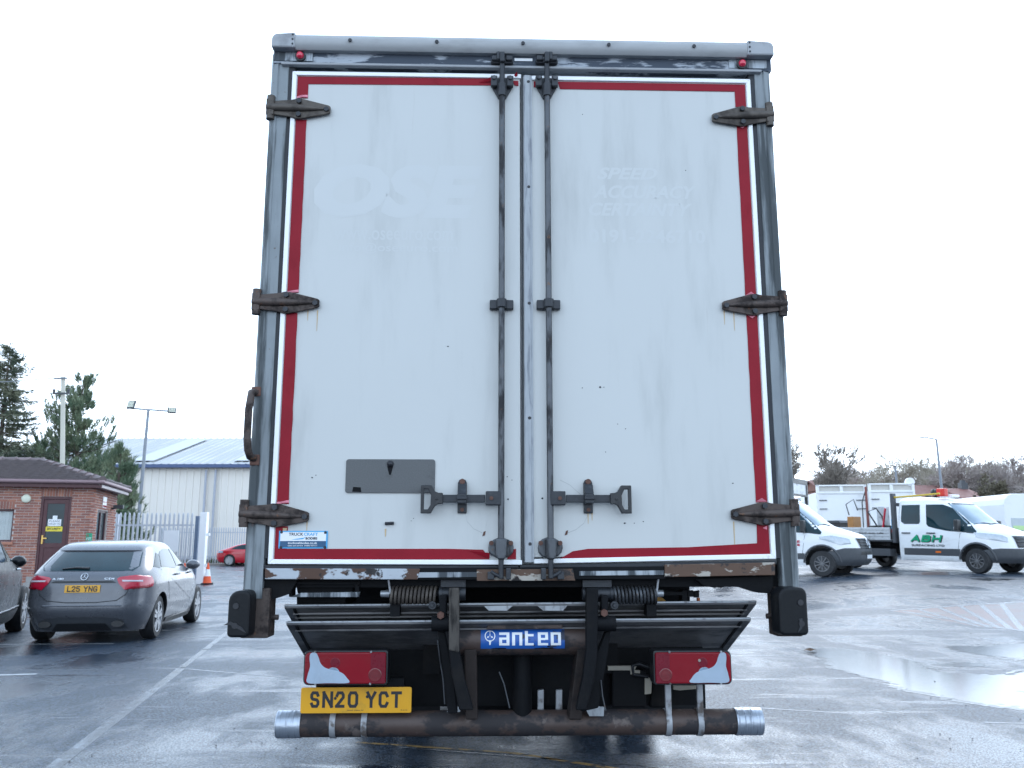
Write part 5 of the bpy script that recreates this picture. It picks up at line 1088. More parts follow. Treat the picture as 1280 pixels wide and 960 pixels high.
text('side_lettering', 'abhsurfacing.co.uk', m_ink, TR, flat(-4.55, -2.75, 1.04, 1.12, -1.049), bold=.02)
m = MB(); m.box(-5.74, -5.70, -1.04, 1.04, .88, 1.26); m.build('tail_board', al, TR)
m = MB(); m.box(-2.50, -2.40, -1.02, -.86, .80, 2.28); m.box(-2.50, -2.40, .86, 1.02, .80, 2.28); m.box(-2.49, -2.41, -1.0, 1.0, 1.9, 2.0); m.box(-2.48, -2.42, -.86, .86, .9, 1.25); hbd = m.build('headboard', m_clad, TR, bevel=.01)
m = MB(); m.box(-2.52, -2.505, -1.0, -.88, 1.22, 1.5); m.build('blue_label', m_cyan, hbd); m = MB(); m.box(-2.52, -2.505, -1.0, -.88, 1.12, 1.21); m.build('red_label', m_vred, hbd)
m = MB(); m.path([(-2.45, -.95, 2.16), (-1.6, -.9, 2.2), (-1.0, -.85, 2.24)], .03, 6); m.build('yellow_pole', M('yellow_tube', (.62, .42, .05), .5), TR)
m = MB(); m.box(-3.25, -2.6, -1.02, -.7, .40, .62); m.build('tool_locker', m_clad, TR, bevel=.015); 
m = MB(); m.box(-1.35, -.95, -.3, .1, 2.155, 2.23); lb = m.build('roof_bracket', m_vwhite, TR, bevel=.02)
m = MB(); m.box(-1.25, -1.0, -.62, -.40, 2.17, 2.40); m.build('beacon', M('beacon_red', (.6, .02, .01), .3), TR, bevel=.03); m = MB()
for x in (-1.25, -1.5, -1.6): m.lathe([(.07, -.06), (.10, 0), (.07, .06)], (x, -.15, 2.32), 'x', 10)
m.build('lamp_cluster', m_vshade, TR)
# things lying on its bed
def onbed(x, y, z=.902): return TR.matrix_basis @ Vector((x, y, z)) if False else (Matrix.Translation(TR.location) @ Matrix.Rotation(th, 4, 'Z') @ Matrix.Rotation(radians(.9), 4, 'Y')) @ Vector((x, y, z))
def bedthing(name, x, y, label, cat, parts):
    r_ = empty(name, onbed(x, y), th, label, cat)
    for n_, mb, mt in parts: mb.build(n_, mt, r_, bevel=.008)
    return r_
m1 = MB().box(-.11, .11, -.2, .2, .30, .70); m2 = MB().box(-.15, .15, -.22, .22, 0, .30); m3 = MB().path([(-.1, -.1, .75), (-.18, -.12, 1.1), (.1, -.1, 1.25), (.16, 0, .9)], .02, 6)
bedthing('generator', -4.15, -.5, 'narrow orange boxed generator standing on the flat bed behind the crew cab', 'generator', [('engine_box', m1, M('machine_orange', (.36, .16, .04), .45)), ('base_frame', m2, m_vshade), ('hose', m3, m_vshade)])
m1 = MB().box(-.3, .3, -.3, .3, .0, .42); m2 = MB().path([(.0, -.3, .4), (-.25, -.36, .85), (.05, -.36, .95), (.22, -.34, .7), (.25, -.3, .42)], .025, 6); m3 = MB().box(-.05, .12, -.2, .2, .42, 1.0); m4 = MB().tube((.2, -.32, .3), (.34, -.32, .95), .035)
bedthing('pump_unit', -3.2, -.4, 'dark pump with looped black hose and a red lance beside the headboard', 'pump', [('pump_body', m1, m_vshade), ('hose_loop', m2, m_vshade), ('tank', m3, al), ('lance', m4, m_vred)])
m1 = MB().tube((0, 0, 0), (0, 0, 1.7), .05, .04); m2 = MB().path([(0, 0, 1.6), (-.1, -.1, 1.2), (-.12, -.1, .2)], .02, 6)
bedthing('lifting_mast', -4.2, .3, 'thin reddish brown mast rising from the loaded flat bed', 'mast', [('mast', m1, M('oxide_red', (.2, .06, .05), .6)), ('rope', m2, m_vshade)])
m1 = MB().box(-.4, .4, -.35, .35, 0, .5); m2 = MB().prism([(-.45, .5), (.45, .5), (.38, .58), (-.38, .58)], -.38, .38)
bedthing('storage_bin', -5.0, -.3, 'dark lidded plastic bin at the back of the flat bed', 'bin', [('bin_tub', m1, m_vshade), ('lid', m2, m_clad)])
m1 = MB().lathe([(.09, 0), (.09, .3), (.05, .36), (.05, .42)], n=14); bedthing('gas_bottle', -4.95, -.85, 'small red bottle standing by the dropside of the flat bed', 'bottle', [('bottle_body', m1, m_vred)])
# the panel van tipper whose bonnet shows right of the lorry
sp = G(1030, 721); th2 = radians(-36); left2 = Vector((-sin(th2), cos(th2))); SC = Vector((sp.x, sp.y)) + left2 * .86
pv = van_cab('panel_van', (SC.x, SC.y, ground_z(sp.x, sp.y)), th2, 'white van with red door lettering half hidden by the lorry body', 'van', -1.9, 2.2)
VR = pv.root; pv.body(m_vwhite, ((0, .36, .44),), 50, 84)
pv.endp('windscreen', m_screen, [(-.80, 1.36), (.80, 1.36), (.70, 1.97), (-.70, 1.97)], 1, .008, rows=14, cols=14); m = MB(); m.path([pv.end(-.1, 1.37, 1, .03), pv.end(-.4, 1.41, 1, .03), pv.end(-.72, 1.36, 1, .03)], .012, 6); m.build('wiper', m_vshade, VR)
gl2 = pv.endp('grille', m_vshade, [(-.48, .70), (.48, .70), (.58, 1.02), (-.58, 1.02)], 1, .014)
for z in (.76, .84, .92, .99): m = MB(); m.path([pv.end(y, z, 1, .024) for y in (-.5, -.25, 0, .25, .5)], .016, 6); m.build('grille_bar', m_clad, VR)
m = MB(); m.path([pv.end(.12 * cos(2 * pi * k / 18), .88 + .12 * sin(2 * pi * k / 18), 1, .04) for k in range(19)], .014, 6)
for k in range(3): a = pi / 2 + 2 * pi * k / 3; m.path([pv.end(0, .88, 1, .045), pv.end(.11 * cos(a), .88 + .11 * sin(a), 1, .04)], [.016, .006], 5)
m.build('star_emblem', m_chrome, VR)
pv.wrapp('front_bumper', m_clad, [(-70, .30), (70, .30), (66, .62), (42, .76), (22, .68), (-22, .68), (-42, .76), (-66, .62)], .016, cols=30); pv.endp('front_plate', m_white, [(-.26, .48), (.26, .48), (.26, .58), (-.26, .58)], 1, .03)
pv.endp('lower_intake', m_vshade, [(-.55, .58), (.55, .58), (.5, .67), (-.5, .67)], 1, .022)
for sg in (-1, 1):
    pv.wrapp('headlamp', m_clrlamp, [(sg * 64, 1.0), (sg * 46, .84), (sg * 32, .86), (sg * 32, 1.0), (sg * 50, 1.09), (sg * 63, 1.08)], .010, cols=12); pv.sidep('side_cladding', m_clad, [(-1.85, .46), (-.47, .46), (-.44, .62), (-1.85, .62)], sg, .012)
    m = MB(); m.path([pv.side(.47 * cos(radians(a)), .36 + .47 * sin(radians(a)), sg, .006) for a in range(2, 180, 11)], .03, 6); m.build('arch_trim', m_clad, VR, smooth=60)
    pv.sidep('front_window', m_glass, [(-1.40, 1.30), (-1.2, 1.22), (.0, 1.12), (.06, 1.15), (-.74, 1.88), (-.98, 1.97), (-1.43, 1.97)], sg, .006, rows=14)
    q = pv.side(-.42, 1.3, sg, .16); m = MB(); m.box(q.x - .06, q.x + .06, q.y - .10, q.y + .10, 1.17, 1.50); m.build('door_mirror', m_vshade, VR, bevel=.03)
    for pts in ([(-1.5, .4), (-1.5, 1.98)], [(-.50, .62), (-.42, 1.08), (-.3, 1.2)]): pv.seam('door_seam', pts, sg, .006)
    wheel(VR, 0, sg * .86, .345, .22, m_steelrim, 10, sg, .60); wheel(VR, -3.6, sg * .84, .345, .26, m_steelrim, 10, sg, .60)
for t_, z0, z1, u0, u1 in (('DM', .99, 1.05, -.92, -.72), ('MIXTURE', .90, .965, -1.12, -.55), ('SITES', .815, .875, -.87, -.55)): decal(pv, 'door_lettering', t_, m_vred, u0, u1, z0, z1, lambda x, z: pv.side(x, z, -1, .012), bold=.05)
m = MB(); m.box(-5.6, -1.95, -.42, -.34, .52, .70); m.box(-5.6, -1.95, .34, .42, .52, .70); m.build('chassis', m_dark, VR); m = MB(); m.box(-5.6, -2.1, -1.02, 1.02, .8, 1.25); m.build('tipper_body', m_clad, VR, bevel=.01)
m = MB()
for y in (-.95, .95): m.box(-.94, -.86, y - .05, y + .05, 2.0, 2.72)
m.box(-.94, -.86, -.9, .9, 2.58, 2.72); m.box(-.94, -.86, -.9, .9, 2.22, 2.28); m.build('roof_rack', m_vshade, VR); m = MB(); m.box(-.92, -.88, -.9, .9, 2.28, 2.58); m.build('rack_mesh', al, VR)
m = MB(); m.box(-1.2, -1.0, -.75, .75, 2.06, 2.2); m.build('beacon_bar', m_vwhite, VR, bevel=.02); m = MB(); m.box(-1.01, -.985, -.6, -.2, 2.12, 2.17); m.box(-1.01, -.985, .1, .4, 2.12, 2.17); m.build('beacon_lens', m_vred, VR)
# two white high-sided trailers behind the vans
m_bright = M('trailer_white', (.80, .80, .80), .45, var=.04, vs=1, dirt=(.6, .6, .6), da=(.55, .8), ds=.8)
def trailer(px0, px1, pyt, D, label, arm):
    a, c = at(px0, D, pyt), at(px1, D, pyt); W2 = c.x - a.x; gz = ground_z((a.x + c.x) / 2, D); H = a.z - gz; r_ = empty('high_sided_trailer', ((a.x + c.x) / 2, D, gz), radians(-8), label, 'trailer', 'white high sided trailers behind the vans')
    x = W2 / 2; m = MB(); m.box(-x, x, 0, 7.0, 1.0, H - .35); m.build('load_body', m_bright, r_, bevel=.03)
    m = MB(); m.box(-x, x, -.04, .06, H - .07, H); m.box(-x, -x + .12, -.04, .1, .9, H - .002); m.box(x - .12, x, -.04, .1, .9, H - .002); m.box(-.07, .07, -.04, .04, H - .4, H - .08); m.box(-x, x, -.05, .03, H - .42, H - .32); m.build('rear_frame', m_bright, r_, bevel=.01)
    m = MB(); m.box(-x + .12, x - .12, .04, .055, H - .34, H - .08); m.build('roof_sheet', M('sheet_beige', (.52, .50, .46), .7), r_) 
    for z in (H - .75, H - 1.15): m = MB(); m.box(x - .5, x - .1, -.07, -.04, z, z + .04); m.box(-x + .1, -x + .45, -.07, -.04, z, z + .04); m.build('door_latch', m_clad, r_)
    m = MB(); m.box(-x + .1, x - .1, .0, 7, .7, 1.0); m.build('chassis', m_dark, r_)
    for sx in (-1, 1):
        for y in (1.2, 2.5): mm = MB(); mm.lathe([(.2, -.15), (.42, -.15), (.48, -.1), (.48, .1), (.42, .15), (.2, .15)], (0, 0, 0), 'x', 22, close=True); o = mm.build('wheel', m_tyre, r_, smooth=40); o.location = (sx * (x - .25), y, .48)
    if arm: m = MB(); m.prism([(x, H - .5), (x + .55, H - .75), (x + .5, H - .95), (x, H - .8)], .0, .3); m.lathe([(.2, 0), (.2, .25)], (x - .15, 0, H + .05), 'y', 14); m.build('sheet_winder', m_bright, r_, bevel=.02)
trailer(1021, 1081, 606, 41, 'white high sided trailer directly above the panel van bonnet', 0); trailer(1086, 1141, 604, 40, 'white high sided trailer with a rolled sheet winder on its right top corner', 1)
# far right: white van with green stripe and a low cabin
a = at(1253, 36, 617); gz = ground_z(a.x, 36)
r_ = empty('striped_van', (a.x + 1.1, 36, gz), 0, 'white high roofed van with lime green stripes at the right picture edge', 'van'); H = a.z - gz
pts = [(-1.1, .5), (1.1, .5), (1.1, H - .35)] + [(1.1 - .35 + .35 * cos(radians(k)), H - .35 + .35 * sin(radians(k))) for k in (22, 45, 67, 90)] + [(-1.1 + .45 - .45 * cos(radians(k)), H - .45 + .45 * sin(radians(k))) for k in (90, 60, 30, 0)]
m = MB(); m.prism(pts, 0, 5); m.build('van_body', m_bright, r_, bevel=.03)
m = MB(); m.box(-.85, .85, -.02, .0, H * .42, H * .62); m.build('rear_window', M('pale_window', (.45, .5, .52), .15), r_); m_lime = M('lime_stripe', (.50, .70, .32), .45)
m = MB(); m.box(-.8, .8, -.035, -.021, H * .43, H * .5); m.build('lime_stripe', m_lime, r_); m = MB(); m.box(-1.0, 1.0, -.02, .0, .8, .9); m.build('lime_stripe', m_lime, r_)
for sx in (-1, 1): mm = MB(); mm.lathe([(.2, -.1), (.32, -.1), (.34, 0), (.32, .1), (.2, .1)], (0, 0, 0), 'x', 20, close=True); o = mm.build('wheel', m_tyre, r_, smooth=40); o.location = (sx * .9, 1.0, .34)
a = at(1226, 44, 628); gz = ground_z(a.x, 44); r_ = empty('site_cabin', (a.x + 1.6, 44, gz), radians(-6), 'low white flat roofed site cabin seen through between two vans', 'cabin'); H = a.z - gz
m = MB(); m.box(-1.7, 1.7, 0, 2.4, .1, H); m.build('wall', m_bright, r_, bevel=.02); m = MB(); m.box(-1.75, 1.75, -.08, 2.5, H, H + .08); m.build('roof', m_bright, r_); m = MB(); m.box(-.7, .3, -.015, .0, H - 1.4, H - .5); m.build('window', M('cabin_glass', (.35, .38, .42), .2), r_); m = MB(); m.box(.8, 1.2, -.015, 0, H - 1.5, H - .4); m.build('door', m_clad, r_)
# ------------------------------------------------------------------ the brick hut
m_brick = [M('brick_' + n_, c_, .8, var=.22, vs=9, bump=.2, bs=60, spec=.2) for n_, c_ in (('red', (.34, .15, .11)), ('brown', (.27, .125, .10)), ('orange', (.40, .185, .13)))]
m_mort = M('mortar', (.52, .47, .44), .9, var=.1, vs=20); m_maroon = M('maroon_joinery', (.075, .022, .026), .45, var=.1, vs=6); m_soff = M('pale_fascia', (.48, .42, .42), .5)
m_gut = M('gutter_plum', (.24, .16, .17), .45); m_tile = M('roof_tile', (.12, .10, .105), .62, var=.3, vs=7, dirt=(.14, .12, .12), da=(.5, .7), ds=4, bump=.3, bs=40); m_ridge = M('ridge_tile', (.15, .115, .115), .65, var=.2, vs=8)
HF = at(111.5, 25.0, 660); HA = radians(14.3); hut = empty('brick_hut', (HF.x, HF.y, 0), HA, 'small red brick gatehouse with maroon door and dark hipped tile roof', 'building')
HW, HDp, HZ0, HZ = 4.6, 3.75, -.05, 2.98
m = MB()
DX0, DX1, DZ0, DZ1 = -1.32, -.52, .48, 2.69
WX0, WX1, WZ0, WZ1 = -3.1, -1.98, 1.42, 2.32
bt, ch_, jt = .213, .061, .014
# mortar core with openings: built of butted blocks
def blocks(y0, y1):
    m.box(-HW, WX0, y0, y1, HZ0, HZ); m.box(WX0, WX1, y0, y1, HZ0, WZ0); m.box(WX0, WX1, y0, y1, WZ1, HZ); m.box(WX1, DX0, y0, y1, HZ0, HZ); m.box(DX0, DX1, y0, y1, HZ0, DZ0); m.box(DX0, DX1, y0, y1, DZ1, HZ); m.box(DX1, -.002, y0, y1, HZ0, HZ)
blocks(.006, .2)
SY0, SY1, SZ0, SZ1 = .95, 2.45, 1.42, 2.36
m.box(-.2, -.006, .2, SY0, HZ0, HZ); m.box(-.2, -.006, SY0, SY1, HZ0, SZ0); m.box(-.2, -.006, SY0, SY1, SZ1, HZ); m.box(-.2, -.006, SY1, HDp, HZ0, HZ); m.box(-HW, -.2, HDp - .2, HDp, HZ0, HZ); m.box(-HW, -HW + .2, .2, HDp - .2, HZ0, HZ)
core = m.build('wall', m_mort, hut)
bme = [MB().box(-bt / 2, bt / 2, -.006, .03, -ch_ / 2, ch_ / 2).mesh('brick', mt) for mt in m_brick]
rnd = random.Random(12); nb = 0; rest = [MB() for _ in m_brick]
def brick(x, z, w=1., rot=0.):
    global nb
    k = rnd.choice((0, 0, 1, 1, 2)); jx = rnd.uniform(-.003, .003)
    if nb < 300 and x > -2.75:
        o = bpy.data.objects.new('brick', bme[k]); C.objects.link(o); o.parent = core; o.location = (x + jx, .003 + rnd.uniform(-.003, .002), z); o.scale = (w, 1, 1); o.rotation_euler = (0, rot, 0); nb += 1
    else:
        if rot: rest[k].box(x - ch_ / 2, x + ch_ / 2, -.004, .03, z - bt * w / 2, z + bt * w / 2)
        else: rest[k].box(x - bt * w / 2, x + bt * w / 2, -.004, .03, z - ch_ / 2, z + ch_ / 2)
rows_ = int((HZ - .0) / (ch_ + jt))
for r_i in range(rows_ - 1, -1, -1):
    z = HZ - (ch_ + jt) * (rows_ - r_i - .5); x = -.02 - (bt + jt) * (.5 if r_i % 2 else 1.0) + (bt + jt) * .5
    while x > -HW:
        x0, x1 = x - bt / 2, x + bt / 2
        segs_ = [(x0, x1)]
        for (a, c, zb_, zt2) in ((DX0, DX1, DZ0, DZ1 + bt), (WX0, WX1, WZ0, WZ1 + bt)):
            if zb_ - .03 < z < zt2 + .02:
                n2 = []
                for (p_, q_) in segs_:
                    if q_ <= a or p_ >= c: n2.append((p_, q_)); continue
                    if p_ < a - .03: n2.append((p_, a))
                    if q_ > c + .03: n2.append((c, q_))
                segs_ = n2
        for p_, q_ in segs_: brick((p_ + q_) / 2, z, (q_ - p_) / bt)
        x -= bt + jt
for a, c, zt2 in ((DX0, DX1, DZ1), (WX0, WX1, WZ1)):
    x = c - ch_ / 2 - .004
    while x > a: brick(x, zt2 + bt / 2 + .006, 1., pi / 2); x -= ch_ + jt
for r_i in range(rows_):   # side wall, foreshortened: joined
    z = HZ - (ch_ + jt) * (rows_ - r_i - .5); y = .02 + bt * (.5 if r_i % 2 else .25)
    while y < HDp:
        if not (SZ0 < z < SZ1 and SY0 - .1 < y < SY1 + .1): rest[rnd.choice((0, 1, 1, 2))].box(-.03, .004, y - bt / 2, y + bt / 2, z - ch_ / 2, z + ch_ / 2)
        y += bt + jt
for k in range(3):
    if rest[k].v: tag(rest[k].build('brickwork', m_brick[k], core), kind='stuff')
# door, window, lamp, notices
m = MB(); m.box(DX0, DX0 + .07, .02, .10, DZ0, DZ1); m.box(DX1 - .07, DX1, .02, .10, DZ0, DZ1); m.box(DX0 + .07, DX1 - .07, .02, .10, DZ1 - .08, DZ1); dr_ = m.build('door', m_maroon, hut, bevel=.006)
m = MB(); a, c = DX0 + .075, DX1 - .075; m.box(a, a + .10, .04, .09, DZ0 + .02, DZ1 - .085); m.box(c - .10, c, .04, .09, DZ0 + .02, DZ1 - .085); m.box(a + .1, c - .1, .04, .09, DZ1 - .20, DZ1 - .085); m.box(a + .1, c - .1, .04, .09, 1.25, 1.38); m.box(a + .1, c - .1, .04, .09, DZ0 + .02, DZ0 + .14); m.box(a + .1, c - .1, .055, .08, DZ0 + .14, 1.25); m.build('door_leaf', m_maroon, dr_, bevel=.004)
m = MB(); m.box(a + .1, c - .1, .06, .07, 1.38, DZ1 - .20); m.build('door_glass', m_glass, dr_)
m = MB(); m.box(a + .02, a + .06, .02, .04, 1.36, 1.60); m.box(a + .03, a + .16, -.01, .01, 1.50, 1.53); m.box(a + .035, a + .055, .0, .03, 1.50, 1.53); m.build('handle', M('brass', (.62, .40, .12), .3, .8), dr_)
m = MB(); m.box(-1.10, -.76, .05, .058, 1.86, 2.05); m.box(-.99, -.87, .05, .058, 2.05, 2.15); nt_ = m.build('notice', m_white, dr_); text('notice_lettering', 'PLEASE', m_ink, hut, flat(-1.07, -.79, 1.97, 2.02, .048)); text('notice_lettering', 'REPORT TO', m_ink, hut, flat(-1.08, -.78, 1.89, 1.94, .048))
m = MB(); m.box(-1.15, -.71, .05, .058, 1.71, 1.845); m.build('security_notice', M('notice_yellow', (.75, .60, .04), .4), dr_); text('notice_lettering', 'SECURITY', m_ink, hut, flat(-1.11, -.75, 1.75, 1.81, .048), bold=.03)
m = MB(); m.box(WX0, WX1, .07, .12, WZ0, WZ0 + .05); m.box(WX0, WX1, .07, .12, WZ1 - .05, WZ1); m.box(WX0, WX0 + .05, .07, .12, WZ0 + .05, WZ1 - .05); m.box(WX1 - .05, WX1, .07, .12, WZ0 + .05, WZ1 - .05); wf = m.build('window', m_maroon, hut)
m = MB()
x = WX1 - .10
while x > WX0 + .06: m.box(x - .045, x + .04, .125, .13, WZ0 + .05, WZ1 - .05); x -= .088
bl = m.build('window_blind', M('blind_slat', (.62, .60, .58), .6), wf); tag(bl, kind='stuff'); m = MB(); m.box(WX0 + .05, WX1 - .05, .1, .104, WZ0 + .05, WZ1 - .05)
gm = N('clear_pane'); gm.set('Base Color', (.9, .95, .96)); gm.set('Roughness', .02); gm.set('Transmission Weight', 1.0); gm.set('IOR', 1.05); m.build('pane', gm.mat, wf)
m = MB(); m.box(WX0 - .05, WX1 + .05, -.05, .07, WZ0 - .09, WZ0 - .005); m.build('window_sill', m_brick[2], hut, bevel=.01)
m = MB(); m.box(-.12, -.05, SY0, SY1, SZ0, SZ0 + .06); m.box(-.12, -.05, SY0, SY1, SZ1 - .06, SZ1)
for y in (SY0 + .03, (SY0 + SY1) / 2, SY1 - .03): m.box(-.12, -.05, y - .03, y + .03, SZ0 + .06, SZ1 - .06)
w2 = m.build('window', m_maroon, hut); m = MB(); m.box(-.09, -.08, SY0, SY1, SZ0 + .06, SZ1 - .06); m.build('pane', m_glass, w2); m = MB(); m.box(-.05, .05, SY0 - .05, SY1 + .05, SZ0 - .09, SZ0 - .005); m.build('window_sill', m_brick[2], hut)
m = MB(); m.lathe([(.12, 0), (.12, -.05), (.10, -.07), (.001, -.085)], (-1.70, 0, 2.62), 'y', 22); m.build('bulkhead_lamp', M('lamp_cream', (.72, .74, .60), .4), hut, smooth=50)
m = MB(); m.box(.006, .02, 1.5, 2.05, 2.44, 2.78); sg_ = m.build('wall_sign', m_white, hut); m = MB(); m.box(.02, .024, 1.52, 2.03, 2.46, 2.52); m.box(.02, .024, 1.52, 2.03, 2.6, 2.64); m.build('sign_band', m_vred, sg_)
m = MB(); m.box(.006, .10, 2.9, 3.0, 2.44, 2.5); m.box(.06, .36, 2.86, 3.04, 2.46, 2.58); m.build('wall_camera', m_clad, hut, bevel=.02)
m = MB(); m.box(-.06, .10, -.02, .0, 1.35, 1.66); m.box(.006, .03, -.0, .2, 1.35, 1.66); gs = m.build('corner_sign', M('corner_green', (.02, .28, .15), .4), hut); text('corner_lettering', 'EXIT', m_white, gs, flat(-.04, .08, 1.46, 1.54, -.022))
m = MB()
for k in range(3): m.box(DX0 - .12, DX1 + .12, -.012 - .26 * (3 - k), -.012 - .26 * (2 - k), -.05, .155 * (k + 1))
m.build('step', M('concrete', (.30, .29, .28), .8, bump=.2, bs=30), hut)
# eaves, gutter, tiled hips
EV = .26; ze = 3.0
m = MB(); m.box(-HW - EV, EV, -EV, HDp + EV, ze - .02, ze + .0); m.build('soffit', m_soff, hut)
m = MB(); m.box(-HW - EV, EV, -EV - .025, -EV, ze - .06, ze + .09); m.box(EV, EV + .025, -EV - .025, HDp + EV, ze - .06, ze + .09); m.build('fascia', m_maroon, hut)
m = MB(); m.path([(-HW - EV, -EV - .08, ze + .10), (EV + .08, -EV - .08, ze + .10), (EV + .08, HDp + EV, ze + .10)], .058, 10); m.build('gutter', m_gut, hut, smooth=60)
m = MB(); m.box(EV + .026, EV + .04, -EV, HDp + EV, ze - .05, ze + .03); m.build('side_fascia', m_soff, hut)
hd2 = (HDp + 2 * EV) / 2; RZ = ze + .08; RH = hd2 * tan(radians(18.5)); xr0 = EV - hd2   # the ridge ends here
cs = 9; rf = MB(); rs = MB()
def tile_course(mb, origin, ux, up, length0, shrink0, shrink1, k, nc, slope):
    "one wavy course of interlocking tiles; ux along the eaves, up up the slope"
    s0, s1 = slope * k / nc, slope * (k + 1.25) / nc
    n = int(length0 / .045); o = []
    for j, (s_, lift) in enumerate(((s0 + .10, -.02), (s0, .13), (s1, .015))):
        a, c = shrink0(s_), length0 - shrink1(s_)
        for i in range(n + 1):
            t = a + (c - a) * i / n; wv = .045 * (1 - abs(sin(pi * t / .30)) ** .6)
            o.append(origin + ux * t + up[0] * s_ + up[1] * (lift + (wv if j else 0)))
    mb.grid(o, 3, n + 1)
sl = hypot(hd2, RH); upv = Vector((0, hd2, RH)).normalized(); nv = Vector((0, -RH, hd2)).normalized(); L0 = HW + 2 * EV
for k in range(cs): tile_course(rf, Vector((-HW - EV, -EV - .04, RZ)), Vector((1, 0, 0)), (upv, nv), L0, lambda s_: 0, lambda s_: s_ / sl * hd2, k, cs, sl)
o = rf.build('roof_tiles', m_tile, hut, smooth=180); o['kind'] = 'stuff'
up2 = Vector((-hd2, 0, RH)).normalized(); nv2 = Vector((RH, 0, hd2)).normalized()
for k in range(cs): tile_course(rs, Vector((EV + .04, -EV, RZ)), Vector((0, 1, 0)), (up2, nv2), 2 * hd2, lambda s_: s_ / sl * hd2, lambda s_: s_ / sl * hd2, k, cs, sl)
o = rs.build('roof_tiles', m_tile, hut, smooth=180); o['kind'] = 'stuff'
m = MB(); m.add([(-HW - EV, -EV, RZ), (EV, -EV, RZ), (EV, HDp + EV, RZ), (-HW - EV, HDp + EV, RZ), (xr0, -EV + hd2, RZ + RH - .02), (-HW - EV, -EV + hd2, RZ + RH - .02)], [(0, 1, 4, 5), (1, 2, 4), (2, 3, 5, 4), (0, 3, 2, 1), (0, 5, 3)]); m.build('roof', m_tile, hut)
def cap_tiles(p0, p1, n, mt):
    p0, p1 = Vector(p0), Vector(p1); d = (p1 - p0) / n; first = None
    for k in range(n):
        mb = MB(); mb.path([p0 + d * (k - .02), p0 + d * (k + .1), p0 + d * (k + 1.06)], [.145, .125, .115], 10); mb.build('ridge_tile', mt[k % 2], hut, smooth=60)
mr2 = M('ridge_tile_pale', (.20, .15, .15), .65, var=.2, vs=8)
cap_tiles((EV + .02, -EV - .02, RZ + .06), (xr0, -EV + hd2, RZ + RH + .03), 9, (m_ridge, mr2)); cap_tiles((EV + .02, HDp + EV + .02, RZ + .06), (xr0, -EV + hd2, RZ + RH + .03), 9, (m_ridge, mr2)); cap_tiles((xr0 + .05, -EV + hd2, RZ + RH + .04), (-HW - EV, -EV + hd2, RZ + RH + .04), 8, (m_ridge, mr2))
# ------------------------------------------------------------------ palisade fences, gate post, cones, poles
m_pal = M('galvanised_pale', (.52, .55, .60), .45, .3, var=.1, vs=5)
def palisade(name, A, B, H, step, label, rails=(.35, .82), gate=False):
    A, B = Vector(A), Vector(B); d = B - A; L = d.length; ang = atan2(d.y, d.x); r_ = empty(name, A, ang, label, 'fence')
    w = min(.068, step * .46); me = MB().prism([(-w / 2, .05), (w / 2, .05), (w / 2, H - .10), (w * .22, H), (0, H - .05), (-w * .22, H), (-w / 2, H - .10)], -.012, .012).mesh('pale', m_pal)
    n = int(L / step)
    for k in range(n + 1):
        o = bpy.data.objects.new('pale', me); C.objects.link(o); o.parent = r_; o.location = (k * step, -.03, 0)
    for f in rails: mb = MB(); mb.box(0, L, -.015, .03, H * f - .03, H * f + .03); mb.build('rail', m_pal, r_)
    k = 0.
    while k <= L + .01: mb = MB(); mb.box(k - .05, k + .05, .03, .13, 0, H - .05); mb.build('post', m_pal, r_); k += 2.75
    return r_
fA, fB = at(143, 30.5, 678), at(241, 30.5, 678)
palisade('palisade_fence', (fA.x, 30.5, 0), (fB.x, 30.5, 0), 2.43, .157, 'tall grey palisade fence running from the brick hut to the white gate post')
a = at(205, 30.4, 663); c = at(222, 30.4, 686); r_ = MB().box(a.x, c.x, 30.40, 30.43, c.z - .1, a.z).build('fence_board', m_white); tag(r_, 'blank white board fixed to the palisade fence', 'sign')
gp = at(250.5, 30, 728); m = MB(); m.box(-.115, .115, -.115, .115, 0, 2.42); o = m.build('gate_post', m_vwhite, None, bevel=.01); o.location = (gp.x, 30, 0); tag(o, 'thick white square gate post beside the traffic cone', 'post')
gq = at(242, 30.2, 728); m = MB(); m.box(-.06, .06, -.06, .06, 0, 2.3); o = m.build('hinge_post', M('slate_blue_paint', (.12, .17, .25), .5), None, bevel=.01); o.location = (gq.x, 30.2, 0); tag(o, 'narrow slate blue hinge post just left of the white gate post', 'post')
m = MB(); m.box(.115, .22, -.03, .03, 1.62, 1.72); m.box(.115, .20, -.03, .03, .58, .68); m.build('gate_hinge', m_vwhite, bpy.data.objects['gate_post'])
fA = at(246, 55, 678); palisade('palisade_fence', (fA.x - 2.5, 55.6, 0), (fA.x + 7, 55.6, 0), 2.35, .147, 'far pale palisade fence behind the red coupe', (.22, .86))
def cone(px_, D, base_y, label):
    p = at(px_, D, base_y); r_ = empty('traffic_cone', (p.x, D, 0), .3, label, 'traffic cone', 'orange and white cones by the gate')
    r = lambda z: .150 - .125 * z / .70; mo = M('cone_orange', (.78, .10, .025), .5)
    mb = MB(); mb.box(-.2, .2, -.2, .2, .0, .045); mb.build('base', m_rubber, r_, bevel=.02)
    for z0, z1, mt in ((.045, .27, mo), (.27, .50, m_white), (.50, .72, mo)): mb = MB(); mb.lathe([(r(z0), z0), (r(z1), z1)], n=24); mb.build('cone_band', mt, r_, smooth=40)
cone(259, 30, 727, 'orange and white traffic cone standing right of the white gate post'); cone(229.5, 29.5, 728, 'orange and white traffic cone half hidden by the hatchback mirror')
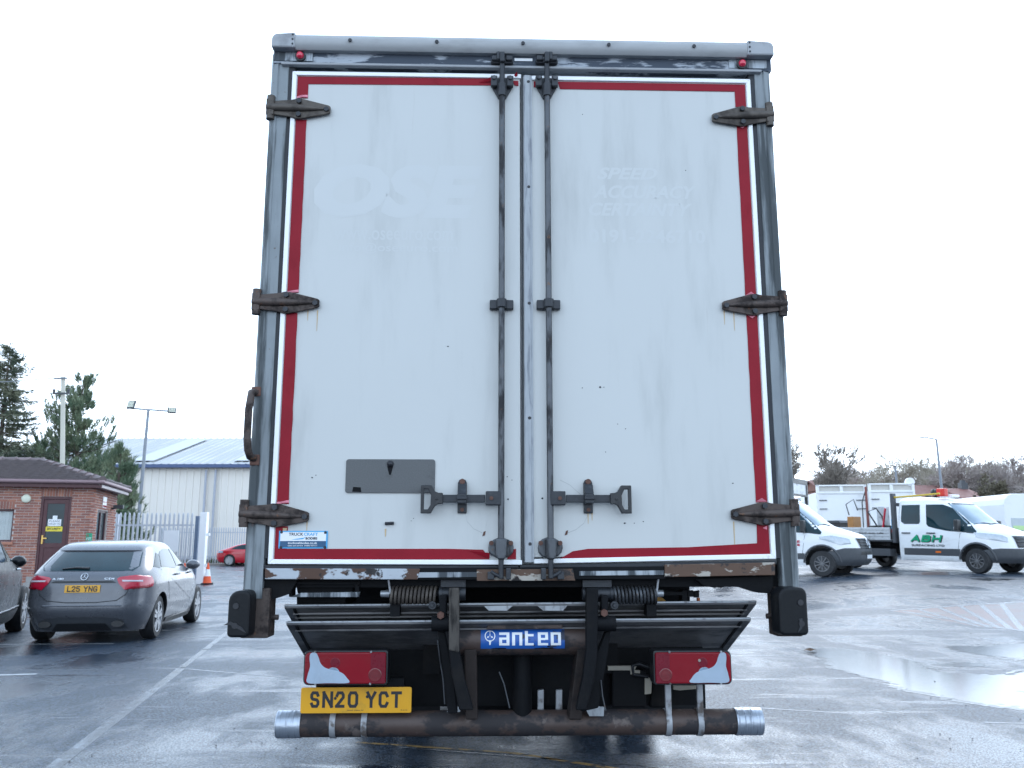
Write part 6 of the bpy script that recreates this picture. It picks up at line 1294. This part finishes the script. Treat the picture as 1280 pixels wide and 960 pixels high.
# kerb, verge and road by the red car
q = N('grass'); c = q.mix(q.step(q.noise(1.2, 5), .35, .65), (.085, .085, .035), (.045, .075, .03)); q.set('Base Color', c); q.set('Roughness', .9); m_grass = q.mat
m = MB(); m.box(-32, -6, 54.3, 55.3, .0, .12); tag(m.build('kerb', M('kerb_stone', (.34, .31, .29), .8)), kind='structure')
m = MB(); m.box(-32, -6, 55.3, 58.5, .0, .10); tag(m.build('verge', m_grass), kind='structure')
rnd = random.Random(5); m = MB()
for k in range(1500):
    x, y = rnd.uniform(-25, -14), rnd.uniform(55.3, 57.5); h = rnd.uniform(.1, .5); a = rnd.uniform(0, pi); w = .03
    m.add([(x - w * cos(a), y - w * sin(a), .09), (x + w * cos(a), y + w * sin(a), .09), (x + rnd.uniform(-.12, .12), y + rnd.uniform(-.1, .1), .09 + h)], [(0, 1, 2)])
tag(m.build('grass', m_grass), 'rough grass along the foot of the far palisade fence', None, None, 'stuff')
def pole(name, px_, D, ytop, r0, r1, mat, label, cat, lean=0.):
    t = at(px_, D, ytop); g = ground_z(t.x, D); r_ = empty(name, (t.x, D, g), 0, label, cat); H = t.z - g
    mb = MB(); mb.tube((lean, 0, 0), (0, 0, H), r0, r1, n=12); mb.build('pole', mat, r_, smooth=40); return r_, H
m_pole = M('pole_grey', (.24, .26, .29), .5, .2)
fl, H = pole('floodlight_pole', 185.5, 45, 512, .11, .07, m_pole, 'slim floodlight pole with two square lamps in front of the warehouse', 'lamp post', -.1)
s45 = 45 / F * 1.0
m = MB(); m.tube((-.95, 0, H + .07), (1.2, 0, H - .09), .045, n=8); m.build('cross_arm', m_pole, fl)
m_led = M('led_array', (.62, .62, .50), .3, var=.3, vs=20)
for x, z, w, h, yaw in ((-.95, H + .28, .44, .46, -.25), (1.25, H - .02, .42, .32, .5)):
    hd_ = MB().box(-w / 2, w / 2, 0, .1, -h / 2, h / 2).build('lamp_head', m_clad, fl, bevel=.02); hd_.location = (x, 0, z); hd_.rotation_euler = (-.35, 0, yaw)
    mb = MB()
    for k in range(4): mb.box(-w * .36 + k * w * .19, -w * .36 + k * w * .19 + w * .14, -.012, .0, -h * .1, h * .38)
    mb.box(-w * .4, w * .4, -.012, 0, -h * .34, -h * .14); lp = mb.build('led_panel', m_led, hd_); lp['kind'] = 'stuff'
tpole, H = pole('telegraph_pole', 79, 38, 471, .115, .09, M('pale_pole', (.55, .52, .44), .7, var=.1, vs=2), 'cream telegraph pole between the spruce and the pine', 'pole', .75)
m = MB(); m.path([(0, 0, H - .03), (-3, .6, H - .12), (-9, 1.6, H + .1)], .02, 5); m.tube((-.35, -.1, H - .1), (.25, -.1, H - .08), .04, n=6); m.build('overhead_wire', m_pole, tpole)
m = MB(); m.box(-.32, .42, -.16, -.10, H - .82, H - .74); m.lathe([(.05, H - .74), (.07, H - .62), (.03, H - .58)], (-.28, -.13, 0), n=8); m.lathe([(.05, H - .74), (.07, H - .62), (.03, H - .58)], (.36, -.13, 0), n=8); m.build('crossbar', m_clad, tpole)
r_, H = pole('street_lamp', 1170.5, 62, 549, .12, .07, m_pole, 'tall grey street lamp above the crew cab lorry', 'lamp post', .12); m = MB(); m.path([(0, 0, H - .02), (-.3, 0, H + .05), (-.75, 0, H + .1)], .05, 6); m.build('bracket_arm', m_pole, r_); m = MB(); m.box(-1.25, -.6, -.12, .12, H + .06, H + .14); m.build('lamp_head', m_clad, r_, bevel=.03)
r_, H = pole('steel_pole', 1119, 70, 583, .10, .08, m_pole, 'plain pale pole standing behind the trailer winder', 'pole', .05); m = MB(); m.lathe([(.09, H - .02), (.09, H + .05)], n=10); m.build('pole_cap', m_clad, r_)
# blue hose pipe pole by the spruce
# ------------------------------------------------------------------ warehouse
m_wcl = M('cladding_cream', (.78, .73, .665), .55, var=.03, vs=.4); m_wrf = M('roof_sheet_grey', (.35, .36, .37), .5, .1, var=.16, vs=.25, dirt=(.41, .42, .43), da=(.46, .6), ds=.35, stretch=(2.2, .12, .2))
wD = 74; wl, wr = at(60, wD, 581), at(420, wD, 581); weave = wl.z; wx0, wx1 = -47, wr.x
wh = empty('warehouse', (wx0, wD, 0), radians(-.6), 'long cream clad warehouse with grey sheet roof and blue gutter behind the fence', 'building'); WL = wx1 - wx0
def ribbed(p0, ux, up, L, Hh, pitch, dep, nrm):
    n = int(L / pitch); o0, o1 = [], []
    for k in range(n):
        for f, d_ in ((0, 0), (.7, 0), (.76, 1), (.94, 1)):
            p = Vector(p0) + ux * ((k + f) * pitch) + nrm * dep * d_; o0.append(p); o1.append(p + up * Hh)
    mb = MB(); mb.grid(o0 + o1, 2, len(o0)); return mb
ribbed((0, 0, 0), Vector((1, 0, 0)), Vector((0, 0, 1)), WL, weave - .2, .6, .09, Vector((0, -1, 0))).build('wall', m_wcl, wh)
rt = at(200, wD + 15, 548.5); rup = Vector((0, 15, rt.z - weave)); rl = rup.length; rup.normalize(); rn = Vector((0, -rup.z, rup.y))
rfo = ribbed((0, -.4, weave), Vector((1, 0, 0)), rup, WL, rl, .66, .05, rn).build('roof', m_wrf, wh)
m = MB()
for x0 in range(4, int(WL) - 3, 9):
    p = Vector((x0 + 1.0, -.4, weave)) + rn * .14 + rup * 1.0; m.add([p, p + Vector((2.0, 0, 0)), p + Vector((2.0, 0, 0)) + rup * (rl - 2.5), p + rup * (rl - 2.5)], [(0, 1, 2, 3)])
sk = m.build('skylight', M('skylight_sheet', (.40, .415, .43), .4), rfo); sk['kind'] = 'stuff'
m = MB(); m.box(-.2, WL, -.7, -.1, weave - .30, weave - .02); m.build('gutter', M('gutter_blue', (.05, .085, .19), .4), wh)
for px_ in (257, 269): x = at(px_, wD, 640).x - wx0; m = MB(); m.tube((x, -.25, 0), (x, -.25, weave - .45), .10, n=8); m.build('downpipe', M('pipe_grey', (.40, .42, .48), .5), wh)
m = MB(); m.box(0, WL, .3, 30, 0, weave - .3); m.add([(0, .3, weave - .3), (WL, .3, weave - .3), (WL, 14.6, rt.z - .3), (0, 14.6, rt.z - .3), (0, 29, weave - .3), (WL, 29, weave - .3)], [(0, 1, 2, 3), (3, 2, 5, 4)]); m.build('shell', m_wcl, wh)
# ------------------------------------------------------------------ houses behind the right hand trees
m_hroof = M('terracotta_roof', (.20, .085, .07), .7, var=.2, vs=1.5); m_hwall = M('render_wall', (.42, .37, .33), .8); m_hbr = M('house_brick', (.24, .11, .08), .8)
def house(px0, px1, py_eave, py_ridge, D, label, wall):
    a, c, t = at(px0, D, py_eave), at(px1, D, py_eave), at(px0, D + 3, py_ridge); gz = ground_z((a.x + c.x) / 2, D); Wd = c.x - a.x; He = a.z - gz; Hr = t.z - gz
    r_ = empty('house', (a.x, D, gz), 0, label, 'house'); m = MB(); m.box(0, Wd, 0, 7, -.2, He); m.build('wall', wall, r_)
    m = MB(); m.prism([(-.3, He), (3.5, Hr), (7.3, He), (7.3, He - .12), (3.5, Hr - .14), (-.3, He - .12)], -.3, Wd + .3, 'x'); rf_ = m.build('roof', m_hroof, r_); m = MB(); m.prism([(0, He - .1), (7, He - .1), (3.5, Hr - .15)], 0, Wd, 'x'); m.build('gable', wall, r_)
    m = MB()
    if wall is m_hwall: m.box(Wd * .80, Wd * .80 + .5, 3.2, 3.8, He, Hr + .45); m.box(Wd * .80 + .1, Wd * .80 + .4, 3.35, 3.65, Hr + .45, Hr + .65); m.build('chimney', m_clad, rf_) if m.v else None
    for k in range(3): x = Wd * (.15 + .3 * k); m = MB(); m.box(x, x + 1.0, -.04, .02, He - 1.7, He - .4); wf_ = m.build('window', m_white, r_); m = MB(); m.box(x + .08, x + .92, -.05, -.03, He - 1.62, He - .48); m.build('pane', m_glass, wf_)
house(1028, 1118, 612, 600, 92, 'long terracotta roofed house behind the white trailers', m_hbr); house(1146, 1200, 622, 606, 84, 'red roofed house to the right of the pale pole', m_hbr); house(1212, 1236, 626, 610, 66, 'small pale house with a dark chimney behind the cabin', m_hwall)
# ------------------------------------------------------------------ trees
q = N('needles'); q.set('Base Color', q.mix(q.step(q.noise(1.6, 4), .35, .65), (.11, .165, .105), (.215, .25, .155))); q.set('Roughness', .7); q.set('Specular IOR Level', .2); m_needle = q.mat
q = N('spruce_needles'); q.set('Base Color', q.mix(q.step(q.noise(1.3, 4), .35, .65), (.095, .125, .09), (.20, .205, .135))); q.set('Roughness', .7); q.set('Specular IOR Level', .2); m_needle2 = q.mat
m_bark = M('bark', (.10, .075, .06), .85, var=.25, vs=8); m_twig = M('winter_twigs', (.37, .315, .29), .8, var=.2, vs=2); m_twig2 = M('olive_twigs', (.37, .33, .265), .8, var=.25, vs=2)
def tuft(mb, p, d, L, w, rnd, n):
    for _ in range(n):
        v = (d + Vector((rnd.uniform(-1, 1), rnd.uniform(-1, 1), rnd.uniform(-.7, 1))) * .75).normalized(); s_ = v.cross(Vector((rnd.uniform(-1, 1), rnd.uniform(-1, 1), rnd.uniform(-1, 1)))).normalized() * w
        q0 = p + v * rnd.uniform(0, .12); e = q0 + v * L * rnd.uniform(.6, 1.15); mb.add([q0 - s_, q0 + s_, e], [(0, 1, 2)])
def spruce(px_, D, ytop, spread, label, seed, dens=1.0):
    rnd = random.Random(seed); t = at(px_, D, ytop); H = t.z; r_ = empty('spruce_tree', (t.x, D, 0), 0, label, 'tree')
    tr_ = MB(); tr_.path([(0, 0, 0), (.05, 0, H * .5), (0, 0, H)], [.22, .13, .015], 8); cr = MB(); z = 1.2
    while z < H - .25:
        f = (H - z) / (H - 1.2); R = spread * f ** .85 * rnd.uniform(.8, 1.15) + .12; nb_ = int(5 + 4 * f)
        for k in range(nb_):
            a = rnd.uniform(0, 2 * pi); L = R * rnd.uniform(.6, 1.12); u = Vector((cos(a), sin(a), 0)); drop = .25 if f > .2 else -.3
            pts = [Vector((0, 0, z)) + u * L * s_ + Vector((0, 0, L * (.10 * s_ - drop * s_ * s_ + .22 * s_ ** 4))) for s_ in (0, .35, .7, 1)]
            tr_.path(pts, [.03 * f + .008, .022 * f + .006, .012, .004], 4, False)
            n = max(6, int(L * 18 * dens))
            for i in range(n):
                s_ = (i + rnd.random()) / n * .9 + .1; j = min(2, int(s_ * 3)); p = pts[j].lerp(pts[j + 1], s_ * 3 - j); side = Vector((-u.y, u.x, 0)) * rnd.choice((-1, 1))
                w_ = (1 - s_ * .75) * L * .34 * rnd.random(); p = p + side * w_ + Vector((0, 0, -w_ * .3)); tuft(cr, p, (u * .6 + side * .7 + Vector((0, 0, -.15))), .27, .024, rnd, 5)
        z += .24 if f > .3 else .18
    tr_.build('trunk', m_bark, r_); cr.build('crown', m_needle2, r_); return r_
def pine(px_, D, ytop, spread, label, seed, zb=1.5):
    rnd = random.Random(seed); t = at(px_, D, ytop); H = t.z; r_ = empty('pine_tree', (t.x, D, 0), 0, label, 'tree')
    tr_ = MB(); tr_.path([(0, 0, 0), (.12, 0, H * .4), (-.05, 0, H * .75), (0, 0, H)], [.2, .14, .08, .02], 8); cr = MB(); z = zb
    while z < H:
        f = (H - z) / (H - zb); R = spread * (f ** .7) + .25
        for k in range(5 if f > .15 else 3):
            a = rnd.uniform(0, 2 * pi); L = R * rnd.uniform(.55, 1.1); u = Vector((cos(a), sin(a), 0))
            pts = [Vector((0, 0, z)) + u * L * s_ + Vector((0, 0, L * (.10 * s_ + .32 * s_ ** 2.4))) for s_ in (0, .35, .7, 1)]
            tr_.path(pts, [.045 * f + .012, .03 * f + .01, .02, .008], 4, False)
            for i in range(int(4 + L * 3.6)):
                s_ = rnd.uniform(.38, 1.0); j = min(2, int(s_ * 3)); p = pts[j].lerp(pts[j + 1], s_ * 3 - j) + Vector((rnd.uniform(-1, 1), rnd.uniform(-1, 1), rnd.uniform(-.2, .6))) * .22 * L ** .5
                tip = Vector((u.x * .35, u.y * .35, 1)); h = rnd.uniform(.25, .5)
                for w_ in range(4): tuft(cr, p + tip * h * w_ / 4, tip, .24, .020, rnd, 8)
        z += rnd.uniform(.24, .36)
    tr_.build('trunk', m_bark, r_); cr.build('crown', m_needle, r_); return r_
spruce(13, 44, 428, 3.7, 'tall dark spruce with a thin leader at the left picture edge', 3)
pine(104, 46, 479, 3.0, 'green pine with upright shoots behind the cream telegraph pole', 8)
pine(152, 40, 570, 1.05, 'smallest conifer beside the right end of the hut roof', 15, 1.0)
spruce(-40, 47, 500, 3.0, 'broad spruce whose right side fills the left picture edge', 21, .8)
pine(60, 50, 560, 2.0, 'low pine between the spruce and the telegraph pole', 31, 1.0)
def bare(seed, H, spread, lev, rnd_up, rmin=.014):
    rnd = random.Random(seed); tr_, cr = MB(), MB()
    def grow(p, d, L, r, l):
        pts = [p]; q = p; dd = d
        for k in range(3):
            dd = (dd + Vector((rnd.uniform(-1, 1), rnd.uniform(-1, 1), rnd.uniform(-.6, 1) * rnd_up)) * .17).normalized(); q = q + dd * L / 3; pts.append(q)
        (tr_ if l >= lev - 1 else cr).path(pts, [r, r * .85, r * .7, r * .55], 6 if l >= lev - 1 else 3, False)
        if l == 0: return
        for k in range(rnd.choice((3, 4)) if l > 1 else rnd.choice((3, 4, 5))):
            a = rnd.uniform(0, 2 * pi); o_ = dd.orthogonal(); o_.rotate(Matrix.Rotation(a, 3, dd)); nd = (dd + o_ * rnd.uniform(.35, .95) * spread + Vector((0, 0, .12))).normalized()
            i = rnd.choice((1, 2, 3, 3)); grow(pts[i], nd, L * rnd.uniform(.58, .82), max(rmin, r * .55), l - 1)
    grow(Vector((0, 0, 0)), Vector((0, 0, 1)), H * .30, H * .020, lev)
    k = H / max(v[2] for v in cr.v)
    for mb in (tr_, cr): mb.v = [(x * k, y * k, z * k) for x, y, z in mb.v]
    return tr_, cr
def tree_root(px_, D, ytop, label, grp=None):
    t = at(px_, D, ytop); gz = ground_z(t.x, D); return empty('bare_tree', (t.x, D, gz), 0, label, 'tree', grp), t.z - gz
r_, H = tree_root(1014, 58, 540, 'leafless tree with long fine branches just right of the lorry body'); a, c = bare(5, H, .72, 7, 1.3, .020); a.build('trunk', m_bark, r_); c.build('crown', M('bare_branches', (.25, .215, .18), .8, var=.2), r_)
protos = []
for sd_, sp_, mt in ((11, .85, m_twig), (22, 1.05, m_twig2), (33, .7, m_twig)):
    a, c = bare(sd_, 8.0, sp_, 7, .8); protos.append((a.mesh('trunk', m_bark), c.mesh('crown', mt)))
grp = 'bare trees along the skyline on the right'
for i, (px_, D, yt, kk, w_, lab) in enumerate(((1080, 96, 574, 0, 1.2, 'leafless purple grey tree left of the pale pole'), (1103, 104, 578, 2, 1.3, 'low leafless tree right behind the pale pole'), (1136, 92, 563, 1, 1.25, 'olive leafless tree left of the street lamp'), (1160, 98, 570, 1, 1.1, 'olive leafless tree directly behind the street lamp'),
        (1186, 94, 568, 2, 1.1, 'dark narrow leafless tree right of the street lamp'), (1206, 88, 562, 0, 1.2, 'tallest leafless tree above the crew cab windscreen'), (1232, 92, 566, 1, 1.3, 'spreading leafless tree above the site cabin'), (1256, 95, 572, 0, 1.3, 'leafless tree above the striped van roof'), (1282, 90, 574, 2, 1.3, 'leafless tree cut by the right picture edge'), (1060, 108, 585, 0, 1.3, 'faint leafless tree at the left end of the skyline row'), (1120, 112, 576, 0, 1.3, 'hazy leafless tree seen between pole and lamp'), (1218, 108, 572, 2, 1.4, 'hazy leafless tree behind the tallest one'), (1178, 112, 576, 0, 1.4, 'hazy leafless tree low behind the street lamp'))):
    r_, H = tree_root(px_, D, yt, lab, grp); r_.rotation_euler = (0, 0, i * 1.7); k = H / 8.0
    for nm, me in zip(('trunk', 'crown'), protos[kk]): o = bpy.data.objects.new(nm, me); C.objects.link(o); o.parent = r_; o.scale = (k * w_, k * w_, k)
def bush(name, px0, px1, D, ytop, label, mat, seed, n=2600, cat='bush', cone_=False):
    rnd = random.Random(seed); a, c = at(px0, D, ytop), at(px1, D, ytop); gz = ground_z((a.x + c.x) / 2, D); H = a.z - gz; w = (c.x - a.x) / 2; r_ = empty(name, ((a.x + c.x) / 2, D, gz), 0, label, cat); cr, st = MB(), MB()
    cl = [(rnd.uniform(-.7, .7), rnd.uniform(-.5, .5), rnd.uniform(.15, .85), rnd.uniform(.2, .4)) for _ in range(16)]
    for _ in range(n):
        if cone_: t = rnd.random(); R = sqrt(max(0, 1 - t * t)); a_ = rnd.uniform(0, 2 * pi); rr = R * rnd.uniform(.5, 1.05); p = Vector((w * rr * cos(a_), w * rr * sin(a_), H * t))
        else: x, y, z, s_ = rnd.choice(cl); v = Vector((rnd.gauss(0, 1), rnd.gauss(0, 1), rnd.gauss(0, 1))).normalized() * s_ * rnd.uniform(.6, 1); p = Vector(((x + v.x) * w, (y + v.y) * w, max(.02, z + v.z * .7) * H))
        tuft(cr, p, Vector((rnd.uniform(-1, 1), rnd.uniform(-1, 1), .5)), .28, .06, rnd, 2)
    st.path([(0, 0, 0), (0, 0, H * .8)], [.12, .03], 6); st.build('trunk', m_bark, r_); cr.build('crown', mat, r_)
q = N('dull_conifer'); q.set('Base Color', q.mix(q.step(q.noise(.8, 4), .35, .65), (.10, .085, .055), (.15, .13, .085))); q.set('Roughness', .8); m_dull = q.mat
bush('conifer', 1022, 1060, 66, 581, 'dull brown green conical conifer behind the white trailer', m_dull, 3, 2600, 'tree', True)
bush('shrub', 1215, 1262, 60, 600, 'dark scrubby shrub between the pale house and the striped van', m_dull, 5, 2200)
bush('shrub', 128, 172, 38, 618, 'green shrub growing behind the palisade fence beside the hut', m_needle, 9, 1800); bush('shrub', 60, 120, 44, 585, 'green shrub showing above the hut roof', m_needle, 13, 2000)
m = MB(); gz = ground_z(20, 60)
for x0, x1 in ((18, 46),): m.box(x0, x1, 62, 62.3, gz - .2, gz + 2.0)
o = m.build('boundary_wall', m_hbr); tag(o, 'low brick boundary wall behind the parked white vans', 'wall')
